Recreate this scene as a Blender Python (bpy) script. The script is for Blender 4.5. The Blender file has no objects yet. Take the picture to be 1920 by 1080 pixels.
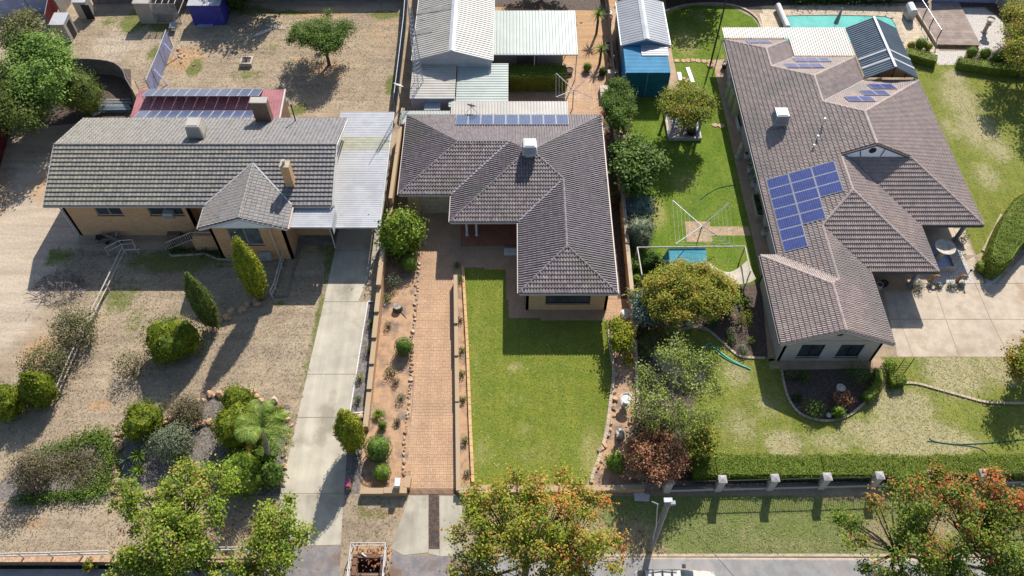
import bpy, bmesh, math, random
import numpy as np
from mathutils import Vector, Matrix, Quaternion
from mathutils.geometry import tessellate_polygon

random.seed(11)
rng = np.random.default_rng(11)
sc = bpy.context.scene
COL = sc.collection

# ------------------------------------------------------------------ camera, sky, sun, exposure
CAM_H, PITCH, FPX = 48.0, math.radians(54), 1500.0
cd = bpy.data.cameras.new("camera"); cam = bpy.data.objects.new("camera", cd); COL.objects.link(cam)
cam.location = (0, 0, CAM_H); cam.rotation_euler = (math.radians(90) - PITCH, 0, 0)
cd.sensor_width = 36; cd.lens = 36 * FPX / 1920; cd.clip_start = .5; cd.clip_end = 2000
sc.camera = cam
SUN_EL, SUN_AZ = math.radians(41), math.atan2(.33, 1)
w = bpy.data.worlds.new("World"); sc.world = w; w.use_nodes = True
nt = w.node_tree; bg = nt.nodes["Background"]
sky = nt.nodes.new("ShaderNodeTexSky"); sky.sky_type = 'NISHITA'; sky.sun_disc = False
sky.ozone_density = 2.5; sky.sun_elevation = SUN_EL; sky.sun_rotation = SUN_AZ
nt.links.new(sky.outputs[0], bg.inputs[0]); bg.inputs[1].default_value = 0.105
sd = bpy.data.lights.new("sun", 'SUN'); sd.energy = 4.3; sd.angle = math.radians(.5); sd.color = (1, .975, .935)
so = bpy.data.objects.new("sun", sd); COL.objects.link(so); so.location = (20, 60, 60)
sdir = Vector((math.sin(SUN_AZ) * math.cos(SUN_EL), math.cos(SUN_AZ) * math.cos(SUN_EL), math.sin(SUN_EL)))
so.rotation_euler = (-sdir).to_track_quat('-Z', 'Y').to_euler()
vs = sc.view_settings
sc.display_settings.display_device = 'sRGB'
vs.view_transform = 'Standard'; vs.look = 'None'; vs.gamma = 1; vs.use_curve_mapping = False; vs.exposure = .85

# ------------------------------------------------------------------ image pixel to world helpers
CT, ST = math.cos(PITCH), math.sin(PITCH)
def gz(x, y):                                  # height of the terrain
    if x < -14.55: return 0.0 if y >= 14.9 else -.52
    if x > -2.9 and y < 15.2: return -.52
    return 0.0 if y >= 18.9 else max(-.98, -.11 * (18.9 - y))
def W(u, v, z=0.0):                            # image pixel projected through the camera onto height z
    dx = (u - 960) / FPX; dy = (v - 540) / FPX
    t = (CAM_H - z) / (ST + dy * CT)
    return Vector((dx * t, t * (CT - dy * ST), z))
def G(u, v, h=0.0):                            # on the ground (+h)
    p = W(u, v)
    for _ in range(6): p = W(u, v, gz(p.x, p.y))
    p.z += h
    return p
def mpp(u, v, z=0): return (CAM_H - z) / (ST + (v - 540) / FPX * CT) / FPX
KALB = 1.5
def lin(c):
    c = c / 255
    return c / 12.92 if c <= .04045 else ((c + .055) / 1.055) ** 2.4
def A(r, g, b, k=1.0): return tuple(min(.85, lin(q) / KALB * k) for q in (r, g, b))

# ------------------------------------------------------------------ materials
class NT:
    def __init__(s, name):
        s.m = bpy.data.materials.new(name); s.m.use_nodes = True
        s.t = s.m.node_tree; s.b = s.t.nodes["Principled BSDF"]; s.out = s.t.nodes["Material Output"]
        s.pos = None
    def n(s, typ, **kw):
        q = s.t.nodes.new(typ)
        for k, v in kw.items():
            if k.startswith("i_"): q.inputs[k[2:].replace("_", " ")].default_value = v
            else: setattr(q, k, v)
        return q
    def l(s, a, b): s.t.links.new(a, b)
    def P(s):
        if s.pos is None: s.pos = s.n("ShaderNodeNewGeometry").outputs["Position"]
        return s.pos
    def noise(s, scale, detail=5, rough=.6, vec=None):
        q = s.n("ShaderNodeTexNoise"); q.inputs["Scale"].default_value = scale
        q.inputs["Detail"].default_value = detail; q.inputs["Roughness"].default_value = rough
        s.l(vec or s.P(), q.inputs["Vector"]); return q.outputs["Fac"]
    def rng(s, v, a, b, c=0., d=1.):
        q = s.n("ShaderNodeMapRange"); q.interpolation_type = 'SMOOTHSTEP'
        for i, x in enumerate((a, b, c, d)): q.inputs[i + 1].default_value = x
        s.l(v, q.inputs[0]); return q.outputs[0]
    def mix(s, f, a, b, blend='MIX'):
        q = s.n("ShaderNodeMix", data_type='RGBA', blend_type=blend)
        for sock, v in ((q.inputs[0], f), (q.inputs[6], a), (q.inputs[7], b)):
            if isinstance(v, (int, float)): sock.default_value = v
            elif isinstance(v, tuple): sock.default_value = (*v[:3], 1)
            else: s.l(v, sock)
        return q.outputs[2]
    def math(s, op, a, b=0.):
        q = s.n("ShaderNodeMath", operation=op)
        for i, v in enumerate((a, b)):
            if isinstance(v, (int, float)): q.inputs[i].default_value = v
            else: s.l(v, q.inputs[i])
        return q.outputs[0]
    def bump(s, h, strength, dist=.05):
        q = s.n("ShaderNodeBump"); q.inputs["Strength"].default_value = strength; q.inputs["Distance"].default_value = dist
        s.l(h, q.inputs["Height"]); s.l(q.outputs[0], s.b.inputs["Normal"])
    def fin(s, col, rough=.8, spec=.3, metal=0.):
        if isinstance(col, tuple): s.b.inputs["Base Color"].default_value = (*col[:3], 1)
        else: s.l(col, s.b.inputs["Base Color"])
        s.b.inputs["Roughness"].default_value = rough; s.b.inputs["Specular IOR Level"].default_value = spec
        s.b.inputs["Metallic"].default_value = metal
        return s.m

def mat(name, c1, c2=None, scale=2., lo=.38, hi=.62, rough=.8, spec=.3, fine=.25, fscale=25., bump=0., bscale=30., bd=.03, metal=0., attr=False, c3=None, s3=.5, streak=0.):
    """two or three tones mixed by noise, with fine value grain; attr multiplies by the piece's own tint"""
    q = NT(name)
    col = c1
    if c2: col = q.mix(q.rng(q.noise(scale), lo, hi), c1, c2)
    if c3: col = q.mix(q.rng(q.noise(s3, 4), .5, .68), col, c3)
    if streak:
        mp = q.n("ShaderNodeMapping"); mp.inputs["Scale"].default_value = (1.6, .07, 1); q.l(q.P(), mp.inputs[0])
        f = q.math('MULTIPLY', q.rng(q.noise(1, 4, .6, mp.outputs[0]), .3, .7, 1 - streak, 1 + streak * .5), q.rng(q.noise(.22, 3), .35, .7, 1.05, 1 - streak))
        v = q.n("ShaderNodeCombineXYZ")
        for i in range(3): q.l(f, v.inputs[i])
        col = q.mix(1., col, v.outputs[0], 'MULTIPLY')
    if fine:
        f = q.rng(q.noise(fscale, 3, .7), .25, .75, 1 - fine, 1 + fine)
        v = q.n("ShaderNodeCombineXYZ")
        for i in range(3): q.l(f, v.inputs[i])
        col = q.mix(1., col, v.outputs[0], 'MULTIPLY')
    if attr:
        a = q.n("ShaderNodeAttribute", attribute_name="tint")
        col = q.mix(1., col, a.outputs["Color"], 'MULTIPLY')
    if bump: q.bump(q.noise(bscale, 4, .7), bump, bd)
    return q.fin(col, rough, spec, metal)

def brick_mat(name, c1, c2, mortar, bw=.23, bh=.086, top=False):
    q = NT(name)
    sx = q.n("ShaderNodeSeparateXYZ"); q.l(q.P(), sx.inputs[0])
    h = q.math('ADD', sx.outputs[0], sx.outputs[1])
    c = q.n("ShaderNodeCombineXYZ"); q.l(h, c.inputs[0])
    if not top: q.l(sx.outputs[2], c.inputs[1])
    b = q.n("ShaderNodeTexBrick"); q.l(c.outputs[0], b.inputs["Vector"])
    b.inputs["Color1"].default_value = (*c1, 1); b.inputs["Color2"].default_value = (*c2, 1); b.inputs["Mortar"].default_value = (*mortar, 1)
    b.inputs["Scale"].default_value = 1; b.inputs["Mortar Size"].default_value = .009; b.inputs["Mortar Smooth"].default_value = .3
    b.inputs["Brick Width"].default_value = bw; b.inputs["Row Height"].default_value = bh if not top else 50
    col = q.mix(q.rng(q.noise(1.3), .4, .65, 0, .35), b.outputs["Color"], tuple(x * .75 for x in c1))
    q.bump(b.outputs["Fac"], -.4, .01)
    return q.fin(col, .85, .2)

def leaf_mat(name, trans=.3, spec=.35, rough=.5):
    q = NT(name)
    a = q.n("ShaderNodeAttribute", attribute_name="tint")
    q.fin(a.outputs["Color"], rough, spec)
    tr = q.n("ShaderNodeBsdfTranslucent"); q.l(a.outputs["Color"], tr.inputs["Color"])
    mx = q.n("ShaderNodeMixShader"); mx.inputs[0].default_value = trans
    q.l(q.b.outputs[0], mx.inputs[1]); q.l(tr.outputs[0], mx.inputs[2]); q.l(mx.outputs[0], q.out.inputs["Surface"])
    return q.m

def ground_mat():
    q = NT("dry ground")
    a = q.n("ShaderNodeAttribute", attribute_name="cover"); s = q.n("ShaderNodeSeparateColor"); q.l(a.outputs["Color"], s.inputs[0])
    n1 = q.noise(1.1, 6, .65); n2 = q.noise(5.5, 6, .7); n3 = q.noise(.35, 5, .6)
    base = q.mix(q.rng(n2, .3, .7), A(192, 169, 140), A(158, 138, 115))
    base = q.mix(q.rng(n3, .42, .62, 0, .6), base, A(200, 177, 145))
    base = q.mix(q.rng(q.noise(.8, 5, .7), .52, .7, 0, .45), base, A(140, 126, 110))
    def m(ch, col2, cur, k=1.3):
        f = q.math('ADD', q.math('MULTIPLY', s.outputs[ch], k), q.math('SUBTRACT', n1, 1.0))
        f = q.math('ADD', f, q.math('MULTIPLY', q.math('SUBTRACT', n2, .5), .5))
        return q.mix(q.rng(f, -.12, .22), cur, col2)
    base = m(1, q.mix(q.rng(n2, .35, .65), A(212, 192, 166), A(192, 172, 148)), base)
    base = m(2, q.mix(q.rng(n2, .3, .7), A(214, 172, 128), A(190, 154, 118)), base)
    base = m(0, q.mix(q.rng(n2, .3, .7), A(140, 140, 82), A(112, 116, 62)), base)
    mp = q.n('ShaderNodeMapping'); mp.inputs['Rotation'].default_value = (0, 0, -.32); mp.inputs['Scale'].default_value = (.14, 1.5, 1); q.l(q.P(), mp.inputs[0])
    stq = q.rng(q.noise(1, 5, .6, mp.outputs[0]), .3, .7, .84, 1.12)
    fi = q.noise(16, 5, .8)
    g = q.math('MULTIPLY', q.rng(fi, .25, .75, .8, 1.18), stq)
    v = q.n("ShaderNodeCombineXYZ")
    for i in range(3): q.l(g, v.inputs[i])
    base = q.mix(1., base, v.outputs[0], 'MULTIPLY')
    q.bump(q.math('ADD', fi, n2), .55, .05)
    return q.fin(base, .95, .1)

def lawn_mat(name, g1, g2, dry1, dry2):
    """mown grass; the lawn's own worn patches come from the 'cover' attribute (red = worn)"""
    q = NT(name)
    a = q.n("ShaderNodeAttribute", attribute_name="cover"); s = q.n("ShaderNodeSeparateColor"); q.l(a.outputs["Color"], s.inputs[0])
    n1 = q.noise(.7, 5, .6); n2 = q.noise(6, 6, .75); n4 = q.noise(2.2, 4, .6)
    base = q.mix(q.rng(n1, .35, .65), g1, g2)
    base = q.mix(q.rng(n4, .5, .72, 0, .45), base, tuple(x * .72 for x in g1))
    dry = q.mix(q.rng(n2, .35, .62), dry1, dry2)
    f = q.math('ADD', q.math('MULTIPLY', s.outputs[0], 1.35), q.math('SUBTRACT', n4, 1.0))
    f = q.math('ADD', f, q.math('MULTIPLY', q.math('SUBTRACT', n2, .5), 1.1))
    base = q.mix(q.rng(f, -.25, .3), base, dry)
    mp = q.n('ShaderNodeMapping'); mp.inputs['Scale'].default_value = (1.7, .1, 1); q.l(q.P(), mp.inputs[0])
    fi = q.noise(22, 4, .8)
    g = q.math('MULTIPLY', q.rng(fi, .25, .75, .76, 1.22), q.rng(q.noise(1, 3, .5, mp.outputs[0]), .3, .7, .92, 1.07))
    v = q.n("ShaderNodeCombineXYZ")
    for i in range(3): q.l(g, v.inputs[i])
    base = q.mix(1., base, v.outputs[0], 'MULTIPLY')
    q.bump(q.math('ADD', fi, n2), .45, .04)
    return q.fin(base, .95, .04)

M = {}
M['ground'] = ground_mat()
M['lawn'] = lawn_mat("lawn grass", A(138, 142, 58), A(120, 134, 52), A(180, 172, 112), A(160, 154, 86))
M['lawn_back'] = lawn_mat("green back lawn", A(124, 142, 54), A(106, 130, 46), A(176, 166, 104), A(150, 150, 76))
M['lawn_right'] = lawn_mat("patchy lawn grass", A(146, 146, 72), A(128, 136, 60), A(194, 180, 142), A(170, 160, 110))
M['verge'] = lawn_mat("verge grass", A(142, 146, 88), A(128, 138, 74), A(194, 172, 136), A(162, 150, 104))
M['grass_blade'] = leaf_mat("grass blades", .25, .04, .8)
M['leaf'] = leaf_mat("leaves", .3, .1, .6)
M['gloss_leaf'] = leaf_mat("glossy leaves", .28, .15, .55)
M['bark'] = mat("bark", A(120, 104, 88), A(82, 70, 60), 6, fine=.3, bump=.4)
M['pale_bark'] = mat("pale bark", A(186, 174, 158), A(140, 128, 114), 4, fine=.2, bump=.3)
M['concrete'] = mat("driveway concrete", A(208, 196, 172), A(196, 184, 162), .8, fine=.08, fscale=40, bump=.1, c3=A(170, 158, 136), s3=.35, streak=.12)
M['aggregate'] = mat("exposed aggregate", A(208, 188, 162), A(194, 174, 150), 1.2, fine=.22, fscale=35, bump=.2, c3=A(182, 158, 128), s3=.3, streak=.06)
M['path'] = mat("path concrete", A(196, 164, 130), A(178, 148, 118), 1.5, fine=.14, fscale=30)
M['kerb'] = mat("kerb concrete", A(206, 184, 154), A(184, 164, 140), 2, fine=.18)
M['gutter_concrete'] = mat("gutter concrete", A(216, 194, 166), A(196, 176, 150), 1.5, fine=.15)
M['asphalt'] = mat("asphalt", A(164, 159, 154), A(150, 145, 141), 1.5, fine=.2, fscale=45, bump=.2, c3=A(172, 160, 146), s3=.4, streak=.06)
M['bitumen'] = mat("old bitumen", A(158, 148, 142), A(136, 128, 124), 1.6, fine=.3, fscale=30, bump=.2, c3=A(140, 112, 92), s3=.6)
M['mulch'] = mat("bark mulch", A(112, 92, 78), A(84, 70, 62), 5, fine=.5, fscale=18, bump=.8, bscale=14, bd=.06)
M['orange_soil'] = mat("orange soil", A(202, 160, 120), A(176, 140, 108), 1.6, fine=.3, fscale=20, bump=.5, c3=A(132, 116, 104), s3=.8)
M['grey_mulch'] = mat("grey mulch", A(150, 138, 128), A(116, 106, 100), 4, fine=.45, fscale=20, bump=.8, bscale=15, bd=.05)
M['white_gravel'] = mat("white gravel", A(226, 216, 202), A(180, 168, 156), 9, fine=.35, fscale=14, bump=.6, bscale=16, bd=.04)
M['paver'] = mat("clay pavers", A(214, 172, 132), A(200, 160, 124), .9, fine=.12, attr=True, streak=.08)
M['paver_base'] = mat("paver joints", A(168, 134, 106), A(150, 120, 96), 2)
M['red_tile'] = mat("red porch pavers", A(196, 128, 96), A(176, 112, 86), .9, fine=.12, attr=True)
M['cream_paver'] = mat("cream pool pavers", A(226, 204, 170), A(208, 186, 152), 1., fine=.1, attr=True)
M['brick_orange'] = brick_mat("orange face brick", A(214, 160, 104), A(186, 132, 84), A(206, 190, 168))
M['brick_house'] = brick_mat("orange brick plus bounce", A(242, 184, 124), A(218, 158, 102), A(222, 206, 184))  # orange brick lightened to stand in for bounce light on shaded house walls
M['brick_tan'] = brick_mat("tan face brick", A(232, 188, 130), A(212, 168, 116), A(206, 190, 166))
M['brick_pale'] = brick_mat("pale cream brick", A(230, 216, 200), A(212, 198, 182), A(176, 164, 154))
M['brick_brown'] = brick_mat("brown brick", A(150, 116, 90), A(126, 96, 76), A(160, 146, 130))
M['coping'] = brick_mat("soldier brick coping", A(226, 176, 116), A(208, 158, 104), A(190, 166, 134), bw=.086, top=True)
M['coping_pale'] = brick_mat("pale brick coping", A(190, 176, 162), A(170, 156, 144), A(128, 118, 110), bw=.086, top=True)
M['cap_stone'] = mat("pillar cap stone", A(186, 178, 174), A(166, 158, 154), 4, fine=.12)
M['tile_purple'] = mat("purple roof tile", A(142, 127, 125), A(118, 106, 106), 3, fine=.25, fscale=18, attr=True, rough=.6, c3=A(120, 112, 104), s3=.3)
M['tile_grey'] = mat("weathered roof tile", A(148, 141, 130), A(122, 115, 109), 9, fine=.3, fscale=26, attr=True, rough=.6, spec=.45)
M['tile_brown'] = mat("brown roof tile", A(187, 165, 152), A(171, 151, 140), 2, fine=.16, fscale=18, attr=True, rough=.6, c3=A(160, 146, 136), s3=.22)
M['underlay'] = mat("roof underlay", A(70, 62, 60), fine=0)
M['soffit'] = mat("soffit sheet", A(200, 190, 176), fine=.05)
M['gutter_cream'] = mat("cream gutter", A(214, 196, 178), fine=.05, rough=.5)
M['gutter_dark'] = mat("brown gutter", A(92, 82, 82), fine=.05, rough=.5)
M['white_metal'] = mat("white sheet steel", A(200, 198, 196), A(188, 186, 184), .7, fine=.05, rough=.45, spec=.4, c3=A(180, 178, 177), s3=.5)
M['cream_metal'] = mat("cream sheet steel", A(194, 184, 168), A(182, 173, 158), .8, fine=.05, rough=.5, spec=.4)
M['white_paint'] = mat("white paint", A(236, 230, 222), A(222, 216, 208), 3, fine=.05, rough=.5)
M['old_white'] = mat("weathered white pipe", A(222, 208, 192), A(196, 180, 166), 5, fine=.12, rough=.55)
M['green_sheet'] = mat("pale green polycarbonate", A(184, 190, 176), A(174, 181, 167), .7, fine=.05, rough=.4, spec=.4)
M['skylight'] = mat("fibreglass sheeting", A(190, 186, 160), A(176, 172, 148), 2, fine=.1, rough=.5)
M['grey_metal'] = mat("grey sheet steel", A(164, 165, 166), A(154, 155, 157), .8, fine=.04, rough=.45, spec=.4)
M['charcoal_metal'] = mat("charcoal sheet steel", A(104, 118, 126), A(92, 106, 116), 1, fine=.05, rough=.4, spec=.45)
M['red_metal'] = mat("faded red sheet steel", A(196, 130, 128), A(176, 112, 114), 1, fine=.1, rough=.55)
M['maroon'] = mat("maroon steel", A(120, 38, 44), A(100, 32, 38), 1, fine=.08, rough=.5)
M['lavender'] = mat("lavender steel", A(192, 194, 222), A(178, 180, 210), 1, fine=.05, rough=.5)
M['blue_metal'] = mat("blue steel", A(78, 78, 168), A(66, 66, 150), 1.5, fine=.08, rough=.5)
M['dull_fence'] = mat("dull grey fence steel", A(150, 140, 136), A(132, 124, 120), 2, fine=.15, rough=.6)
M['galv'] = mat("galvanised steel", A(196, 198, 202), A(176, 178, 182), 3, fine=.1, rough=.4, metal=.3)
M['iron'] = mat("dark iron", A(44, 42, 44), fine=.1, rough=.5)
M['black_plastic'] = mat("black plastic", A(40, 40, 42), fine=0, rough=.45)
M['bronze_glass'] = mat("bronze glazing", A(150, 112, 76), A(120, 88, 60), .9, fine=0, rough=.15, spec=.6)
M['glass'] = mat("window glass", A(58, 66, 70), A(84, 90, 92), .8, fine=0, rough=.08, spec=.6)
M['curtain'] = mat("curtained glass", A(120, 128, 130), A(92, 100, 102), 1.5, fine=0, rough=.1, spec=.6)
M['timber'] = mat("timber", A(176, 136, 96), A(150, 114, 80), 3, fine=.15)
M['deck_wood'] = mat("weathered deck", A(178, 158, 144), A(156, 136, 122), 1.5, fine=.15, attr=True)
M['pale_timber'] = mat("pale timber", A(206, 186, 154), A(186, 166, 136), 3, fine=.12)
M['grey_timber'] = mat("grey weathered timber", A(150, 142, 128), A(128, 120, 108), 5, fine=.2)
M['rock'] = mat("orange rock", A(212, 170, 130), A(182, 144, 112), 3, fine=.3, fscale=10, bump=.4, c3=A(206, 186, 160), s3=2)
M['white_stone'] = mat("pale cast stone", A(214, 200, 180), A(190, 174, 154), 4, fine=.15)
M['white_rock'] = mat("white stone", A(226, 222, 214), A(204, 198, 190), 4, fine=.1)
M['terracotta'] = mat("terracotta", A(186, 112, 80), A(168, 98, 70), 4, fine=.1)
M['teal_cloth'] = mat("teal shade cloth", A(96, 176, 188), A(84, 162, 176), 1, fine=.06, rough=.85)
M['shade_blue'] = mat("blue shade cloth", A(82, 146, 178), A(72, 134, 166), 1, fine=.06, rough=.85)
M['shade_green'] = mat("dark teal shade cloth", A(26, 110, 122), A(20, 98, 112), 1, fine=.08, rough=.9)
M['cream_cloth'] = mat("cream cloth", A(226, 212, 188), A(208, 194, 170), 2, fine=.08, rough=.9)
M['tank'] = mat("beige tank plastic", A(180, 178, 140), A(168, 166, 130), 1, fine=.04, rough=.5)
M['pink'] = mat("maroon pink paint", A(176, 84, 116), fine=.05, rough=.5)
M['hose'] = mat("green hose", A(88, 196, 160), fine=0, rough=.4)
M['dark_hose'] = mat("dull green hose", A(74, 122, 100), fine=0, rough=.5)
M['car_paint'] = mat("pearl car paint", A(226, 218, 204), fine=0, rough=.25, spec=.6)
M['tyre'] = mat("tyre rubber", A(36, 36, 36), fine=0)
M['leaf_litter'] = mat("leaf litter", A(170, 110, 70), A(130, 84, 60), 8, attr=True)
M['twig'] = mat("dry twigs", A(150, 138, 132), A(110, 100, 98), 3, fine=.2)
M['pit_brick'] = brick_mat("pit brick", A(150, 110, 84), A(120, 86, 66), A(110, 96, 84))
M['bird_stone'] = mat("ochre cast stone", A(206, 158, 96), A(176, 130, 76), 6, fine=.2)

def pv_mat(name, ca, cb, ln_c, amt):
    q = NT(name)
    tc = q.n("ShaderNodeTexCoord")
    sx = q.n("ShaderNodeSeparateXYZ"); q.l(tc.outputs["Object"], sx.inputs[0])
    lines = []
    for i in (0, 1):
        f = q.math('FRACT', q.math('ADD', q.math('MULTIPLY', sx.outputs[i], 1 / .162), .5))
        lines.append(q.math('LESS_THAN', f, .11))
    ln = q.math('MAXIMUM', lines[0], lines[1])
    c = q.mix(q.rng(q.noise(3), .3, .7), ca, cb)
    c = q.mix(q.math('MULTIPLY', ln, amt), c, ln_c)
    return q.fin(c, .22, .5)
M['pv'] = pv_mat('blue solar cells', A(62, 74, 134), A(50, 60, 116), A(170, 178, 205), .38)
M['pv_grey'] = pv_mat('grey blue solar cells', A(84, 94, 122), A(70, 80, 108), A(170, 176, 190), .35)
M['bounce_white'] = mat('white paint plus bounce', (.78, .78, .78), (.72, .72, .73), 2, fine=.03, rough=.5)  # white paint lightened to stand in for reflected light on shaded faces
M['aged_sheet'] = mat('aged grey sheeting', A(150, 144, 136), A(134, 128, 122), 3, fine=.15)
def water_mat():
    q = NT("pool water")
    c = q.mix(q.rng(q.noise(.5), .35, .65), A(84, 196, 176), A(64, 172, 158))
    q.bump(q.noise(2.5, 3), .15, .03)
    return q.fin(c, .06, .5)
M['water'] = water_mat()

# ------------------------------------------------------------------ object helpers
def tag(o, label=None, cat=None, group=None, kind=None):
    if label: o["label"] = label
    if cat: o["category"] = cat
    if group: o["group"] = group
    if kind: o["kind"] = kind
    return o
def thing(name, label, cat, loc, group=None, rz=0.):
    o = bpy.data.objects.new(name, None); COL.objects.link(o); o.empty_display_size = .2
    o.location = loc; o.rotation_euler.z = rz
    return tag(o, label, cat, group)
def wloc(o):
    p = Vector((0, 0, 0))
    while o is not None: p += o.location; o = o.parent
    return p
def link(name, me, parent=None, loc=None):
    o = bpy.data.objects.new(name, me); COL.objects.link(o)
    if parent: o.parent = parent
    if loc is not None: o.location = loc
    return o
def copy_tree(o, parent=None):
    c = o.copy(); COL.objects.link(c)
    if parent: c.parent = parent
    for ch in list(o.children): copy_tree(ch, c)
    return c

class MB:
    """collects shapes in world coordinates and links them as one mesh object"""
    def __init__(s): s.v = []; s.f = []; s.c = []
    def add(s, vs_, fs_, col=None):
        k = len(s.v); s.v += [tuple(p) for p in vs_]; s.f += [tuple(i + k for i in f) for f in fs_]
        s.c += [col or (1, 1, 1)] * len(fs_); return s
    def box(s, x0, x1, y0, y1, z0, z1, col=None):
        v = [(x, y, z) for z in (z0, z1) for x, y in ((x0, y0), (x1, y0), (x1, y1), (x0, y1))]
        return s.add(v, [(3, 2, 1, 0), (4, 5, 6, 7), (0, 1, 5, 4), (1, 2, 6, 5), (2, 3, 7, 6), (3, 0, 4, 7)], col)
    def bar(s, p, q, wd, ht, col=None, base=False):
        """rectangular bar from p to q, width wd across, height ht (base: p, q lie on its bottom)"""
        p, q = Vector(p), Vector(q); d = (q - p).normalized()
        r = d.cross(Vector((0, 0, 1)))
        r = r.normalized() if r.length > 1e-4 else Vector((1, 0, 0))
        u = r.cross(d).normalized()
        o0, o1 = (0, ht) if base else (-ht / 2, ht / 2)
        v = [e + r * (sx * wd / 2) + u * o for o in (o0, o1) for e, sx in ((p, -1), (p, 1), (q, 1), (q, -1))]
        return s.add(v, [(3, 2, 1, 0), (4, 5, 6, 7), (0, 1, 5, 4), (1, 2, 6, 5), (2, 3, 7, 6), (3, 0, 4, 7)], col)
    def tube(s, pts, r, n=6, r1=None, cap=True):
        pts = [Vector(p) for p in pts]; m = len(pts); rings = []
        for i, p in enumerate(pts):
            d = (pts[min(i + 1, m - 1)] - pts[max(i - 1, 0)]).normalized()
            a = d.cross(Vector((.13, .31, .94))).normalized(); b = d.cross(a)
            rr = r if r1 is None else r + (r1 - r) * i / (m - 1)
            rings.append([p + a * (math.cos(6.2832 * k / n) * rr) + b * (math.sin(6.2832 * k / n) * rr) for k in range(n)])
        v = [q for R_ in rings for q in R_]
        f = [(i * n + k, i * n + (k + 1) % n, (i + 1) * n + (k + 1) % n, (i + 1) * n + k) for i in range(m - 1) for k in range(n)]
        if cap: f += [tuple(range(n - 1, -1, -1)), tuple((m - 1) * n + k for k in range(n))]
        return s.add(v, f)
    def lathe(s, c, prof, n=14):
        c = Vector(c); v = []; m = len(prof)
        for r, z in prof:
            for k in range(n): v.append(c + Vector((math.cos(6.2832 * k / n) * r, math.sin(6.2832 * k / n) * r, z)))
        f = [(i * n + k, i * n + (k + 1) % n, (i + 1) * n + (k + 1) % n, (i + 1) * n + k) for i in range(m - 1) for k in range(n)]
        f += [tuple(range(n - 1, -1, -1)), tuple((m - 1) * n + k for k in range(n))]
        return s.add(v, f)
    def prism(s, poly, z0, z1):
        n = len(poly); zz = lambda p, z: (p[0], p[1], z)
        a = sum(poly[i][0] * poly[(i + 1) % n][1] - poly[(i + 1) % n][0] * poly[i][1] for i in range(n))
        if a < 0: poly = poly[::-1]
        tri = tessellate_polygon([[Vector((p[0], p[1], 0)) for p in poly]])
        v = [zz(p, z0) for p in poly] + [zz(p, z1) for p in poly]
        f = [(i, (i + 1) % n, (i + 1) % n + n, i + n) for i in range(n)]
        for t in tri:
            A_, B_, C_ = [Vector(poly[i]).to_2d() if hasattr(poly[i], 'to_2d') else Vector((poly[i][0], poly[i][1])) for i in t]
            t = t if (B_ - A_).cross(C_ - A_) > 0 else t[::-1]
            f.append(tuple(i + n for i in t)); f.append(tuple(t[::-1]))
        return s.add(v, f)
    def ribbed(s, O, U, V, pitch=.2, h=.03, n_v=1, fill=.35):
        """ribbed sheet: ribs run along V and repeat along U"""
        O, U, V = Vector(O), Vector(U), Vector(V); N = U.cross(V).normalized()
        if N.z < 0: N = -N
        L = U.length; k = max(1, round(L / pitch)); p = L / k; u = U.normalized()
        prof = []
        for i in range(k):
            prof += [(i * p, 0), (i * p + p * (1 - fill) * .7, 0), (i * p + p * (1 - fill), h), (i * p + p * .93, h)]
        prof.append((L, 0)); m = len(prof); vv = []
        for e in (Vector((0, 0, 0)), V):
            for d, z in prof: vv.append(O + e + u * d + N * z)
        return s.add(vv, [(i, i + 1, m + i + 1, m + i) for i in range(m - 1)])
    def build(s, name, m, parent=None, loc=None, smooth=False):
        base = wloc(parent) if parent else Vector(loc or (0, 0, 0))
        me = bpy.data.meshes.new(name)
        me.from_pydata([(a - base.x, b - base.y, c - base.z) for a, b, c in s.v], [], s.f)
        me.materials.append(M[m] if isinstance(m, str) else m)
        if any(c != (1, 1, 1) for c in s.c) or m in ('paver', 'red_tile', 'cream_paver', 'deck_wood', 'leaf_litter', 'tile_purple', 'tile_grey', 'tile_brown'):
            at = me.attributes.new("tint", 'FLOAT_COLOR', 'FACE')
            at.data.foreach_set("color", np.array([(*c, 1) for c in s.c], dtype=np.float32).ravel())
        if smooth: me.polygons.foreach_set("use_smooth", [True] * len(me.polygons))
        return link(name, me, parent, None if parent else base)

def mesh_np(name, V, F, m, col=None, parent=None, base=None):
    """V (n,3) world, F (m,4) quads, col (m,3) tint per face"""
    b = wloc(parent) if parent else Vector(base or (0, 0, 0))
    me = bpy.data.meshes.new(name); n, k = len(V), F.shape[1]
    me.vertices.add(n); me.vertices.foreach_set("co", (V - np.array(b)).astype(np.float32).ravel())
    me.loops.add(F.size); me.loops.foreach_set("vertex_index", F.astype(np.int32).ravel())
    me.polygons.add(len(F)); me.polygons.foreach_set("loop_start", np.arange(0, F.size, k, dtype=np.int32))
    me.update(calc_edges=True)
    me.materials.append(M[m])
    if col is not None:
        at = me.attributes.new("tint", 'FLOAT_COLOR', 'FACE')
        at.data.foreach_set("color", np.hstack([col, np.ones((len(col), 1))]).astype(np.float32).ravel())
    return link(name, me, parent, None if parent else b)

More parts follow.
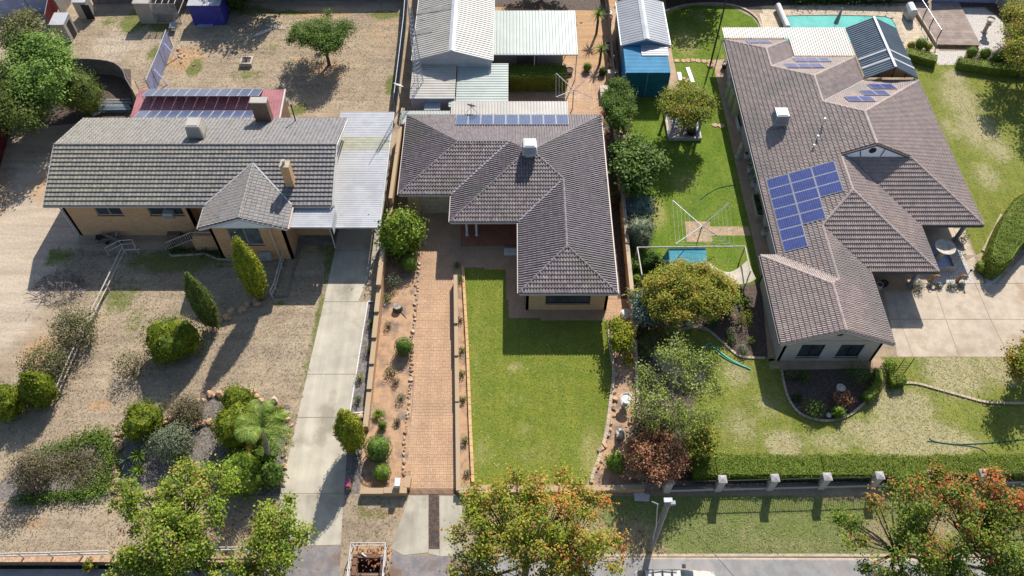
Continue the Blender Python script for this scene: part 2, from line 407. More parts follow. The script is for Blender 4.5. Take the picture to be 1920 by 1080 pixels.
# ------------------------------------------------------------------ foliage
def unit(a): return a / np.maximum(np.linalg.norm(a, axis=1, keepdims=True), 1e-9)
def leaves_arr(P, N, size, jit=.7, asp=.55):
    """a folded four-sided leaf per point, facing about N"""
    n = len(P)
    N = unit(N + rng.normal(0, jit, (n, 3)))
    T = unit(np.cross(N, rng.normal(0, 1, (n, 3)))); B = np.cross(N, T)
    s = (size * rng.uniform(.65, 1.35, n))[:, None]
    V = np.stack([P - T * s * .5, P + B * s * asp * .5 + N * s * .12, P + T * s * .5 - N * s * .1, P - B * s * asp * .5 + N * s * .12], 1).reshape(-1, 3)
    return V, np.arange(4 * n).reshape(n, 4)
def tints(pal, n, var=.16, w_=None):
    pal = np.array(pal); i = rng.choice(len(pal), n, p=w_)
    return np.clip(pal[i] * rng.uniform(1 - var, 1 + var, (n, 1)) * rng.uniform(.94, 1.06, (n, 3)), 0, .85)
def sphere_dirs(n): return unit(rng.normal(0, 1, (n, 3)))
class Lump:
    def __init__(s, k, amp, sharp=9.): s.d = sphere_dirs(k); s.amp = amp; s.sh = sharp
    def __call__(s, D):
        return 1 + s.amp * (np.exp(-(1 - (D @ s.d.T).max(1)) * s.sh) * 1.6 - .9)
def ico(sub):
    bm = bmesh.new(); bmesh.ops.create_icosphere(bm, subdivisions=sub, radius=1)
    V = np.array([v.co[:] for v in bm.verts]); F = np.array([[v.index for v in f.verts] for f in bm.faces]); bm.free(); return V, F
ICO3 = ico(3); ICO1 = ico(1); ICO2 = ico(2)
def blob_foliage(c, rad, n, leaf, pal, lump=None, depth=.22, shape=None, jit=.6, bottom=-.95, w_=None):
    """leaf points near the surface of a lumpy ellipsoid"""
    D = sphere_dirs(int(n * 1.6)); D = D[D[:, 2] > bottom][:n]
    r = (lump(D) if lump else np.ones(len(D))) * (1 + rng.normal(0, depth * .45, len(D)) - np.abs(rng.normal(0, depth, len(D))) * .8)
    if depth > .1: r = r * (1 + np.abs(rng.normal(0, .13, len(D))) * (rng.random(len(D)) < .14))
    S = D * r[:, None]
    if shape: S = shape(S)
    P = np.array(c) + S * np.array(rad); N = unit(D / np.array(rad)) + np.array([0, 0, .35])
    V, F = leaves_arr(P, N, leaf, jit)
    return V, F, tints(pal, len(P), w_=w_)
def join_np(parts):
    Vs, Fs, Cs = [], [], []; k = 0
    for V, F, C in parts: Vs.append(V); Fs.append(F + k); Cs.append(C); k += len(V)
    return np.vstack(Vs), np.vstack(Fs), np.vstack(Cs)
def core(c, rad, lump, scale, pal, parent, shape=None, name="inner_foliage"):
    V, F = ICO3; r = lump(V) if lump else np.ones(len(V)); S = V * (r * scale)[:, None]
    if shape: S = shape(S)
    P = np.array(c) + S * np.array(rad)
    Fq = np.hstack([F, F[:, 2:3]])
    me = bpy.data.meshes.new(name); b = wloc(parent)
    me.from_pydata([tuple(p) for p in P - np.array(b)], [], [tuple(f) for f in F]); me.materials.append(M['leaf'])
    at = me.attributes.new("tint", 'FLOAT_COLOR', 'FACE')
    at.data.foreach_set("color", np.hstack([tints(pal, len(F), .3), np.ones((len(F), 1))]).astype(np.float32).ravel())
    return link(name, me, parent)

PAL = dict(
    conifer=[A(124, 136, 34), A(104, 118, 30), A(146, 152, 44), A(84, 102, 30)],
    conifer_gold=[A(170, 174, 50), A(142, 152, 42), A(114, 130, 38), A(186, 184, 66)],
    conifer_dark=[A(106, 120, 52), A(86, 102, 44), A(126, 136, 66)],
    olive=[A(134, 134, 84), A(112, 114, 70), A(152, 148, 98), A(94, 96, 58)],
    grey_green=[A(142, 150, 116), A(120, 130, 98), A(158, 162, 128)],
    blue_green=[A(126, 146, 128), A(104, 126, 108), A(146, 162, 146)],
    bright=[A(132, 156, 50), A(112, 140, 42), A(150, 170, 66), A(92, 118, 38)],
    mid=[A(114, 140, 58), A(98, 126, 50), A(134, 156, 70), A(84, 110, 44)],
    deep=[A(70, 100, 40), A(58, 86, 34), A(88, 116, 52)],
    citrus=[A(136, 158, 44), A(116, 140, 40), A(158, 174, 60), A(96, 120, 36)],
    box=[A(124, 148, 54), A(106, 132, 46), A(142, 162, 68)],
    hedge=[A(138, 152, 58), A(120, 138, 50), A(154, 166, 72)],
    plane=[A(148, 166, 52), A(128, 150, 46), A(168, 180, 74), A(108, 132, 42), A(200, 178, 96), A(200, 142, 78)],
    autumn=[A(154, 164, 54), A(132, 148, 46), A(178, 176, 66), A(218, 160, 72), A(218, 124, 66), A(208, 176, 92)],
    red_autumn=[A(118, 142, 50), A(100, 124, 44), A(152, 160, 60), A(206, 126, 64), A(208, 92, 62), A(200, 150, 84)],
    rust=[A(204, 140, 102), A(178, 122, 88), A(222, 158, 122), A(162, 136, 84), A(150, 112, 84)],
    gold=[A(182, 178, 70), A(204, 176, 78), A(150, 158, 60), A(134, 146, 58), A(208, 152, 70)],
    loose=[A(164, 176, 78), A(144, 160, 64), A(184, 192, 104), A(122, 140, 60)],
    dry=[A(150, 132, 104), A(132, 116, 90), A(120, 112, 74)],
    palm=[A(136, 158, 66), A(116, 142, 56), A(158, 176, 92)],
    yellow=[A(172, 170, 50), A(150, 156, 46), A(126, 140, 44)],
    pepper=[A(142, 172, 76), A(122, 154, 62), A(104, 134, 56), A(158, 184, 96)],
)
def stems(parent, c, r, h, m='bark', k=3, z0=0.):
    mb = MB()
    for i in range(k):
        a = 6.28 * i / k + .4
        mb.tube([(c[0], c[1], z0 - .05), (c[0] + math.cos(a) * r * .25, c[1] + math.sin(a) * r * .25, z0 + h * .45), (c[0] + math.cos(a) * r * .5, c[1] + math.sin(a) * r * .5, z0 + h * .8)], .05 + .012 * h, 5, .02)
    return mb.build('stem', m, parent)
def shrub(name, label, u, v, rpx, pal, ratio=1., leaf=.1, n=None, group=None, lump=(26, .3), solid=True, cat='shrub', h=None, ry=1., jit=.6, depth=.12, shape=None, mat_='leaf', z0=None, bottom=-.8):
    """u, v: middle of the plant in image pixels; rpx: half width; ratio: height / width"""
    r = rpx * mpp(u, v, 1); rz_ = h / 2 if h else r * ratio
    zc = rz_ * .95
    p = W(u, v, zc); g0 = gz(p.x, p.y) if z0 is None else z0
    p = W(u, v, zc + g0)
    t = thing(name, label, cat, (p.x, p.y, g0), group)
    lm = Lump(*lump) if lump else None
    stems(t, p, r, rz_, z0=g0)
    rad = (r, r * ry, rz_)
    if solid: core(p, rad, lm, .8, PAL[pal], t, shape)
    n = n or int(min(14000, 14 * r * rz_ / (leaf * leaf)))
    V, F, C = blob_foliage(p, rad, n, leaf, PAL[pal], lm, depth if solid else .3, shape, jit, bottom)
    mesh_np('foliage', V, F, mat_, C, t)
    return t
def spire(S):                                   # egg/cone profile for cypresses
    z = S[:, 2]; k = np.clip(1.02 - .34 * np.clip((z + .1), 0, 1.2) ** 1.7, .12, 1.1)
    Q = S.copy(); Q[:, 0] *= k; Q[:, 1] *= k; return Q
def cypress(name, label, u, v, h, r, pal, group=None):
    p = G(u, v); t = thing(name, label, 'cypress', p, group)
    lm = Lump(60, .16, 25.)
    MB().tube([(p.x, p.y, p.z - .05), (p.x, p.y, p.z + h * .5)], .12, 6, .06).build('trunk', 'bark', t)
    c = (p.x, p.y, p.z + h / 2 + .05); rad = (r, r, h / 2)
    core(c, rad, lm, .88, PAL[pal], t, spire)
    V, F, C = blob_foliage(c, rad, int(9 * r * h / .016), .13, PAL[pal], lm, .1, spire, .55)
    mesh_np('crown', V, F, 'leaf', C, t)
    return t
def in_poly(x, y, poly):
    inside = np.zeros(np.shape(x), bool); n = len(poly); j = n - 1
    for i in range(n):
        xi, yi = poly[i][0], poly[i][1]; xj, yj = poly[j][0], poly[j][1]
        c = ((yi > y) != (yj > y)) & (x < (xj - xi) * (y - yi) / (yj - yi + 1e-12) + xi)
        inside ^= c; j = i
    return inside
def tree(name, label, base, outline, zlo, zhi, nclump, cr, nleaf, leaf, pal, group=None, wts=None, bark='bark', tr=.16, holes=(), mind=.8, warm=None, cat='tree', mat_='leaf', twig=True, extra=0, flat=.75):
    """base: surveyed foot of the trunk; outline: the crown's surveyed silhouette; clumps sit between zlo and zhi"""
    b = G(*base) if len(base) == 2 else Vector(base)
    t = thing(name, label, cat, b, group)
    us = [p[0] for p in outline]; vs2 = [p[1] for p in outline]; cl = []; tries = 0
    cu, cv = sum(us) / len(us), sum(vs2) / len(vs2)
    su, sv = (max(us) - min(us)) / 2, (max(vs2) - min(vs2)) / 2
    while len(cl) < nclump and tries < 9000:
        tries += 1
        u, v = random.uniform(min(us), max(us)), random.uniform(min(vs2), max(vs2))
        if not in_poly(np.array([u]), np.array([v]), outline)[0]: continue
        if any((u - a) ** 2 + (v - b_) ** 2 < r * r for a, b_, r in holes): continue
        rp = .1 * cr / mpp(u, v, 5); ring = [(u + rp * math.cos(k * .785), v + rp * math.sin(k * .785)) for k in range(8)]
        if not in_poly(np.array([a for a, _ in ring]), np.array([b_ for _, b_ in ring]), outline).all(): continue
        e = min(1, math.hypot((u - cu) / su, (v - cv) / sv))
        z = zlo + (zhi - zlo) * (random.uniform(.35, 1) * math.sqrt(max(.05, 1 - .8 * e * e)) + .12 * e) + b.z
        q = W(u, v, z)
        if any((q - o[0]).length < cr * mind for o in cl): continue
        cl.append((q, u, v))
    for _ in range(extra):                      # inner clumps that fill the far side of the crown
        q = random.choice(cl)[0]; cl.append((q + Vector((random.gauss(0, cr), abs(random.gauss(0, cr * 1.2)), -abs(random.gauss(0, cr)))), cu, cv))
    parts = []
    for q, u, v in cl:
        k = int(nleaf * random.uniform(.6, 1.3)); rr = cr * random.uniform(.7, 1.25)
        D = rng.normal(0, .5, (k, 3)) * np.array([1, 1, flat]) * rr
        P_ = np.array(q) + D; N = unit(D + 1e-6) * .6 + np.array([.15, .2, .9])
        V, F = leaves_arr(P_, N, leaf, .55, .75)
        wt = wts
        if warm:
            f = warm(u, v) + random.uniform(-.25, .25); f = min(1, max(0, f)); m_ = len(PAL[pal])
            half = m_ // 2; wt = np.array([(1 - f) / half] * half + [f / (m_ - half)] * (m_ - half))
        wt = np.ones(len(PAL[pal])) / len(PAL[pal]) if wt is None else np.array(wt, float); wt = wt / wt.sum()
        dom = rng.choice(len(wt), p=wt); wt = .6 * wt; wt[dom] += .4
        parts.append((V, F, tints(PAL[pal], k, .2, wt)))
    V, F, C = join_np(parts)
    mesh_np('crown', V, F, mat_, C, t)
    cz = sum(q[0].z for q in cl) / len(cl); cen = sum((q[0] for q in cl), Vector()) / len(cl)
    fork = b.lerp(Vector((cen.x * .35 + b.x * .65, cen.y * .35 + b.y * .65, b.z)), 1); fork.z = b.z + max(.5, (zlo) * .6)
    mb = MB().tube([b - Vector((0, 0, .1)), b.lerp(fork, .5) + Vector((.04, .03, 0)), fork], tr, 8, tr * .75)
    hubs = []
    for i in range(6):
        q = random.choice(cl)[0]; hubs.append(fork.lerp(q, .5) + Vector((0, 0, -.15)))
        mid = fork.lerp(hubs[-1], .5) + Vector((random.gauss(0, .12), random.gauss(0, .12), .1))
        mb.tube([fork - Vector((0, 0, .1)), mid, hubs[-1]], tr * .6, 6, tr * .36)
    for q, u, v in cl:
        hb = min(hubs, key=lambda h_: (h_ - q).length)
        mid = hb.lerp(q, .55) + Vector((random.gauss(0, .1), random.gauss(0, .1), random.gauss(.05, .08)))
        mb.tube([hb, mid, q + Vector((0, 0, cr * .2))], tr * .3, 4, .012, cap=False)
    mb.build('trunk', bark, t)
    if twig:
        mt = MB()
        for q, u, v in cl[::2]:
            for _ in range(3):
                d = Vector((random.gauss(0, 1), random.gauss(0, 1), random.uniform(0, 1))).normalized() * cr * random.uniform(.6, 1.05)
                mt.tube([q, q + d * .5 + Vector((0, 0, .04)), q + d], .022, 3, .006, cap=False)
        mt.build('twig', 'pale_bark', t)["kind"] = "stuff"
    return t
def fronds(parent, c, n, L, wd, droop, pal, name='frond', tilt=(.15, 1.1), leaflets=True, mat_='leaf', pieces=9):
    """palm fronds or sword leaves radiating from c, each its own mesh"""
    for i in range(n):
        a = 6.2832 * (i * .618034 % 1) + random.uniform(-.2, .2); el = random.uniform(*tilt); l = L * random.uniform(.8, 1.1)
        d = np.array([math.cos(a), math.sin(a)]); pts = []
        for k in range(pieces + 1):
            s = k / pieces; x = l * s * math.cos(el) * (1 - .18 * s * s); z = l * s * math.sin(el) - droop * l * s * s
            pts.append(np.array([c[0] + d[0] * x, c[1] + d[1] * x, c[2] + z]))
        side = np.array([-d[1], d[0], 0]); V, F = [], []
        if leaflets:
            for k in range(1, int(pieces * 1.8)):
                s = k / (pieces * 1.8); j = min(int(s * pieces), pieces - 1); q = pts[j] + (pts[j + 1] - pts[j]) * (s * pieces - j)
                tdir = pts[j + 1] - pts[j]; tdir /= np.linalg.norm(tdir); ll = wd * math.sin(min(3.0, .5 + s * 2.6)) + .04
                for sg in (-1, 1):
                    tip = q + side * sg * ll * .8 + tdir * ll * .6 + np.array([0, 0, -.25 * ll]); b_ = len(V); o = tdir * .045
                    V += [q - o, q + o, tip + o * .3, tip - o * .3]; F.append([b_, b_ + 1, b_ + 2, b_ + 3])
            for k in range(pieces):
                b_ = len(V); V += [pts[k] - side * .02, pts[k] + side * .02, pts[k + 1] + side * .012, pts[k + 1] - side * .012]; F.append([b_, b_ + 1, b_ + 2, b_ + 3])
        else:
            for k in range(pieces):
                w0 = wd * (1 - (k / pieces)) * (.6 + .4 * min(1, k)); w1 = wd * (1 - (k + 1) / pieces) + .004; b_ = len(V)
                V += [pts[k] - side * w0, pts[k] + side * w0, pts[k + 1] + side * w1, pts[k + 1] - side * w1]; F.append([b_, b_ + 1, b_ + 2, b_ + 3])
        V, F = np.array(V), np.array(F)
        mesh_np(name, V, F, mat_, tints(PAL[pal], len(F), .15), parent)
def hedge_box(mb_list, p, q, wd, h, z0=0., leaf=.09, pal='hedge', dens=260, parent=None):
    """clipped hedge from p to q: solid core and a skin of leaves"""
    p, q = Vector((p[0], p[1], 0)), Vector((q[0], q[1], 0)); d = q - p; L = d.length; d.normalize(); r = Vector((d.y, -d.x, 0))
    mb = MB().bar((p.x, p.y, z0), (q.x, q.y, z0), wd * .9, h * .94, base=True)
    o = mb.build('inner_foliage', 'leaf', parent)
    at = o.data.attributes.new("tint", 'FLOAT_COLOR', 'FACE') if "tint" not in o.data.attributes else o.data.attributes["tint"]
    at.data.foreach_set("color", np.hstack([tints(PAL[pal], len(o.data.polygons), .1), np.ones((len(o.data.polygons), 1))]).astype(np.float32).ravel())
    d, r = np.array(d), np.array(r); P0 = np.array(p); Ps, Ns = [], []
    for (area, fn, nn) in ((L * wd, lambda a, b: P0 + d * a * L + r * (b - .5) * wd + np.array([0, 0, z0 + h]), np.array([0, 0, 1.])),
                           (L * h, lambda a, b: P0 + d * a * L + r * wd / 2 + np.array([0, 0, 1.]) * (z0 + b * h), r),
                           (L * h, lambda a, b: P0 + d * a * L - r * wd / 2 + np.array([0, 0, 1.]) * (z0 + b * h), -r),
                           (wd * h, lambda a, b: P0 + r * (a - .5) * wd + np.array([0, 0, 1.]) * (z0 + b * h), -d),
                           (wd * h, lambda a, b: P0 + d * L + r * (a - .5) * wd + np.array([0, 0, 1.]) * (z0 + b * h), d)):
        k = int(area * dens); a, b = rng.random((k, 1)), rng.random((k, 1))
        Ps.append(fn(a, b) + rng.normal(0, .025, (k, 3)) - nn * np.abs(rng.normal(0, .03, (k, 1)))); Ns.append(np.tile(nn, (k, 1)))
    P_, N = np.vstack(Ps), np.vstack(Ns)
    P_ = P_ + N * (.075 + .04 * np.sin(P_[:, :1] * 2.3 + P_[:, 2:] * 3) + .03 * np.sin(P_[:, :1] * 5.1 + P_[:, 1:2] * 4))
    V, F = leaves_arr(P_, N, leaf, .55); return mesh_np('foliage', V, F, 'leaf', tints(PAL[pal], len(P_)), parent)

# ------------------------------------------------------------------ ground sheets
def sheet(name, poly, lift, m, res=None, cover=None, kind='structure', parent=None):
    """a thin ground sheet following the terrain; poly in world coordinates"""
    bm = bmesh.new()
    vs_ = [bm.verts.new((p[0], p[1], 0)) for p in poly]
    for t in tessellate_polygon([[Vector((p[0], p[1], 0)) for p in poly]]):
        try: bm.faces.new([vs_[i] for i in t])
        except ValueError: pass
    xs = [p[0] for p in poly]; ys = [p[1] for p in poly]
    cuts = [('y', 18.9)] if min(ys) < 18.9 < max(ys) else []
    if res:
        cuts += [('x', x) for x in np.arange(math.ceil(min(xs) / res) * res, max(xs), res)]
        cuts += [('y', y) for y in np.arange(math.ceil(min(ys) / res) * res, max(ys), res)]
    for ax, c in cuts:
        bmesh.ops.bisect_plane(bm, geom=bm.verts[:] + bm.edges[:] + bm.faces[:], plane_co=(c, 0, 0) if ax == 'x' else (0, c, 0), plane_no=(1, 0, 0) if ax == 'x' else (0, 1, 0))
    pl = wloc(parent) if parent else Vector()
    for v in bm.verts: v.co.z = gz(v.co.x, v.co.y) + lift; v.co -= pl
    for f in bm.faces:
        f.normal_update()
        if f.normal.z < 0: f.normal_flip()
    me = bpy.data.meshes.new(name); bm.to_mesh(me); bm.free(); me.materials.append(M[m])
    if cover:
        at = me.attributes.new("cover", 'FLOAT_COLOR', 'POINT')
        at.data.foreach_set("color", np.array([(*cover(v.co.x, v.co.y), 1) for v in me.vertices], dtype=np.float32).ravel())
    o = link(name, me, parent)
    if kind: o["kind"] = kind
    return o
def blobs(lst):
    """soft patches: (channel, u, v, half width px, half height px, strength) in image pixels"""
    bl = []
    for ch, u, v, ru, rv, s in lst:
        c = W(u, v); bl.append((ch, c.x, c.y, ru * mpp(u, v), abs(W(u, v - rv).y - c.y), s))
    def f(x, y):
        o = [0., 0., 0.]
        for ch, cx, cy, rx, ry, s in bl:
            d = ((x - cx) / rx) ** 2 + ((y - cy) / ry) ** 2
            if d < 4: o[ch] = max(o[ch], s * math.exp(-d * .8))
        return o
    return f
def tufts(name, poly, dens, h, pal, cover=None, wd=.03, lift=0., thresh=None):
    """short grass blades over an area, one object"""
    xs = [p[0] for p in poly]; ys = [p[1] for p in poly]
    n = int((max(xs) - min(xs)) * (max(ys) - min(ys)) * dens)
    x, y = rng.uniform(min(xs), max(xs), n), rng.uniform(min(ys), max(ys), n)
    k = in_poly(x, y, [(p[0], p[1]) for p in poly]); x, y = x[k], y[k]
    cc = np.array([cover(a, b) for a, b in zip(x, y)]) if cover else np.zeros((len(x), 3))
    n = len(x); z = np.array([gz(a, b) for a, b in zip(x, y)]) + lift
    a = rng.uniform(0, 6.283, n); hh = h * rng.uniform(.5, 1.4, n); ln = rng.normal(0, 1.3, (n, 2)) * hh[:, None]
    ww = wd * rng.uniform(.6, 1.4, n)
    B = np.stack([x, y, z], 1); S = np.stack([np.cos(a) * ww, np.sin(a) * ww, np.zeros(n)], 1)
    T = B + np.stack([ln[:, 0], ln[:, 1], hh * .55], 1)
    V = np.stack([B - S, B + S, T + S * .3, T - S * .3], 1).reshape(-1, 3); F = np.arange(4 * n).reshape(n, 4)
    g, d = pal
    f = np.clip(cc[:, 0] * 1.2 + rng.normal(0, .2, n), 0, 1)[:, None]
    C = np.where(rng.random((n, 1)) < f, tints(d, n, .2), tints(g, n, .2))
    o = mesh_np(name, V, F, 'grass_blade', C); o["kind"] = "stuff"; return o
def PX(*pts): return [tuple(G(u, v)[:2]) for u, v in pts]

def hedge_poly(name, label, pts, h, pal='hedge', leaf=.11, dens=230):
    """clipped hedge over a free outline with a rounded top edge"""
    p = [W(u, v, h * .6) for u, v in pts]; t = thing(name, label, 'hedge', (p[0].x, p[0].y, 0)); c = sum(p, Vector()) / len(p)
    q = [(a.x, a.y) for a in p]; ins = [((a.x - c.x) * .9 + c.x, (a.y - c.y) * .9 + c.y) for a in p]
    o = MB().prism(ins, 0, h * .9).build('inner_foliage', 'leaf', t); k = len(o.data.polygons)
    at = o.data.attributes.new("tint", 'FLOAT_COLOR', 'FACE'); at.data.foreach_set("color", np.hstack([tints(PAL[pal], k, .1), np.ones((k, 1))]).astype(np.float32).ravel())
    xs, ys = [a[0] for a in q], [a[1] for a in q]; n = int((max(xs) - min(xs)) * (max(ys) - min(ys)) * dens)
    x, y = rng.uniform(min(xs), max(xs), n), rng.uniform(min(ys), max(ys), n); k = in_poly(x, y, q); x, y = x[k], y[k]
    d = np.full(len(x), 9.); nx, ny = np.zeros(len(x)), np.zeros(len(x)); side = []
    for i in range(len(q)):
        a, b = np.array(q[i]), np.array(q[(i + 1) % len(q)]); e = b - a; L = np.linalg.norm(e); e /= L; w_ = np.array([e[1], -e[0]])
        if w_ @ (a + b - 2 * np.array([c.x, c.y])) < 0: w_ = -w_
        s_ = np.clip((x - a[0]) * e[0] + (y - a[1]) * e[1], 0, L); dd = np.hypot(x - a[0] - e[0] * s_, y - a[1] - e[1] * s_); m = dd < d; d[m] = dd[m]; nx[m] = w_[0]; ny[m] = w_[1]
        k = int(L * h * dens * 1.3); f, zz = rng.random(k) * L, rng.random(k) * h * .85; side.append((np.stack([a[0] + e[0] * f, a[1] + e[1] * f, zz], 1), np.tile([w_[0], w_[1], .2], (k, 1))))
    f = np.clip(1 - d / .55, 0, 1); wob = .06 * np.sin(x * 3.1) * np.cos(y * 2.7)
    P_ = np.vstack([np.stack([x, y, h * (1 - .22 * f * f) + wob + rng.normal(0, .03, len(x))], 1)] + [a for a, b in side]); N = np.vstack([np.stack([nx * f, ny * f, np.ones(len(x))], 1)] + [b for a, b in side])
    V, F = leaves_arr(P_, N, leaf, .5); mesh_np('foliage', V, F, 'leaf', tints(PAL[pal], len(P_)), t); return t
# ------------------------------------------------------------------ THE SETTING: ground, street, lawns, paving
GB = blobs([  # 0 green, 1 sand, 2 orange soil
    (1, 55, 450, 90, 110, 1.), (1, 25, 570, 60, 90, .9), (1, 60, 330, 60, 50, .6), (2, 75, 660, 40, 40, .7), (2, 90, 345, 50, 60, .5),
    (0, 225, 560, 50, 40, .55), (0, 330, 490, 110, 25, .75), (0, 110, 480, 40, 25, .6), (0, 250, 600, 25, 50, .45), (0, 60, 300, 40, 40, .35),
    (2, 190, 760, 40, 14, .6), (2, 60, 980, 40, 14, .6), (2, 270, 680, 30, 20, .4), (2, 380, 715, 40, 16, .35), (2, 560, 700, 20, 20, .4), (2, 395, 850, 40, 30, .6),
    (1, 260, 700, 200, 60, .35), (1, 120, 1000, 140, 30, .4), (1, 560, 640, 50, 60, .35), (1, 300, 95, 90, 60, .45), (1, 220, 85, 60, 40, .6),
    (0, 250, 40, 25, 22, .9), (0, 300, 48, 25, 14, .8), (0, 365, 128, 16, 18, .8), (0, 290, 100, 20, 22, .6), (0, 205, 40, 30, 15, .5), (0, 480, 90, 110, 60, .3), (0, 470, 20, 60, 12, .6), (0, 735, 160, 14, 22, .8), (0, 560, 205, 20, 16, .7), (0, 545, 24, 50, 6, .7), (0, 720, 28, 40, 10, .7), (0, 510, 90, 30, 40, .4), (0, 460, 140, 40, 20, .5), (0, 330, 90, 10, 60, .4),
    (2, 600, 24, 70, 12, .8), (2, 720, 60, 60, 60, .4), (2, 610, 130, 60, 30, .5), (2, 560, 110, 30, 20, .4), (2, 345, 110, 40, 25, .8), (2, 680, 110, 80, 80, .3),
    (1, 620, 120, 150, 80, .25), (0, 620, 490, 12, 60, .7), (0, 600, 600, 10, 60, .75), (0, 575, 690, 10, 60, .6), (0, 605, 460, 20, 30, .5), (0, 525, 570, 12, 10, .7),
    (2, 1100, 60, 110, 80, 1.3), (2, 1000, 15, 90, 20, 1.2), (2, 1150, 120, 40, 120, 1.1), (2, 1150, 430, 14, 260, .9), (2, 1160, 300, 14, 100, .8),
    (2, 720, 960, 70, 20, .5), (0, 700, 960, 60, 26, .45), (0, 700, 1000, 50, 16, .4), (2, 700, 1030, 50, 14, .8), (2, 1020, 970, 60, 40, .35), (0, 960, 1000, 120, 60, .4)])
def ground_mesh():
    Vs, Fs, Cs = [], [], []; k = 0
    pit0, pit1 = G(742, 1047), G(667, 1076)
    for x0, x1, y0, y1, r in ((-78, 78, 18.9, 98, .5), (-14.549, -2.9, 10, 18.9, .15), (-2.899, 78, 15.2, 18.9, .4), (-78, -14.551, 14.9, 18.9, .4)):
        nx, ny = max(2, int((x1 - x0) / r)), max(2, int((y1 - y0) / r))
        X, Y = np.meshgrid(np.linspace(x0, x1, nx + 1), np.linspace(y0, y1, ny + 1))
        Z = np.array([gz(a, b) for a, b in zip(X.ravel(), Y.ravel())])
        P_ = np.stack([X.ravel(), Y.ravel(), Z], 1); i = np.arange((nx + 1) * (ny + 1)).reshape(ny + 1, nx + 1)
        F = np.stack([i[:-1, :-1], i[:-1, 1:], i[1:, 1:], i[1:, :-1]], -1).reshape(-1, 4)
        c = P_[F].mean(1); ok = ~((c[:, 0] > PIT[0]) & (c[:, 0] < PIT[1]) & (c[:, 1] > PIT[2]) & (c[:, 1] < PIT[3]))
        Vs.append(P_); Fs.append(F[ok] + k); Cs += [GB(a, b) for a, b in P_[:, :2]]; k += len(P_)
    o = mesh_np('ground', np.vstack(Vs), np.vstack(Fs), 'ground'); o["kind"] = "structure"
    at = o.data.attributes.new("cover", 'FLOAT_COLOR', 'POINT')
    at.data.foreach_set("color", np.hstack([np.array(Cs), np.ones((len(Cs), 1))]).astype(np.float32).ravel())
    o.data.polygons.foreach_set("use_smooth", [True] * len(o.data.polygons))
pa, pb = G(668, 1074), G(716, 1046)
PIT = (pa.x, pb.x, pa.y, pb.y)
ground_mesh()
MB().box(-700, 700, -500, 900, -2.2, -2.0).build('surrounding_ground', 'ground')["kind"] = "structure"
# street and its edge
sheet('street', [(-2.9, -40), (90, -40), (90, 15.2), (-2.9, 15.2)], 0.0, 'asphalt')
sheet('gutter', [(-2.9, 14.55), (90, 14.55), (90, 15.2), (-2.9, 15.2)], .006, 'gutter_concrete')
sheet('street', [(-14.5, -40), (-2.91, -40), (-2.91, 10), (-14.5, 10)], .0, 'asphalt')
sheet('street', [(-90, -40), (-14.56, -40), (-14.56, 8), (-90, 8)], .0, 'asphalt')
ke = MB()
x = -2.88
while x < 60:
    ke.box(x, x + 2.38, 15.2, 15.38, -.6, gz(x, 15.3) + .02); x += 2.4
ke.build('kerb', 'kerb')["kind"] = "structure"
sheet('footpath', [(-78, 8), (-14.56, 8), (-14.56, 14.5), (-78, 14.5)], .004, 'asphalt')
# apron of old bitumen in front of both drives
sheet('apron', PX((508, 1024), (640, 1024), (634, 1100), (500, 1100)), .006, 'bitumen')
sheet('apron', PX((736, 1032), (760, 1042), (868, 1044), (868, 1110), (722, 1110)), .006, 'bitumen')
# left driveway: concrete slabs with open joints
def slabs(name, rows, m, lift, label=None):
    root = bpy.data.objects.new(name, None); COL.objects.link(root); root["kind"] = "structure"
    for r in rows:
        p = [G(*q) for q in r]; c = sum(p, Vector()) / 4
        p = [c + (q - c) * (1 - .03 / max(.5, (q - c).length)) for q in p]
        sheet('slab', [(q.x, q.y) for q in p], lift, m, kind=None, parent=root)
    return root
def E1(v): return (635 + (v - 430) * (620 - 635) / 80, v) if v < 510 else (620 + (v - 510) * (530 - 620) / 390, v) if v < 900 else (530 + (v - 900) * (508 - 530) / 122, v)
def E2(v): return (719 + (v - 430) * (701 - 719) / 120, v) if v < 550 else (690 + (v - 567) * (656 - 690) / 210, v) if 566 <= v < 780 else (656 + (v - 780) * (645 - 656) / 150, v) if v < 950 else (645 - (v - 950) * 5 / 72, v)
vv = [400, 470, 566, 702, 783, 926, 1022]
slabs('driveway', [(E1(a), (E2(a)[0] if a != 566 else 700, a), (E2(b - 1)[0], b), E1(b)) for a, b in zip(vv, vv[1:])], 'concrete', .012)
sheet('bitumen_paving', PX((541, 400), (634, 400), (630, 460), (536, 460)), .008, 'bitumen')
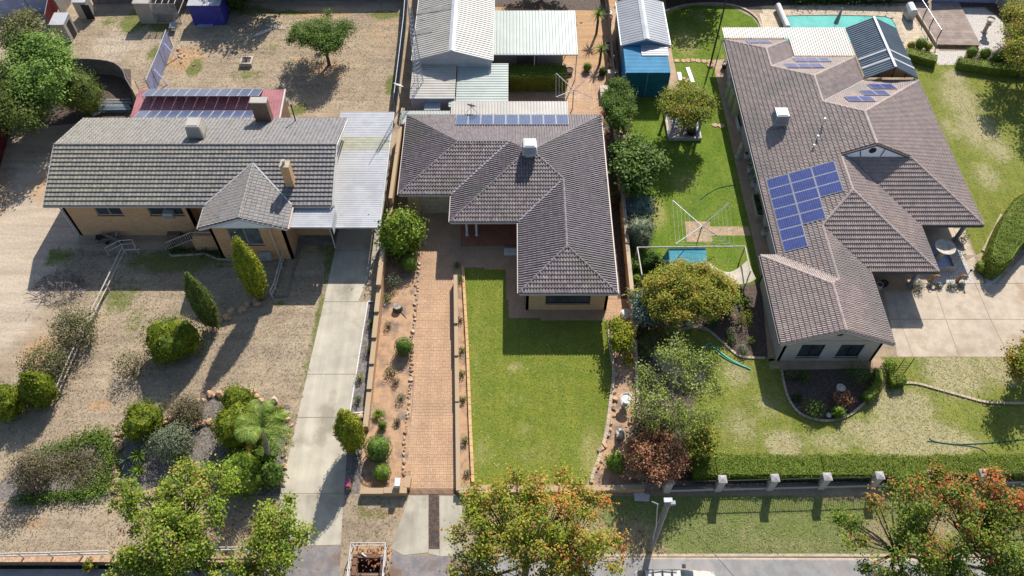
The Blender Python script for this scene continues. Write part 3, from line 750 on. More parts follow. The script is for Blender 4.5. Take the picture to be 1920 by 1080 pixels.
# centre drive and forecourt: clay pavers laid in pairs over a joint bed
def basket(name, polys, m, mb_, lift, s=.23, seed=1, pairs=True):
    rr = random.Random(seed); root = bpy.data.objects.new(name, None); COL.objects.link(root); root["kind"] = "structure"
    mb = MB(); wp = [PX(*p) for p in polys]
    xs = [q[0] for p in wp for q in p]; ys = [q[1] for p in wp for q in p]
    nx0, nx1 = math.floor(min(xs) / s), math.ceil(max(xs) / s); ny0, ny1 = math.floor(min(ys) / s), math.ceil(max(ys) / s)
    X, Y = np.meshgrid((np.arange(nx0, nx1) + .5) * s, (np.arange(ny0, ny1) + .5) * s)
    ins = np.zeros(X.shape, bool)
    for p in wp: ins |= in_poly(X, Y, p)
    g = .008
    for j in range(X.shape[0]):
        for i in range(X.shape[1]):
            if not ins[j, i]: continue
            cx, cy = X[j, i], Y[j, i]
            hz = s / 2
            for e in (0, 1):
                k = rr.uniform(.92, 1.07); c = (k, k * rr.uniform(.96, 1.03), k * rr.uniform(.95, 1.05)); z = lift + .012 + rr.uniform(-.004, .004)
                if (i + j) % 2 and pairs: a = (cx - hz + g, cx + hz - g, cy - hz + g + e * hz, cy - g + e * hz)
                else: a = (cx - hz + g + e * hz, cx - g + e * hz, cy - hz + g, cy + hz - g)
                q = lambda x_, y_: (x_, y_, gz(x_, y_) + z + rr.uniform(-.0015, .0015))
                mb.add([q(a[0], a[2]), q(a[1], a[2]), q(a[1], a[3]), q(a[0], a[3])], [(0, 1, 2, 3)], c)
    mb.build('paver', m, root)["kind"] = "stuff"
    for p, l in zip(wp, range(9)): sheet('bedding', p, lift + .0005 * l, mb_, kind=None, parent=root)
    return root
basket('driveway', [[(765, 919), (858, 919), (853, 500), (784, 500)], [(765, 372), (880, 372), (868, 500), (780, 500)], [(866, 462), (976, 462), (976, 506), (866, 502)], [(948, 503), (985, 503), (985, 598), (953, 598)], [(980, 560), (1182, 560), (1182, 602), (980, 598)]], 'paver', 'paver_base', .006)
# concrete crossover with a pebble strip and dark threshold of bricks
sl = bpy.data.objects.new('crossover', None); COL.objects.link(sl); sl["kind"] = "structure"
sheet('slab', PX((767, 930), (803, 930), (803, 1036), (757, 1041), (733, 1029)), .012, 'concrete', kind=None, parent=sl)
sheet('slab', PX((824, 930), (856, 930), (867, 952), (867, 1043), (825, 1043)), .012, 'concrete', kind=None, parent=sl)
sheet('slab', PX((804, 1030), (824, 1030), (824, 1043), (804, 1038)), .013, 'concrete', kind=None, parent=sl)
sheet('pebble_strip', PX((804, 927), (823, 927), (824, 1029), (804, 1029)), .010, 'mulch', kind=None, parent=sl)
sheet('threshold', PX((763, 918.5), (858, 918.5), (858, 926.5), (763, 926.5)), .030, 'brick_brown', kind=None, parent=sl)
# centre lawn
LAWN = PX((869, 503), (949, 503), (954, 597), (1126, 600), (1141, 606), (1147, 650), (1148, 700), (1140, 760), (1132, 815), (1118, 870), (1100, 908), (886, 908), (876, 760), (870, 600))
LC = blobs([(0, 965, 690, 14, 8, .9), (0, 985, 800, 16, 8, .7), (0, 900, 850, 30, 30, .45), (0, 1110, 850, 26, 50, .6), (0, 890, 700, 14, 120, .3), (0, 1000, 850, 70, 40, .3), (0, 975, 750, 20, 10, .4)])
sheet('lawn', LAWN, .008, 'lawn', .6, LC)
GREEN = [A(152, 162, 60), A(134, 150, 52), A(168, 174, 80)]; DRYG = [A(206, 192, 144), A(186, 178, 118)]
tufts('grass', LAWN, 150, .05, (GREEN, DRYG), LC, lift=.006)
# right: back lawn, front lawn, side lawn
LR = PX((1250, 24), (1300, 10), (1370, 12), (1410, 32), (1428, 54), (1368, 70), (1362, 110), (1335, 112), (1346, 160), (1376, 290), (1410, 440), (1428, 530), (1330, 545), (1180, 540), (1178, 400), (1160, 290), (1188, 215), (1186, 178), (1278, 172), (1262, 108))
C1 = blobs([(0, 1232, 400, 14, 24, 1.), (0, 1285, 80, 25, 30, .7), (0, 1300, 130, 30, 14, .3), (0, 1280, 340, 40, 30, .4), (0, 1320, 70, 30, 14, .4), (0, 1370, 360, 20, 40, .25), (0, 1310, 30, 20, 14, .5), (0, 1355, 110, 10, 10, .5), (0, 1340, 500, 40, 16, .3)])
sheet('lawn', LR, .008, 'lawn_back', .6, C1)
tufts('grass', LR, 80, .05, ([A(138, 160, 54), A(122, 148, 48), A(156, 172, 76)], DRYG), C1, lift=.006)
LF = PX((1340, 662), (1462, 672), (1468, 700), (1478, 750), (1500, 780), (1545, 790), (1590, 780), (1640, 740), (1665, 722), (1660, 676), (1650, 670), (1990, 670), (1990, 864), (1290, 866), (1300, 760))
C2 = blobs([(0, 1790, 700, 55, 40, .95), (0, 1690, 760, 60, 30, .9), (0, 1700, 820, 90, 40, 1.0), (0, 1470, 835, 30, 26, 1.1), (0, 1390, 800, 40, 40, .5), (0, 1870, 690, 40, 30, .9), (0, 1560, 830, 60, 26, .55), (0, 1780, 830, 50, 20, 1.), (0, 1380, 700, 30, 30, .6), (0, 1440, 760, 30, 30, .45), (0, 1600, 800, 30, 16, .7)])
sheet('lawn', LF, .008, 'lawn_right', .6, C2)
tufts('grass', LF, 120, .055, (GREEN, [A(204, 190, 152), A(184, 172, 126), A(168, 164, 108)]), C2, lift=.006)
LI = PX((1195, 640), (1215, 618), (1262, 612), (1300, 612), (1340, 628), (1362, 655), (1390, 668), (1462, 674), (1340, 700), (1290, 700), (1250, 664))
sheet('lawn', LI, .012, 'lawn_right', .6, C2)
tufts('grass', LI, 110, .05, (GREEN, DRYG), C2, lift=.01)
LS = PX((1700, 100), (1745, 118), (1800, 118), (1990, 130), (1990, 330), (1920, 362), (1875, 405), (1852, 445), (1842, 472), (1830, 478), (1810, 430), (1780, 330), (1740, 230))
C3 = blobs([(0, 1800, 185, 40, 40, .65), (0, 1830, 240, 40, 40, .75), (0, 1790, 145, 20, 16, .8), (0, 1850, 330, 30, 30, .55), (0, 1780, 240, 20, 30, .5), (0, 1870, 280, 30, 30, .6)])
sheet('lawn', LS, .008, 'lawn_right', .6, C3)
tufts('grass', LS, 70, .055, (GREEN, DRYG), C3, lift=.006)
VR = [(8.2, 18.85), (78, 18.85), (78, 15.4), (8.2, 15.4)]
VL = [(-2.2, 18.6), (8.2, 18.85), (8.2, 15.4), (-2.2, 15.4)]
C4 = blobs([(0, 1190, 1010, 50, 40, .8), (0, 1640, 1000, 50, 30, .75), (0, 1780, 980, 40, 30, .9), (0, 1230, 1030, 20, 8, 1.2), (0, 1480, 1020, 120, 12, .4), (0, 1060, 980, 60, 40, 1.2), (0, 960, 990, 80, 60, 1.1), (0, 1600, 930, 120, 10, .7), (0, 1400, 1000, 60, 20, .3)])
sheet('verge', VR, .008, 'verge', .5, C4)
sheet('verge', VL, .007, 'verge', .5, C4)
VG = ([A(150, 158, 92), A(136, 148, 78), A(164, 168, 104)], [A(200, 180, 142), A(180, 164, 120)])
tufts('grass', VR[:1] + [(40, 18.85), (40, 15.4)] + VR[3:], 160, .055, VG, C4, lift=.006)
tufts('grass', VL, 130, .055, VG, C4, lift=.006)
# dry grass tufts over the bare yards
DP = ([A(206, 186, 160), A(184, 165, 142), A(164, 147, 126), A(150, 142, 104)], [A(146, 150, 90), A(126, 132, 72)])
for poly, dn in ((PX((120, 470), (360, 470), (520, 470), (632, 430), (618, 510), (530, 900), (508, 1020), (0, 1040), (0, 800), (110, 735)), 80), (PX((0, 610), (235, 470), (140, 450), (90, 520), (60, 600)), 30),
                 (PX((150, 20), (760, 20), (745, 205), (660, 205), (530, 218), (300, 165), (140, 115)), 55), (PX((646, 930), (756, 930), (735, 1030), (742, 1042), (640, 1042)), 60)):
    tufts('dry_grass', poly, dn, .075, DP, GB, wd=.02)
# paths and slabs on the right block
slabs('garden_path', [((1337, 112), (1364, 112), (1381, 165), (1348, 165)), ((1348, 165.5), (1381, 165.5), (1398, 240), (1365, 240)), ((1365, 240.5), (1398, 240.5), (1416, 330), (1384, 330)), ((1384, 330.5), (1416, 330.5), (1436, 424), (1406, 424)), ((1406, 424.5), (1436, 424.5), (1448, 500), (1423, 500)), ((1423, 500.5), (1436, 500.5), (1447, 580), (1433, 580)), ((1433, 580.5), (1447, 580.5), (1458, 671), (1440, 671)), ((1440, 671.5), (1545, 671.5), (1545, 692), (1443, 692)), ((1545.5, 671.5), (1655, 671.5), (1655, 688), (1545.5, 692))], 'path', .012)
sheet('hoist_pad', PX((1284, 415.5), (1331, 415.5), (1336, 453.5), (1288, 453.5)), .016, 'path')
sheet('hoist_path', PX((1332, 425), (1404, 425), (1408, 442), (1334, 442)), .018, 'path')
sheet('shed_path', PX((1254, 84), (1262, 108), (1272, 172), (1256, 172), (1250, 100)), .014, 'path')
sheet('concrete_path', PX((1134, 20), (1160, 14), (1170, 130), (1168, 178), (1150, 178), (1146, 120)), .012, 'path')
vl = [[(1655, 532), (1668, 599), (1683, 669.5)], [(1669, 532), (1686, 599), (1712, 669.5)], [(1750, 532), (1773, 599), (1799, 669.5)], [(1828, 532), (1857, 599), (1892, 669.5)], [(1990, 532), (1990, 599), (1990, 669.5)]]
rows = [(vl[i][j], vl[i + 1][j], vl[i + 1][j + 1], vl[i][j + 1]) for i in range(4) for j in range(2)]
rows += [((1640, 505), (1750, 505), (1750, 531.5), (1655, 531.5)), ((1810, 490), (1826, 480), (1846, 531.5), (1830, 531.5)), ((1787, 428), (1808, 428), (1826, 479.5), (1806, 479.5)), ((1725, 424), (1786.5, 424), (1800, 457), (1740, 457)), ((1900, 500), (1990, 400), (1990, 531.5), (1870, 531.5))]
slabs('driveway', rows, 'aggregate', .012)
sheet('gravel_bed', PX((1740, 456), (1799, 458), (1806, 480), (1830, 531), (1750, 531), (1720, 531), (1730, 500)), .010, 'white_gravel')
sheet('gravel_bed', PX((1842, 500), (1858, 500), (1880, 515), (1862, 535), (1850, 535)), .018, 'white_gravel')
sheet('gravel_path', PX((1752, 96), (1812, 96), (1800, 122), (1758, 122)), .014, 'white_gravel')
sheet('gravel_path', PX((1800, 16), (1845, 16), (1880, 40), (1885, 90), (1840, 98), (1812, 94)), .012, 'white_gravel')
# beds
sheet('garden_bed', PX((1466, 694), (1655, 690), (1648, 735), (1590, 779), (1545, 789), (1500, 779), (1478, 749)), .009, 'mulch')
sheet('garden_bed', PX((1178, 545), (1420, 500), (1430, 560), (1440, 671), (1390, 666), (1362, 652), (1340, 626), (1300, 609), (1262, 609), (1215, 615), (1195, 640), (1250, 700), (1330, 720), (1310, 900), (1216, 906), (1196, 900)), .007, 'mulch')
sheet('garden_bed', PX((1150, 605), (1190, 600), (1205, 905), (1108, 908), (1130, 850), (1146, 760), (1153, 690)), .009, 'orange_soil')
sheet('garden_bed', PX((1150, 170), (1188, 178), (1188, 215), (1176, 260), (1180, 400), (1184, 540), (1176, 540), (1152, 270)), .009, 'orange_soil')
sheet('garden_bed', PX((715, 470), (780, 500), (765, 918), (676, 918), (684, 805), (697, 800)), .009, 'orange_soil')
sheet('garden_bed', PX((856, 500), (868, 500), (884, 905), (864, 905)), .009, 'orange_soil')
sheet('garden_bed', PX((690, 567), (703, 567), (690, 700), (686, 775), (656, 778)), .016, 'grey_mulch')
sheet('garden_bed', PX((655, 782), (682, 780), (674, 925), (646, 928)), .014, 'grey_mulch')
sheet('garden_bed', PX((925, -10), (1135, -10), (1135, 20), (1000, 17), (925, 12)), .010, 'mulch')  # dark sheet across the far end of the centre yard
sheet('side_strip', PX((1132, 215), (1150, 215), (1176, 560), (1158, 560), (1140, 300)), .010, 'mulch')
sheet('garden_bed', PX((1245, -20), (1700, -20), (1700, 6), (1440, 10), (1400, 14), (1370, 8), (1310, 6), (1250, 20)), .006, 'mulch')
sheet('garden_bed', PX((1795, -10), (1990, -10), (1990, 128), (1900, 128), (1795, 112), (1840, 100), (1888, 92), (1882, 38), (1846, 13), (1800, 14)), .009, 'mulch')
sheet('garden_bed', PX((0, 905), (0, 940), (205, 936), (222, 900), (215, 815), (110, 830), (60, 845)), .01, 'grey_mulch')
sheet('garden_bed', PX((225, 830), (300, 800), (400, 740), (545, 760), (530, 930), (225, 930)), .006, 'grey_mulch')
sheet('garden_bed', PX((140, 122), (245, 130), (250, 220), (60, 240), (40, 200)), .008, 'mulch')
# rear paving of the centre block and pool terrace
basket('patio', [[(953, 120), (1062, 118), (1128, 128), (1132, 214), (953, 214)]], 'paver', 'paver_base', .008, s=.36, seed=4)
basket('pool_terrace', [[(1430, 12), (1700, 12), (1762, 96), (1700, 96), (1690, 66), (1420, 66)]], 'cream_paver', 'paver_base', .008, s=.4, seed=5, pairs=False)
basket('veranda_floor', [[(866, 418), (975, 418), (975, 461), (866, 461)]], 'red_tile', 'paver_base', .15, s=.2, seed=6)
MB().box(*[f(W(866, 418.5).x, W(975, 418.5).x) for f in (min, max)], W(0, 461.8).y, W(0, 415).y, -.02, .145).build('veranda_slab', 'brick_brown')["kind"] = "structure"
# pit walls
pit = MB()
x0, x1, y0, y1 = PIT
pit.box(x0 - .25, x0, y0 - .2, y1 + .2, -1.9, -.3).box(x1, x1 + .25, y0 - .2, y1 + .2, -1.9, -.3).box(x0, x1, y1, y1 + .25, -1.9, gz(-9, y1) + .03).box(x0, x1, y0 - .25, y0, -1.9, -.52)
pit.build('drain_pit', 'pit_brick')["kind"] = "structure"
sheet('pit_floor', [(x0 - .1, y0 - .1), (x1 + .1, y0 - .1), (x1 + .1, y1 + .1), (x0 - .1, y1 + .1)], -1.2, 'mulch')
# ------------------------------------------------------------------ ROOFS
def clip(P, a, b, c, eps=1e-9):
    out = []; n = len(P)
    for i in range(n):
        p, q = P[i], P[(i + 1) % n]; dp = a * p[0] + b * p[1] + c; dq = a * q[0] + b * q[1] + c
        if dp >= -eps: out.append(p)
        if (dp > eps and dq < -eps) or (dp < -eps and dq > eps):
            f = dp / (dp - dq); out.append(tuple(p[k] + (q[k] - p[k]) * f for k in range(len(p))))
    return out
def area(P): return abs(sum(P[i][0] * P[(i + 1) % len(P)][1] - P[(i + 1) % len(P)][0] * P[i][1] for i in range(len(P)))) / 2 if len(P) > 2 else 0
class Roof:
    """hip and gable roof over overlapping rectangles of one pitch; R: (x0, x1, y0, y1, sloping sides)"""
    def __init__(s, R, ze, tan): s.R, s.ze, s.t = R, ze, tan
    def side(s, r, k): x0, x1, y0, y1, _ = r; return {'W': (1, 0, -x0), 'E': (-1, 0, x1), 'S': (0, 1, -y0), 'N': (0, -1, y1)}[k]
    def z(s, x, y):
        best = 0
        for r in s.R:
            if r[0] - 1e-6 <= x <= r[1] + 1e-6 and r[2] - 1e-6 <= y <= r[3] + 1e-6:
                best = max(best, min(a * x + b * y + c for a, b, c in (s.side(r, k) for k in r[4])))
        return s.ze + s.t * best
    def faces(s):
        out = []
        for i, r in enumerate(s.R):
            for k in r[4]:
                f = s.side(r, k); P = [(r[0], r[2]), (r[1], r[2]), (r[1], r[3]), (r[0], r[3])]
                for k2 in r[4]:
                    if k2 != k: g = s.side(r, k2); P = clip(P, g[0] - f[0], g[1] - f[1], g[2] - f[2])
                pieces = [P] if area(P) > .01 else []
                for j, q in enumerate(s.R):
                    if j == i: continue
                    e = 1e-4 if j < i else -1e-4; H = []
                    for k2 in 'NSEW':
                        g = s.side(q, k2)
                        H.append((g[0] - f[0], g[1] - f[1], g[2] - f[2] + e) if k2 in q[4] else (g[0], g[1], g[2] + 1e-4))
                    new = []
                    for p in pieces:
                        for h in H:
                            o = clip(p, -h[0], -h[1], -h[2]) if (abs(h[0]) + abs(h[1])) > 1e-9 else (p if h[2] < 0 else [])
                            if area(o) > .01: new.append(o)
                            p = clip(p, *h) if (abs(h[0]) + abs(h[1])) > 1e-9 else (p if h[2] > 0 else [])
                            if area(p) < .01: break
                    pieces = new
                out += [(k, f, p) for p in pieces]
        return out
PROF = {'roman': [(0, 0), (.06, 0), (.11, .072), (.21, .072), (.27, 0), (.3, 0)], 'double': [(0, 0), (.03, .05), (.085, .05), (.12, 0), (.16, 0), (.19, .05), (.245, .05), (.28, 0), (.3, 0)], 'flat': [(0, 0.), (.13, .004), (.17, .020), (.26, .020), (.30, 0.)]}
def tile_roof(root, R, mat_, gauge=.33, wid=.3, prof='roman', lip=.035, tile_tints=(), seed=3, slope=None, tone=None):  # per-slope tile tints: moss, odd tiles, painted sky glint
    rr = random.Random(seed); t = R.t; ul = MB(); tl = MB(); cosp = 1 / math.sqrt(1 + t * t); g = gauge * cosp
    for k, f, P in R.faces():
        zf = lambda x, y: R.ze + t * (f[0] * x + f[1] * y + f[2])
        Q = P if sum(P[i][0] * P[(i + 1) % len(P)][1] - P[(i + 1) % len(P)][0] * P[i][1] for i in range(len(P))) > 0 else P[::-1]
        ul.add([(x, y, zf(x, y) - .02) for x, y in Q], [tuple(range(len(Q)))])
        up = (f[0], f[1]); al = (-f[1], f[0])                    # plan directions: up the slope, along the eave
        off = f[2]
        ds = [f[0] * x + f[1] * y + off for x, y in Q]; ts = [al[0] * x + al[1] * y for x, y in Q]
        edges = []
        for i in range(len(Q)):
            p, q = Q[i], Q[(i + 1) % len(Q)]; ex, ey = q[0] - p[0], q[1] - p[1]; L = math.hypot(ex, ey)
            if L > 1e-6: edges.append((-ey / L, ex / L, (ey * p[0] - ex * p[1]) / L))
        pr = [(a * wid / .3, h) for a, h in PROF[prof]]
        for row in range(math.floor(min(ds) / g + 1e-6), math.ceil(max(ds) / g - 1e-6)):
            d0, d1 = row * g, (row + 1) * g
            if row == 0: d0 -= .04
            for c in range(math.floor(min(ts) / wid), math.ceil(max(ts) / wid)):
                pos = lambda d, u: ((d - off) * up[0] + u * al[0], (d - off) * up[1] + u * al[1])
                cs = [pos(d, u) for d in (d0, d1) for u in (c * wid, (c + 1) * wid)]
                mn = [min(a * x + b * y + e for x, y in cs) for a, b, e in edges]
                if any(max(a * x + b * y + e for x, y in cs) < 0 for a, b, e in edges): continue
                kt = rr.uniform(.93, 1.06)
                col = [kt * rr.uniform(.98, 1.02) for _ in range(3)]
                cm = cs[0]
                if tile_tints: 
                    for m_ in tile_tints:
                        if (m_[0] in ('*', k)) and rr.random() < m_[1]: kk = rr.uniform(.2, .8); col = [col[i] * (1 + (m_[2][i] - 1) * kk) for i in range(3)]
                if tone: tk = tone(cm[0], cm[1]); col = [col[i] * tk[i] for i in range(3)]
                quads = []
                j = rr.uniform(-.004, .004)
                for (a, h), (a2, h2) in zip(pr, pr[1:]):
                    pts = []
                    for d, u, hh in ((d0, c * wid + a, h + lip + j), (d0, c * wid + a2, h2 + lip + j), (d1, c * wid + a2, h2), (d1, c * wid + a, h)):
                        x, y = pos(d, u); pts.append((x, y, zf(x, y) + hh))
                    quads.append(pts)
                    x, y = pos(d0, c * wid + a); x2, y2 = pos(d0, c * wid + a2); z1, z2 = zf(x, y), zf(x2, y2)
                    quads.append([(x, y, z1 - .01), (x2, y2, z2 - .01), (x2, y2, z2 + h2 + lip + j), (x, y, z1 + h + lip + j)])
                cut = [e for e, m_ in zip(edges, mn) if m_ < (-.045 if row == 0 else -1e-6)]
                if row == 0: cut = [e for e in cut if abs(e[0] - up[0]) + abs(e[1] - up[1]) > 1e-3]
                for q in quads:
                    for e in cut:
                        q = clip(q, *e)
                        if len(q) < 3: break
                    if len(q) >= 3: tl.add(q, [tuple(range(len(q)))], tuple(col))
    ro = ul.build('roof', 'underlay', root)
    o = tl.build('roof_tiles', mat_, ro); o["kind"] = "stuff"
    return ro
RIDGE = {}
def ridge_line(ro, R, p, q, mat_, L=.42, w_=.13, h=.09):
    """overlapping ridge caps from p to q (plan), each its own piece"""
    a = Vector((p[0], p[1], R.z(*p) + .02)); b = Vector((q[0], q[1], R.z(*q) + .02)); d = b - a; n = max(1, round(d.length / L)); l = d.length / n
    if mat_ not in RIDGE:
        mb = MB(); pr = [(-w_, -.06), (-w_ * .62, .055), (-w_ * .2, h), (w_ * .2, h), (w_ * .62, .055), (w_, -.06)]
        v = [(0, y, z) for y, z in pr] + [(1.06, y * .9, z * .9 - .012) for y, z in pr]
        mb.add(v, [(i, i + 1, i + 7, i + 6)[::-1] for i in range(5)] + [(0, 1, 2, 3, 4, 5), (11, 10, 9, 8, 7, 6)])
        RIDGE[mat_] = None; me = mb.build('ridge_tile', mat_); RIDGE[mat_] = me.data; bpy.data.objects.remove(me)
    x = d.normalized(); y = Vector((0, 0, 1)).cross(x).normalized(); z = x.cross(y)
    for i in range(n):
        o = bpy.data.objects.new('ridge_tile', RIDGE[mat_]); COL.objects.link(o); o.parent = ro
        m = Matrix((x, y, z)).transposed().to_4x4(); m.translation = a + d * (i / n) - wloc(ro)
        jit = Matrix.Rotation(random.uniform(-.03, .03), 4, 'Z')
        o.matrix_local = m @ jit @ Matrix.Diagonal((l, 1, 1, 1))
def valley_line(ro, R, p, q, m, w_=.1):
    a = Vector((p[0], p[1], R.z(*p) + .07)); b = Vector((q[0], q[1], R.z(*q) + .07)); MB().bar(a, b, w_, .03).build('valley_flashing', m, ro)
def gutters(root, R, segs, m, w_=.13):
    for p, q in segs:
        mb = MB(); dx, dy = q[0] - p[0], q[1] - p[1]; L = math.hypot(dx, dy); nx, ny = dy / L * w_ * .55, -dx / L * w_ * .55
        mb.bar((p[0] + nx, p[1] + ny, R.ze - .09), (q[0] + nx, q[1] + ny, R.ze - .09), w_, .11)
        mb.build('gutter', m, root)
def wall(root, p, q, z0, z1, m, openings=(), th=.2, name='wall', win=True, glass='glass', frame='white_paint', sill=None):
    """wall from p to q with real openings (a, b, zb, zt) measured along it; each opening gets frame, pane, sill"""
    p, q = Vector((*p, 0)), Vector((*q, 0)); d = q - p; L = d.length; d.normalize(); n = Vector((d.y, -d.x, 0)); mb = MB()
    def seg(a, b, za, zb):
        if b - a < .01 or zb - za < .01: return
        o = p + d * a - n * th; e = p + d * b - n * th
        v = [(c + n * k) + Vector((0, 0, z)) for z in (za, zb) for c, k in ((o, th), (e, th), (e, 0), (o, 0))]
        mb.add(v, [(3, 2, 1, 0), (4, 5, 6, 7), (0, 1, 5, 4), (1, 2, 6, 5), (2, 3, 7, 6), (3, 0, 4, 7)])
    a0 = 0
    for (a, b, zb, zt) in sorted(openings):
        seg(a0, a, z0, z1); seg(a, b, z0, zb); seg(a, b, zt, z1); a0 = b
    seg(a0, L, z0, z1); mb.build(name, m, root)
    for (a, b, zb, zt) in openings:
        if not win: continue
        fr = MB(); P_ = lambda s_, z, o: p + d * s_ + n * o + Vector((0, 0, z))
        for s0, s1, za, zc in ((a, a + .05, zb, zt), (b - .05, b, zb, zt), ((a + b) / 2 - .025, (a + b) / 2 + .025, zb, zt), (a, b, zb, zb + .05), (a, b, zt - .05, zt)):
            o = -.1; v = [P_(s, z, o + k) for z in (za, zc) for s, k in ((s0, .04), (s1, .04), (s1, 0), (s0, 0))]
            fr.add(v, [(3, 2, 1, 0), (4, 5, 6, 7), (0, 1, 5, 4), (1, 2, 6, 5), (2, 3, 7, 6), (3, 0, 4, 7)])
        w_ = fr.build('window', frame, root)
        for k, (s0, s1) in enumerate(((a + .03, (a + b) / 2), ((a + b) / 2, b - .03))):
            g = MB().add([P_(s0, zb + .03, -.09 - .012 * k), P_(s1, zb + .03, -.09 - .012 * k), P_(s1, zt - .03, -.09 - .012 * k), P_(s0, zt - .03, -.09 - .012 * k)], [(0, 1, 2, 3)])
            g.build('pane', glass if k == 0 else ('curtain' if glass == 'curtain' else glass), w_)
        s_ = MB(); v = [P_(s, z, k) for z in (zb - .07, zb - .003) for s, k in ((a - .03, .05), (b + .03, .05), (b + .03, -.1), (a - .03, -.1))]
        s_.add(v, [(3, 2, 1, 0), (4, 5, 6, 7), (0, 1, 5, 4), (1, 2, 6, 5), (2, 3, 7, 6), (3, 0, 4, 7)]).build('sill', sill or m, w_)
PVM = {}
def solar(parent, c, ux, uy, w_=1.0, h=1.65, m='pv'):
    """one panel centred at c, spanned by unit vectors ux, uy"""
    key = (w_, h, m)
    if key not in PVM:
        f = MB(); f.box(-w_ / 2, w_ / 2, -h / 2, h / 2, -.02, .018); fo = f.build('solar_panel', 'white_metal')
        g = MB().add([(-w_ / 2 + .03, -h / 2 + .03, .022), (w_ / 2 - .03, -h / 2 + .03, .022), (w_ / 2 - .03, h / 2 - .03, .022), (-w_ / 2 + .03, h / 2 - .03, .022)], [(0, 1, 2, 3)]).build('cells', m)
        PVM[key] = (fo.data, g.data); bpy.data.objects.remove(fo); bpy.data.objects.remove(g)
    o = link('solar_panel', PVM[key][0], parent); ux = ux.normalized(); uz = ux.cross(uy).normalized(); uy = uz.cross(ux)
    mt = Matrix((ux, uy, uz)).transposed().to_4x4(); mt.translation = Vector(c) - wloc(parent); o.matrix_local = mt
    link('cells', PVM[key][1], o)
def cooler(root, x, y, z, s=1.05, h=1.0, m='cream_metal'):
    """evaporative cooler: tapered box with louvred sides on a dropper"""
    b = MB(); z0 = z - .3
    a, t = s / 2, s / 2 * .86
    b.add([(x - a * .55, y - a * .55, z0), (x + a * .55, y - a * .55, z0), (x + a * .55, y + a * .55, z0), (x - a * .55, y + a * .55, z0), (x - a * .55, y - a * .55, z + .35), (x + a * .55, y - a * .55, z + .35), (x + a * .55, y + a * .55, z + .35), (x - a * .55, y + a * .55, z + .35)], [(0, 1, 5, 4), (1, 2, 6, 5), (2, 3, 7, 6), (3, 0, 4, 7), (4, 5, 6, 7)])
    z += .33
    b.add([(x + i * a, y + j * a, z) for i, j in ((-1, -1), (1, -1), (1, 1), (-1, 1))] + [(x + i * a, y + j * a, z + .12) for i, j in ((-1, -1), (1, -1), (1, 1), (-1, 1))] + [(x + i * t, y + j * t, z + h) for i, j in ((-1, -1), (1, -1), (1, 1), (-1, 1))],
          [(3, 2, 1, 0)] + [(k, (k + 1) % 4, 4 + (k + 1) % 4, 4 + k) for k in range(4)] + [(4 + k, 4 + (k + 1) % 4, 8 + (k + 1) % 4, 8 + k) for k in range(4)] + [(8, 9, 10, 11)])
    o = b.build('evaporative_cooler', m, root)
    MB().box(x - t * .8, x + t * .8, y - t * .8, y + t * .8, z + h + .004, z + h + .05).build('lid', m, o)
    lv = MB()
    for k in range(6):
        zz = z + .2 + k * (h - .3) / 6; f = a + (t - a) * ((zz - z - .12) / (h - .12)); lv.box(x - f * .8, x + f * .8, y - f - .03, y - f + .01, zz, zz + .06); lv.box(x - f - .03, x - f + .01, y - f * .8, y + f * .8, zz, zz + .06); lv.box(x + f - .01, x + f + .03, y - f * .8, y + f * .8, zz, zz + .06)
    lv.build('louvre', m, o)

# ---------------- centre house
hc = thing('brick_house', 'tan brick house under a purple hipped tile roof with a cooler in the middle', 'house', (-.5, 42, 0))
RC = Roof([(-8.63, 7.3, 41.6, 50.4, 'NSEW'), (-4.58, 7.3, 38.87, 50.4, 'NSEW'), (.5, 7.3, 32.35, 50.4, 'NSEW')], 2.9, .285)
rc = tile_roof(hc, RC, 'tile_purple', seed=5, wid=.21, lip=.06, tile_tints=(('S', .5, (1.38, 1.38, 1.22)), ('S', .25, (.8, .8, .8)), ('W', .2, (1.12, 1.1, 1.1)), ('E', .25, (1.15, 1.13, 1.15)), ('*', .06, (.7, .7, .72))))
ax, ay = -4.58 + 5.765, 38.87 + 5.765
for p, q in (((-8.63, 41.6), (-4.23, 46.0)), ((-8.63, 50.4), (-4.23, 46.0)), ((-4.23, 46.0), (-.2, 46.0)), ((-4.58, 38.87), (ax, ay)), ((ax, ay), (7.3 - 5.765, ay)), ((3.9, 42.27), (1.535, ay)), ((7.3, 50.4), (1.535, ay)), ((3.9, 35.75), (3.9, 42.25)), ((.5, 32.35), (3.9, 35.75)), ((7.3, 32.35), (3.9, 35.75))):
    ridge_line(rc, RC, p, q, 'tile_purple')
for p, q in (((-4.58, 41.6), (-.2, 46.0)), ((.5, 38.87), (3.9, 42.27))): valley_line(rc, RC, p, q, 'white_metal')
gutters(hc, RC, [((-8.63, 41.6), (-4.58, 41.6)), ((-4.58, 41.6), (-4.58, 38.87)), ((-4.58, 38.87), (.5, 38.87)), ((.5, 38.87), (.5, 32.35)), ((.5, 32.35), (7.3, 32.35)), ((7.3, 32.35), (7.3, 50.4)), ((7.3, 50.4), (-8.63, 50.4)), ((-8.63, 50.4), (-8.63, 41.6))], 'gutter_cream')
sf = MB()
for x0, x1, y0, y1, z in ((-8.5, 7.2, 41.75, 50.2, 2.80), (-4.45, 7.2, 39.02, 41.75, 2.795), (.62, 7.2, 32.5, 39.02, 2.79)): sf.box(x0, x1, y0, y1, z - .03, z)
sf.build('soffit', 'soffit', hc)
wall(hc, (1.0, 32.9), (6.85, 32.9), 0, 2.76, 'brick_tan', [(1.4, 4.6, .75, 2.2)], frame='iron', sill='brick_orange')
wall(hc, (6.85, 32.9), (6.85, 49.9), 0, 2.76, 'brick_tan')
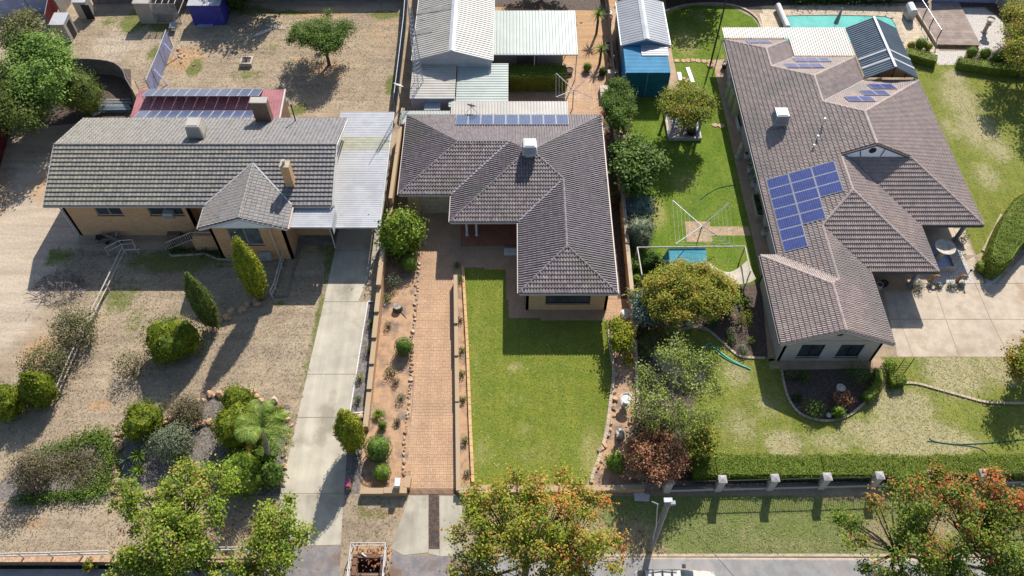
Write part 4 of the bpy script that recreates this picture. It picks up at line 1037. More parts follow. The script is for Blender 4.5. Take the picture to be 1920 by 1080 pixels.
wall(hc, (1.0, 41.4), (1.0, 32.9), 0, 2.76, 'brick_tan', [(2.5, 4.5, .6, 2.2)], frame='iron')
wall(hc, (-4.1, 41.4), (1.0, 41.4), 0, 2.76, 'brick_tan', [(.6, 2.2, .6, 2.2), (3.0, 4.2, .1, 2.2)])
wall(hc, (-7.9, 42.1), (-7.2, 42.1), 0, 2.76, 'brick_tan'); wall(hc, (-4.4, 42.1), (-4.1, 42.1), 0, 2.76, 'brick_tan')
wall(hc, (-8.1, 49.9), (-8.1, 42.1), 0, 2.76, 'brick_tan'); wall(hc, (6.85, 49.9), (-8.1, 49.9), 0, 2.76, 'brick_tan')
wall(hc, (-4.1, 42.1), (-4.1, 41.4), 0, 2.76, 'brick_tan')
gd = MB().box(-7.2, -4.4, 42.22, 42.3, 0, 2.3).build('garage_door', 'pale_timber', hc)
for k in range(5): MB().box(-7.15, -4.45, 42.2, 42.22, .04 + k * .45, .04 + k * .45 + .4).build('panel', 'pale_timber', gd)
for u, v in ((876, 441), (894, 441)):
    p = W(u, v, .15); MB().lathe((p.x, p.y, .15), [(.14, 0), (.14, .1), (.09, .14), (.085, 2.4), (.13, 2.5), (.13, 2.6)], 12).build('column', 'white_paint', hc)
cooler(hc, ax + .15, ay - .35, RC.z(ax, ay) - .05, 1.1, .85, 'white_metal')
sp = math.atan(RC.t)
for k in range(9):
    x = -4.45 + .5 + k * 1.02
    if k < 9: solar(hc, (x - .12, 49.3, RC.z(x, 49.3) + .22), Vector((1, 0, 0)), Vector((0, math.cos(sp - .08), -math.sin(sp - .08))), 1.0, 1.5, 'pv_grey')
MB().box(W(945, 465, 0).x, W(975, 465, 0).x, W(0, 479).y, W(0, 470).y, 0, .3).build('planter_box', 'white_paint', hc)
# ---------------- left house
hl = thing('brick_house', 'orange brick house with a long weathered grey tile gable roof and red rear annex', 'house', (-24, 42, 0))
TL = .353
RL = Roof([(-34.3, -13.2, 39.3, 48.55, 'NS'), (-22.45, -16.1, 37.1, 43.9, 'EW')], 4.2, TL)
def tone_l(x, y):
    f = min(1, max(0, (-x - 14) / 20)); return (.84 + .26 * f, .83 + .25 * f, .9 + .04 * f)
rl = tile_roof(hl, RL, 'tile_grey', gauge=.345, prof='flat', lip=.078, seed=8, tile_tints=(('S', .5, (1.25, 1.24, 1.08)), ('*', .18, (.7, .7, .74)), ('E', .3, (1.25, 1.25, 1.28)), ('N', .35, (1.2, 1.22, 1.28))), tone=tone_l)  # mossy S tiles; bluish sky glint painted onto the N slope
ridge_line(rl, RL, (-34.3, 43.92), (-13.2, 43.92), 'tile_grey'); ridge_line(rl, RL, (-19.27, 37.1), (-19.27, 42.4), 'tile_grey')
for p, q in (((-22.45, 39.3), (-19.3, 42.45)), ((-16.1, 39.3), (-19.25, 42.45))): valley_line(rl, RL, p, q, 'white_metal', .12)
gutters(hl, RL, [((-34.3, 39.3), (-22.45, 39.3)), ((-16.1, 39.3), (-13.2, 39.3)), ((-22.45, 39.3), (-22.45, 37.1)), ((-16.1, 37.1), (-16.1, 39.3)), ((-13.2, 48.55), (-34.3, 48.55))], 'gutter_cream')
for x in (-34.36, -13.14):                       # barge boards
    for y0, y1 in ((39.3, 43.925), (48.55, 43.925)):
        MB().bar((x, y0, 4.06), (x, y1, 4.06 + 4.625 * TL), .05, .22).build('barge_board', 'white_paint', hl)
for s in (-1, 1): MB().bar((-19.275 + s * 3.17, 37.06, 4.06), (-19.275, 37.06, 4.06 + 3.17 * TL), .05, .2).build('barge_board', 'white_paint', hl)
MB().box(-34.1, -13.4, 39.5, 48.4, 4.02, 4.06).box(-22.3, -16.25, 37.3, 39.5, 4.03, 4.065).build('soffit', 'soffit', hl)
g = MB(); g.add([(-22.1, 37.25, 4.05), (-16.45, 37.25, 4.05), (-19.275, 37.25, 4.05 + 2.83 * TL)], [(0, 1, 2)]); g.build('gable_cladding', 'bounce_white', hl)
wl = [(3.5, 5.6, 2.1, 3.6), (8.3, 11.0, 2.1, 3.6)]
p0 = (-33.6, 39.95)
wall(hl, p0, (-24.2, 39.95), 0, 4.0, 'brick_house', [(2.35, 4.3, 2.35, 3.75), (6.3, 8.9, 2.35, 3.75)], frame='gutter_cream', sill='brick_brown')
wall(hl, (-24.2, 39.95), (-24.2, 40.9), 0, 4.0, 'brick_house'); wall(hl, (-24.2, 40.9), (-22.0, 40.9), 0, 4.0, 'brick_house', [(.5, 1.5, 1.3, 3.4)])
wall(hl, (-22.0, 40.9), (-22.0, 37.6), 0, 4.0, 'brick_house'); wall(hl, (-22.0, 37.6), (-16.6, 37.6), 0, 4.0, 'brick_house', [(1.25, 3.6, 1.7, 3.6)], glass='curtain', frame='gutter_cream', sill='brick_brown')
wall(hl, (-16.6, 37.6), (-16.6, 39.95), 0, 4.0, 'brick_house'); wall(hl, (-16.6, 39.95), (-13.8, 39.95), 0, 4.0, 'brick_house')
wall(hl, (-13.8, 39.95), (-13.8, 48), 0, 4.0, 'brick_house'); wall(hl, (-13.8, 48), (-33.6, 48), 0, 4.0, 'brick_house'); wall(hl, (-33.6, 48), p0, 0, 4.0, 'brick_house')
for x in (-33.5, -13.9):
    MB().add([(x, 39.95, 3.99), (x, 47.9, 3.99), (x, 43.92, 3.99 + 3.97 * TL)], [(0, 1, 2)]).build('gable_wall', 'brick_house', hl)
MB().tube([(-33.75, 39.86, 4.05), (-33.7, 39.86, 3.7), (-33.7, 39.86, .05)], .05, 6).build('downpipe', 'white_paint', hl)
MB().tube([(-18.2, 37.2, 4.05), (-17.6, 37.5, 3.6), (-17.6, 37.52, .4)], .05, 6).build('downpipe', 'white_paint', hl)
ac = MB().box(-26.1, -25.35, 39.5, 39.97, 2.45, 3.0).build('window_air_conditioner', 'white_metal', hl)
MB().box(-26.05, -25.4, 39.48, 39.5, 2.5, 2.8).build('grille', 'grey_metal', ac)
# porch
po = MB().box(-24.2, -22.0, 38.4, 40.9, 0, 1.25).build('porch_floor', 'brick_house', hl)
wall(hl, (-24.0, 38.4), (-22.0, 38.4), 1.25, 1.75, 'brick_house', th=.12, name='porch_wall')
for k in range(7):
    MB().box(-24.2 - .3 * (k + 1), -24.2 - .3 * k, 38.5, 39.5, 0, 1.25 - .17 * (k + 1)).build('step', 'brick_brown', hl)
ra = MB()
a, b = Vector((-24.0, 38.42, 2.15)), Vector((-26.3, 38.42, .95))
ra.tube([a, b], .035, 5).tube([a - Vector((0, 0, .75)), b - Vector((0, 0, .75))], .03, 5)
for k in range(13): f = k / 12; p = a.lerp(b, f); ra.tube([p, p - Vector((0, 0, .78))], .018, 4)
ra.build('stair_railing', 'old_white', hl)
rb_ = MB()
for k in range(15): rb_.tube([(-24.0 + k * .143, 38.4, 1.72), (-24.0 + k * .143, 38.4, 2.2)], .016, 4)
rb_.bar((-24.05, 38.4, 2.2), (-22.0, 38.4, 2.2), .05, .05); rb_.build('porch_railing', 'old_white', hl)
# chimneys, cooler, vent pipe
def chimney(root, u, v, z, w_, d_, h, m, cap='white_paint', pot=True):
    p = W(u, v, z); MB().box(p.x - w_ / 2, p.x + w_ / 2, p.y - d_ / 2, p.y + d_ / 2, z - h, z).build('chimney', m, root)
    c = MB().box(p.x - w_ / 2 - .04, p.x + w_ / 2 + .04, p.y - d_ / 2 - .04, p.y + d_ / 2 + .04, z, z + .1).build('chimney_cap', cap, root)
    if pot: MB().lathe((p.x - .05, p.y, z + .1), [(.11, 0), (.1, .3), (.13, .32), (.13, .36)], 8).build('flue', 'galv', root)
chimney(hl, 534, 309, 6.7, .62, .62, 2.6, 'brick_house', 'pale_timber')
chimney(hl, 485, 189, 6.3, 1.25, .6, 3.2, 'brick_brown', 'cream_metal', False)
cp = W(369, 245, 5.9); cooler(hl, cp.x, cp.y, RL.z(cp.x, cp.y), 1.2, 1.1, 'cream_metal')
vp = W(554, 226, 4.5); MB().tube([(vp.x, vp.y, 4.0), (vp.x, vp.y, 6.0)], .05, 6).lathe((vp.x, vp.y, 6.0), [(.09, 0), (.09, .12)], 8).build('vent_pipe', 'iron', hl)
# red rear annex with two racked rows of panels
zr = 3.3; q0, q1, q2, q3 = W(243, 224, zr), W(524, 222, zr), W(528, 168, zr + .35), W(264, 166, zr + .35)
an = MB().ribbed(q0, Vector((q1.x - q0.x, 0, 0)), Vector((0, q2.y - q0.y, .35)), .25, .03).build('annex_roof', 'red_metal', hl)
MB().box(q0.x + .1, q1.x - .1, q0.y - 2.2, q2.y - .2, 0, zr - .12).build('annex_wall', 'brick_brown', hl)
MB().bar((q1.x + .04, q0.y, zr + .02), (q1.x + .04, q2.y, zr + .37), .1, .12).build('annex_barge', 'white_paint', hl)
for (ua, ub, va, vb) in ((262, 488, 167, 180), (245, 474, 207, 222)):
    f0, f1 = W(ua + 3, vb, 4.25), W(ub - 3, vb, 4.25); n = 11; bw = (f1.x - f0.x) / n
    tl = math.radians(20)
    for k in range(n):
        c = Vector((f0.x + bw * (k + .5), f0.y + .8 * math.cos(tl), 4.25 - .8 * math.sin(tl)))
        solar(hl, c, Vector((1, 0, 0)), Vector((0, math.cos(tl), -math.sin(tl))), round(bw - .03, 2), 1.62, 'pv_grey')
    for k in range(0, n + 1, 1): MB().tube([(f0.x + bw * k, f0.y + .1, 4.2), (f0.x + bw * k, f0.y + .1, zr + .05)], .025, 4).build('rack_strut', 'galv', hl)
# front split unit
p = W(500, 468, .75); sa = MB().box(p.x - .42, p.x + .42, 37.18, 37.5, .35, 1.0).build('outdoor_air_conditioner', 'white_metal', hl)
MB().lathe((0, 0, 0), [(.2, 0), (.2, .01)], 12).build('fan_grille', 'grey_metal', sa)
fg = [c for c in sa.children][0]; fg.rotation_euler.x = math.pi / 2; fg.location = (p.x - .1 + 24, 37.17 - 42, .68)
for v in fg.data.vertices: v.co += wloc(hl)
# ---------------- carport of white sheets
cpz = 2.85
cpo = thing('carport', 'flat white ribbed carport roof between the two brick houses', 'carport', (-11.9, 42, 0))
a0, b0 = W(541, 424, cpz), W(706, 424, cpz)
yb = W(700, 209, cpz + .15).y; ym0, ym1 = W(0, 283, cpz).y, W(0, 258, cpz).y
def sheetrib(y0, y1, x0, x1, m, nm, dz=0.):
    # ribs run across, as seen: along x
    z0 = cpz + (y0 - a0.y) * .008 + dz; z1 = cpz + (y1 - a0.y) * .008 + dz
    return MB().ribbed((x0, y0, z0), (0, y1 - y0, z1 - z0), (x1 - x0, 0, 0), .19, .02).build(nm, m, cpo)
xr = -9.85
sheetrib(a0.y, 39.15, -14.0, xr, 'white_metal', 'roof_sheet'); h0, h1 = W(541, 424, 3.85), W(622, 424, 3.85); MB().ribbed((h0.x, h0.y, 3.85), (0, 39.3 - h0.y, .05), (h1.x - h0.x, 0, 0), .19, .02).build('roof_sheet', 'white_metal', cpo); MB().bar((h0.x, h0.y - .05, 3.78), (h1.x, h0.y - .05, 3.78), .1, .14).build('gutter', 'white_metal', cpo); MB().box(h1.x - .02, h1.x + .01, h0.y, 39.3, 2.9, 3.84).build('flashing', 'white_metal', cpo); MB().box(-16.5, -13.2, 39.9, 39.94, 2.9, 4.0).build('wall_cladding', 'bounce_white', cpo); sheetrib(39.15, ym0, -14.0, xr, 'white_metal', 'roof_sheet', .012)
sheetrib(ym0, ym1, -13.9, xr, 'skylight', 'skylight_sheet', .004); sheetrib(ym1, yb, -14.2, xr, 'white_metal', 'roof_sheet')
MB().bar((-14.0, a0.y - .06, cpz - .08), (xr, a0.y - .06, cpz - .08), .12, .16).build('gutter', 'white_metal', cpo)
MB().bar((xr + .06, a0.y, cpz - .08), (xr + .06, yb, cpz + .02), .1, .16).build('barge', 'white_metal', cpo)
for x, y in ((xr - .1, 39), (xr - .1, 43), (xr - .1, 47), (-13.6, 38.7)): MB().tube([(x, y, 0), (x, y, cpz - .05)], .05, 6).build('post', 'white_paint', cpo)
# ---------------- right house
hr = thing('brick_house', 'large pale brick house under a stepped brown hipped tile roof', 'house', (26, 45, 0))
TR = .447
RR = Roof([(19.2, 35.0, 38.7, 55.0, 'NSEW'), (19.2, 30.3, 34.35, 58.15, 'NSEW'), (19.2, 24.95, 37, 60.6, 'NEW'), (19.2, 35.0, 43.6, 55.0, 'NEW'), (17.93, 25.45, 28.3, 35.8, 'NEW'), (19.2, 25.45, 32.0, 44.0, 'EW')], 2.7, TR)
rr_ = tile_roof(hr, RR, 'tile_brown', seed=9, gauge=.34, lip=.075, prof='double', tile_tints=(('*', .06, (.85, .85, .86)), ('*', .02, (1.22, 1.2, 1.18))))
for p, q in (((22.075, 57.72), (22.075, 55.27)), ((24.95, 60.6), (22.075, 57.72)), ((19.2, 60.6), (22.075, 57.72)), ((22.075, 55.28), (24.75, 52.6)), ((30.3, 58.15), (24.75, 52.6)), ((24.75, 52.6), (24.75, 49.45)), ((24.75, 49.45), (27.1, 47.1)), ((35, 55), (27.1, 47.1)), ((27.1, 47.1), (27.1, 43.6)), ((35, 38.7), (30.2, 43.5)), ((24.75, 43.2), (24.75, 39.9)), ((30.3, 34.35), (24.75, 39.9)), ((24.75, 39.9), (22.33, 37.48)), ((22.325, 37.45), (22.325, 32.6)), ((17.93, 35.8), (21.69, 32.04)), ((21.69, 32.04), (21.69, 28.3)), ((21.69, 32.1), (22.32, 32.65))):
    ridge_line(rr_, RR, p, q, 'tile_brown', w_=.16)
for p, q, m in (((24.95, 58.15), (22.1, 55.3), 'white_metal'), ((30.3, 55), (24.8, 49.5), 'white_metal'), ((30.3, 38.7), (25.6, 43.4), 'gutter_dark'), ((25.45, 34.35), (22.4, 37.4), 'gutter_dark'), ((19.2, 35.8), (22.2, 32.8), 'gutter_dark')): valley_line(rr_, RR, p, q, m)
gutters(hr, RR, [((19.2, 60.6), (19.2, 35.85)), ((19.2, 35.8), (17.93, 35.8)), ((17.93, 35.8), (17.93, 28.3)), ((25.45, 28.3), (25.45, 34.35)), ((25.45, 34.35), (30.3, 34.35)), ((30.3, 34.35), (30.3, 38.7)), ((30.3, 38.7), (35, 38.7)), ((35, 38.7), (35, 55)), ((35, 55), (30.3, 55)), ((30.3, 55), (30.3, 58.15)), ((30.3, 58.15), (24.95, 58.15)), ((24.95, 58.15), (24.95, 60.6)), ((24.95, 60.6), (19.2, 60.6))], 'gutter_dark')
for s, x0 in ((1, 17.93), (-1, 25.45)):
    MB().bar((x0, 28.24, 2.62), (21.69, 28.24, 2.62 + 3.76 * TR), .05, .22).build('barge_board', 'white_paint', hr)
    MB().bar((x0, 28.22, 2.74), (21.69, 28.22, 2.74 + 3.76 * TR), .09, .05).build('barge_cap', 'gutter_dark', hr)
sf = MB()
for k, (x0, x1, y0, y1) in enumerate(((19.3, 34.9, 38.8, 54.9), (19.3, 30.2, 34.45, 38.8), (19.3, 30.2, 54.9, 58.05), (19.3, 24.85, 58.05, 60.5), (18.05, 25.35, 28.6, 34.45))): sf.box(x0, x1, y0, y1, 2.56 + k * .003, 2.6 + k * .003)
sf.build('soffit', 'soffit', hr)
wall(hr, (18.35, 28.62), (25.0, 28.62), 0, 2.6, 'brick_pale', [(1.25, 2.85, .5, 2.1), (3.9, 5.5, .5, 2.1)], frame='iron', sill='brick_brown')
MB().add([(18.2, 28.63, 2.59), (25.2, 28.63, 2.59), (21.69, 28.63, 2.59 + 3.48 * TR)], [(0, 1, 2)]).build('gable_wall', 'brick_pale', hr)
gv = MB().lathe((0, 0, 0), [(.2, 0), (.2, .03)], 14).build('gable_vent', 'iron', hr)
for v in gv.data.vertices: v.co += wloc(hr)
gv.rotation_euler.x = math.pi / 2; gv.location = Vector((21.69, 28.6, 3.45)) - wloc(hr)
wall(hr, (25.0, 28.62), (25.0, 35), 0, 2.56, 'brick_pale', [(.8, 5.6, .02, 2.2)], win=False)
gd = MB().box(24.86, 24.94, 29.42, 34.22, .02, 2.2).build('garage_door', 'cream_metal', hr)
wall(hr, (18.4, 35.4), (18.4, 28.62), 0, 2.56, 'brick_pale'); wall(hr, (19.7, 35.4), (18.4, 35.4), 0, 2.56, 'brick_pale')
wall(hr, (19.75, 60), (19.75, 35.4), 0, 2.56, 'brick_pale', [(5, 6.6, .9, 2.1), (12, 13.6, .9, 2.1), (18, 19.6, .9, 2.1)])
wall(hr, (25.0, 36.4), (29.0, 36.4), 0, 2.56, 'brick_pale'); wall(hr, (29.0, 36.4), (29.0, 41.5), 0, 2.56, 'brick_pale'); wall(hr, (29.0, 41.5), (34.4, 41.5), 0, 2.56, 'brick_pale', [(1, 3, .4, 2.1)])
wall(hr, (34.4, 41.5), (34.4, 54.4), 0, 2.56, 'brick_pale', [(3, 5, .4, 2.1), (8, 10, .4, 2.1)]); wall(hr, (34.4, 54.4), (30, 54.4), 0, 2.56, 'brick_pale'); wall(hr, (30, 57.6), (19.75, 57.6), 0, 2.56, 'brick_pale')
sheet('porch_floor', [(25.1, 34.5), (30.2, 34.5), (30.2, 36.4), (25.1, 36.4)], .02, 'path', kind=None, parent=hr)
for u, v in ((1791, 449), (1706, 535)):
    p = W(u, v); MB().lathe((p.x, p.y, 0), [(.24, 0), (.24, .12), (.17, .16), (.16, 2.35), (.22, 2.45), (.22, 2.56)], 14).build('column', 'grey_metal', hr)
gf = MB(); gf.add([(23.2, 43.55, 4.4), (31.0, 43.55, 4.4), (27.1, 43.55, 6.14)], [(0, 1, 2)]); gf.build('gable_cladding', 'bounce_white', hr)
for s in (-1, 1): MB().bar((27.1 + s * 4.1, 43.5, 4.36), (27.1, 43.5, 6.2), .1, .14).build('barge_board', 'gutter_dark', hr)
gv = MB().lathe((0, 0, 0), [(.27, 0), (.27, .04)], 16).build('gable_vent', 'iron', hr)
for v in gv.data.vertices: v.co += wloc(hr)
gv.rotation_euler.x = math.pi / 2; gv.location = Vector((27.0, 43.55, 5.6)) - wloc(hr)
for s in (-.75, .75): MB().bar((27.05 + s, 43.53, 5.0), (27.05 + s * 1.25 - .1, 43.53, 5.75), .06, .05).build('batten', 'iron', hr)
# panels on the west face: three columns, seven / five / three deep
def slope_panel(root, x, y, dirn, R, w_, h, lift=.12):
    t = R.t; c, s_ = 1 / math.sqrt(1 + t * t), t / math.sqrt(1 + t * t); z = R.z(x, y) + lift
    if dirn == 'W': solar(root, (x, y, z), Vector((0, -1, 0)), Vector((c, 0, s_)), w_, h)
    else: solar(root, (x, y, z), Vector((-1, 0, 0)), Vector((0, -c, s_)), w_, h)
cw = 1 / math.sqrt(1 + TR * TR)
def wpanel(u, v):
    p = W(u, v, 3.6)
    for _ in range(8): p = W(u, v, RR.z(p.x, p.y) + .12)
    return p
tops = [wpanel(1434, 329), wpanel(1473, 320.5), wpanel(1513.5, 310.5)]
cl_ = wpanel(1434, 329); x_ = cl_.x
for ci, n in enumerate((7, 5, 3)):
    xc = x_ + (1.68 * ci + .83) * cw
    for k in range(n): slope_panel(hr, xc, 43.0 - .5 - k * 1.02, 'W', RR, 1.0, 1.65)
def npanels(lst, w_, h, skew=0):
    for u, v in lst:
        p = W(u, v, 4)
        for _ in range(8): p = W(u, v, RR.z(p.x, p.y) + .15)
        slope_panel(hr, p.x, p.y, 'N', RR, w_, h, .16)
npanels([(1411, 77.5), (1434, 77.5)], 1.0, 1.2)
npanels([(1500, 112), (1523, 112), (1545, 112)], 1.0, 1.3); npanels([(1484, 123), (1507, 123), (1531, 123)], 1.0, 1.3)
npanels([(1642, 162), (1665, 162), (1628, 174), (1652, 174), (1600, 185.5), (1625, 185.5)], 1.05, 1.3)
cp = W(1468, 207, 5.2); cooler(hr, cp.x, cp.y, RR.z(cp.x, cp.y) + .1, 1.15, .95, 'grey_metal')
for u, v, h in ((1541, 236, .7), (1531, 262, .35), (1524, 278, .3)):
    p = W(u, v, 5)
    for _ in range(8): p = W(u, v, RR.z(p.x, p.y))
    MB().tube([(p.x, p.y, p.z - .1), (p.x, p.y, p.z + h)], .05, 6).lathe((p.x, p.y, p.z + h), [(.09, 0), (.09, .1)], 8).build('vent_pipe', 'white_paint', hr)
# ------------------------------------------------------------------ SHEDS AND METAL ROOFS BEHIND THE CENTRE HOUSE
def gable_shed(name, label, x0, x1, y0, y1, ze, zr, wall_m, roof_m, ridge_m=None, pitch=.24, gable_m=None, h=.03, cat='shed'):
    t = thing(name, label, cat, ((x0 + x1) / 2, y0, 0)); xm = (x0 + x1) / 2
    for s, xe in ((0, x0 - .1), (1, x1 + .1)):
        MB().ribbed((xe, y0 - .12, ze), (0, y1 - y0 + .24, 0), (xm - xe, 0, zr - ze), pitch, h).build('roof_sheet', roof_m, t)
    MB().add([(xm - .28, y0 - .14, zr - .02), (xm, y0 - .14, zr + .08), (xm + .28, y0 - .14, zr - .02), (xm - .28, y1 + .1, zr - .02), (xm, y1 + .1, zr + .08), (xm + .28, y1 + .1, zr - .02)], [(0, 1, 4, 3), (1, 2, 5, 4)]).build('ridge_cap', ridge_m or roof_m, t)
    MB().ribbed((x0, y0, .02), (x1 - x0, 0, 0), (0, 0, ze - .05), .2, .012).build('front_wall', gable_m or wall_m, t)
    MB().add([(x0, y0, ze - .05), (x1, y0, ze - .05), (xm, y0, zr - .06)], [(0, 1, 2)]).build('gable', gable_m or wall_m, t)
    for x in (x0, x1): MB().ribbed((x, y0, .02), (0, y1 - y0, 0), (0, 0, ze - .05), .2, .012).build('side_wall', wall_m, t)
    MB().box(x0, x1, y1, y1 + .05, .02, ze - .05).build('back_wall', wall_m, t)
    for s, xe in ((-1, x0 - .16), (1, x1 + .16)): MB().bar((xe, y0 - .1, ze - .08), (xe, y1 + .1, ze - .08), .1, .12).build('gutter', 'white_metal', t)
    for s, xe in ((0, x0 - .1), (1, x1 + .1)): MB().bar((xe, y0 - .15, ze - .03), (xm, y0 - .15, zr - .03), .03, .16).build('barge_board', 'white_metal', t)
    return t
ws = gable_shed('workshop', 'long cream steel workshop with a pale gable front behind the centre house', -8.5, -1.8, 56.6, 78, 3.7, 4.7, 'white_metal', 'cream_metal', 'white_metal', .3, h=.045)
for (u0, v0, u1, v1, u2, v2, u3, v3) in ((783, 19, 846, 8, 845, 17, 781, 27), (776, 57, 810, 52, 810, 60, 775, 66)):
    pts = []
    for u, v in ((u0, v0), (u1, v1), (u2, v2), (u3, v3)):
        p = W(u, v, 4.2)
        for _ in range(8): p = W(u, v, 3.7 + (min(p.x + 8.6, 3.45)) / 3.45 * 1.0 + .07)
        pts.append(p)
    MB().add(pts, [(0, 1, 2, 3)]).build('skylight_sheet', 'aged_sheet', ws)
def flat_roof(name, label, p0, p1, y0, y1, z0, z1, m, ribs='y', pitch=.22, posts=True, walls=None, cat='roof', h=.03, edge='white_metal'):
    """single pitch sheet roof from x p0..p1, y0..y1; z0 at the near edge"""
    t = thing(name, label, cat, ((p0 + p1) / 2, (y0 + y1) / 2, 0))
    if ribs == 'y': MB().ribbed((p0, y0, z0), (p1 - p0, 0, 0), (0, y1 - y0, z1 - z0), pitch, h).build('roof_sheet', m, t)
    else: MB().ribbed((p0, y0, z0), (0, y1 - y0, z1 - z0), (p1 - p0, 0, 0), pitch, h).build('roof_sheet', m, t)
    MB().bar((p0, y0 - .05, z0 - .06), (p1, y0 - .05, z0 - .06), .08, .12).build('gutter', edge, t)
    MB().bar((p0, (y0 + y1) / 2, (z0 + z1) / 2 - .07), (p1, (y0 + y1) / 2, (z0 + z1) / 2 - .07), .06, .1).build('purlin', edge, t)
    if posts:
        for x in (p0 + .1, (p0 + p1) / 2, p1 - .1):
            for y, z in ((y0 + .1, z0), (y1 - .1, z1)): MB().tube([(x, y, 0), (x, y, z - .08)], .045, 6).build('post', 'white_paint', t)
    if walls: MB().box(p0 + .06, p1 - .06, y0 + .08, y1 - .06, .01, min(z0, z1) - .1).build('wall', walls, t)
    return t
def yz(v, z): return W(960, v, z).y
a, b = W(768, 182, 2.9), W(853, 180, 2.9)
flat_roof('lean_to', 'cream lean-to roof below the gable of the long workshop', a.x, b.x, yz(183, 2.9), 56.55, 2.9, 3.1, 'cream_metal', 'x', .3, False, 'white_metal')
a, b = W(841, 198, 2.7), W(953, 198, 2.7)
flat_roof('patio_roof', 'pale green sheet roof beside the cream lean-to, dish in front of it', W(853, 190, 2.8).x + .06, b.x, yz(198, 2.7), yz(120, 2.9), 2.7, 2.95, 'green_sheet', 'x', .3)
flat_roof('patio_roof', 'narrow green step of sheeting at the foot of the patio roof', a.x, W(853, 190, 2.8).x, yz(198, 2.7), yz(182, 2.65), 2.66, 2.68, 'green_sheet', 'x', .3, True)
a, b = W(921, 101, 3.0), W(1084, 101, 3.0)
gr = flat_roof('shed', 'open fronted shed under a wide pale green sheet roof', a.x, b.x, yz(101, 3.0), yz(20, 3.3), 3.0, 3.3, 'green_sheet', 'y', .3, True)
MB().box(a.x + .2, b.x - 1.2, yz(101, 3) + 1.6, yz(20, 3.3) - .3, .01, 2.8).build('wall', 'cream_metal', gr)
MB().box(a.x + 2.3, a.x + 4.1, yz(101, 3) + 1.52, yz(101, 3) + 1.59, .01, 2.4).build('door', 'brick_brown', gr)
MB().box(a.x, b.x - .6, yz(118, .06), yz(101, 3) + 1.6, .01, .06).build('floor', 'path', gr)
a, b = W(845, 216, 2.6), W(1066, 216, 2.6)
flat_roof('awning', 'cream sheet awning along the back of the centre house', a.x, b.x, 50.6, yz(191, 2.7), 2.65, 2.75, 'cream_metal', 'y', .25, True)
a, b = W(751, 228, 2.5), W(844, 228, 2.5)
flat_roof('awning', 'short pale green awning by the corner of the purple roof', a.x, b.x - .05, yz(231, 2.45), yz(208, 2.5), 2.45, 2.5, 'green_sheet', 'y', .25, True)
a = W(795, 204, 2.4); flat_roof('awning', 'small white awning at the foot of the lattice tower', a.x, a.x + 1.35, yz(205, 2.3), yz(190, 2.35), 2.3, 2.35, 'white_metal', 'y', .2, False)
# lattice tower
p = G(791, 207); lt = thing('lattice_tower', 'tall galvanised lattice aerial tower beside the cream lean-to', 'tower', p)
H_ = 10.5; legs = []
for k in range(3):
    a = 2.094 * k + .5; legs.append([(p.x + math.cos(a) * .55, p.y + math.sin(a) * .55, 0), (p.x + math.cos(a) * .14, p.y + math.sin(a) * .14, H_)]); MB().tube(legs[-1], .03, 5).build('leg', 'galv', lt)
br = MB(); L_ = [(Vector(a), Vector(b)) for a, b in legs]; n = 26
for i in range(n):
    for k in range(3):
        f0, f1 = i / n, (i + 1) / n; A0 = L_[k][0].lerp(L_[k][1], f0); B1 = L_[(k + 1) % 3][0].lerp(L_[(k + 1) % 3][1], f1); B0 = L_[(k + 1) % 3][0].lerp(L_[(k + 1) % 3][1], f0)
        br.tube([A0, B1], .012, 3).tube([A0, B0], .012, 3)
br.build('brace', 'galv', lt)["kind"] = "stuff"
MB().tube([(p.x - .1, p.y, H_ - 1), (p.x - .1, p.y, H_ + 1.2)], .03, 5).tube([(p.x, p.y, H_ - 1.2), (p.x + 1.2, p.y, H_ - 1.2)], .025, 5).build('antenna_boom', 'galv', lt)
# dishes
def dish(name, label, base, h, r, tilt_az, m, el=.6, tripod=False):
    t = thing(name, label, 'satellite dish', base); b = Vector(base)
    mb = MB()
    if tripod:
        for k in range(3): a = 2.1 * k + .5; mb.tube([b + Vector((math.cos(a) * .55, math.sin(a) * .35, 0)), b + Vector((0, 0, h))], .02, 4)
    else: mb.tube([b, b + Vector((0, 0, h))], .045, 6)
    mb.build('mast', 'galv', t)
    d = Vector((math.sin(tilt_az) * math.cos(el), math.cos(tilt_az) * math.cos(el), math.sin(el))); x = d.cross(Vector((0, 0, 1))).normalized(); y = d.cross(x)
    c = b + Vector((0, 0, h)); v, f = [], []
    for i in range(5):
        rr = r * i / 4
        for k in range(16): v.append(c + x * math.cos(k * .3927) * rr + y * math.sin(k * .3927) * rr + d * (.28 * rr * rr / r))
    for i in range(4):
        for k in range(16): f.append((i * 16 + k, i * 16 + (k + 1) % 16, (i + 1) * 16 + (k + 1) % 16, (i + 1) * 16 + k))
    MB().add(v, f).build('reflector', m, t)
    MB().tube([c - d * .03, c + d * r * .9 + Vector((0, 0, -.1))], .02, 4).build('feed_arm', 'iron', t)
q = W(884, 214, 2.75); dish('satellite_dish', 'small grey satellite dish on a tripod on the cream awning', (q.x, q.y, 2.72), .85, .42, .3, 'grey_metal', .7, True)
q = G(752, 200); dish('satellite_dish', 'white satellite dish on two poles at the corner of the bare back yard', (q.x, q.y, 0), 2.3, .45, .6, 'white_metal', .9)
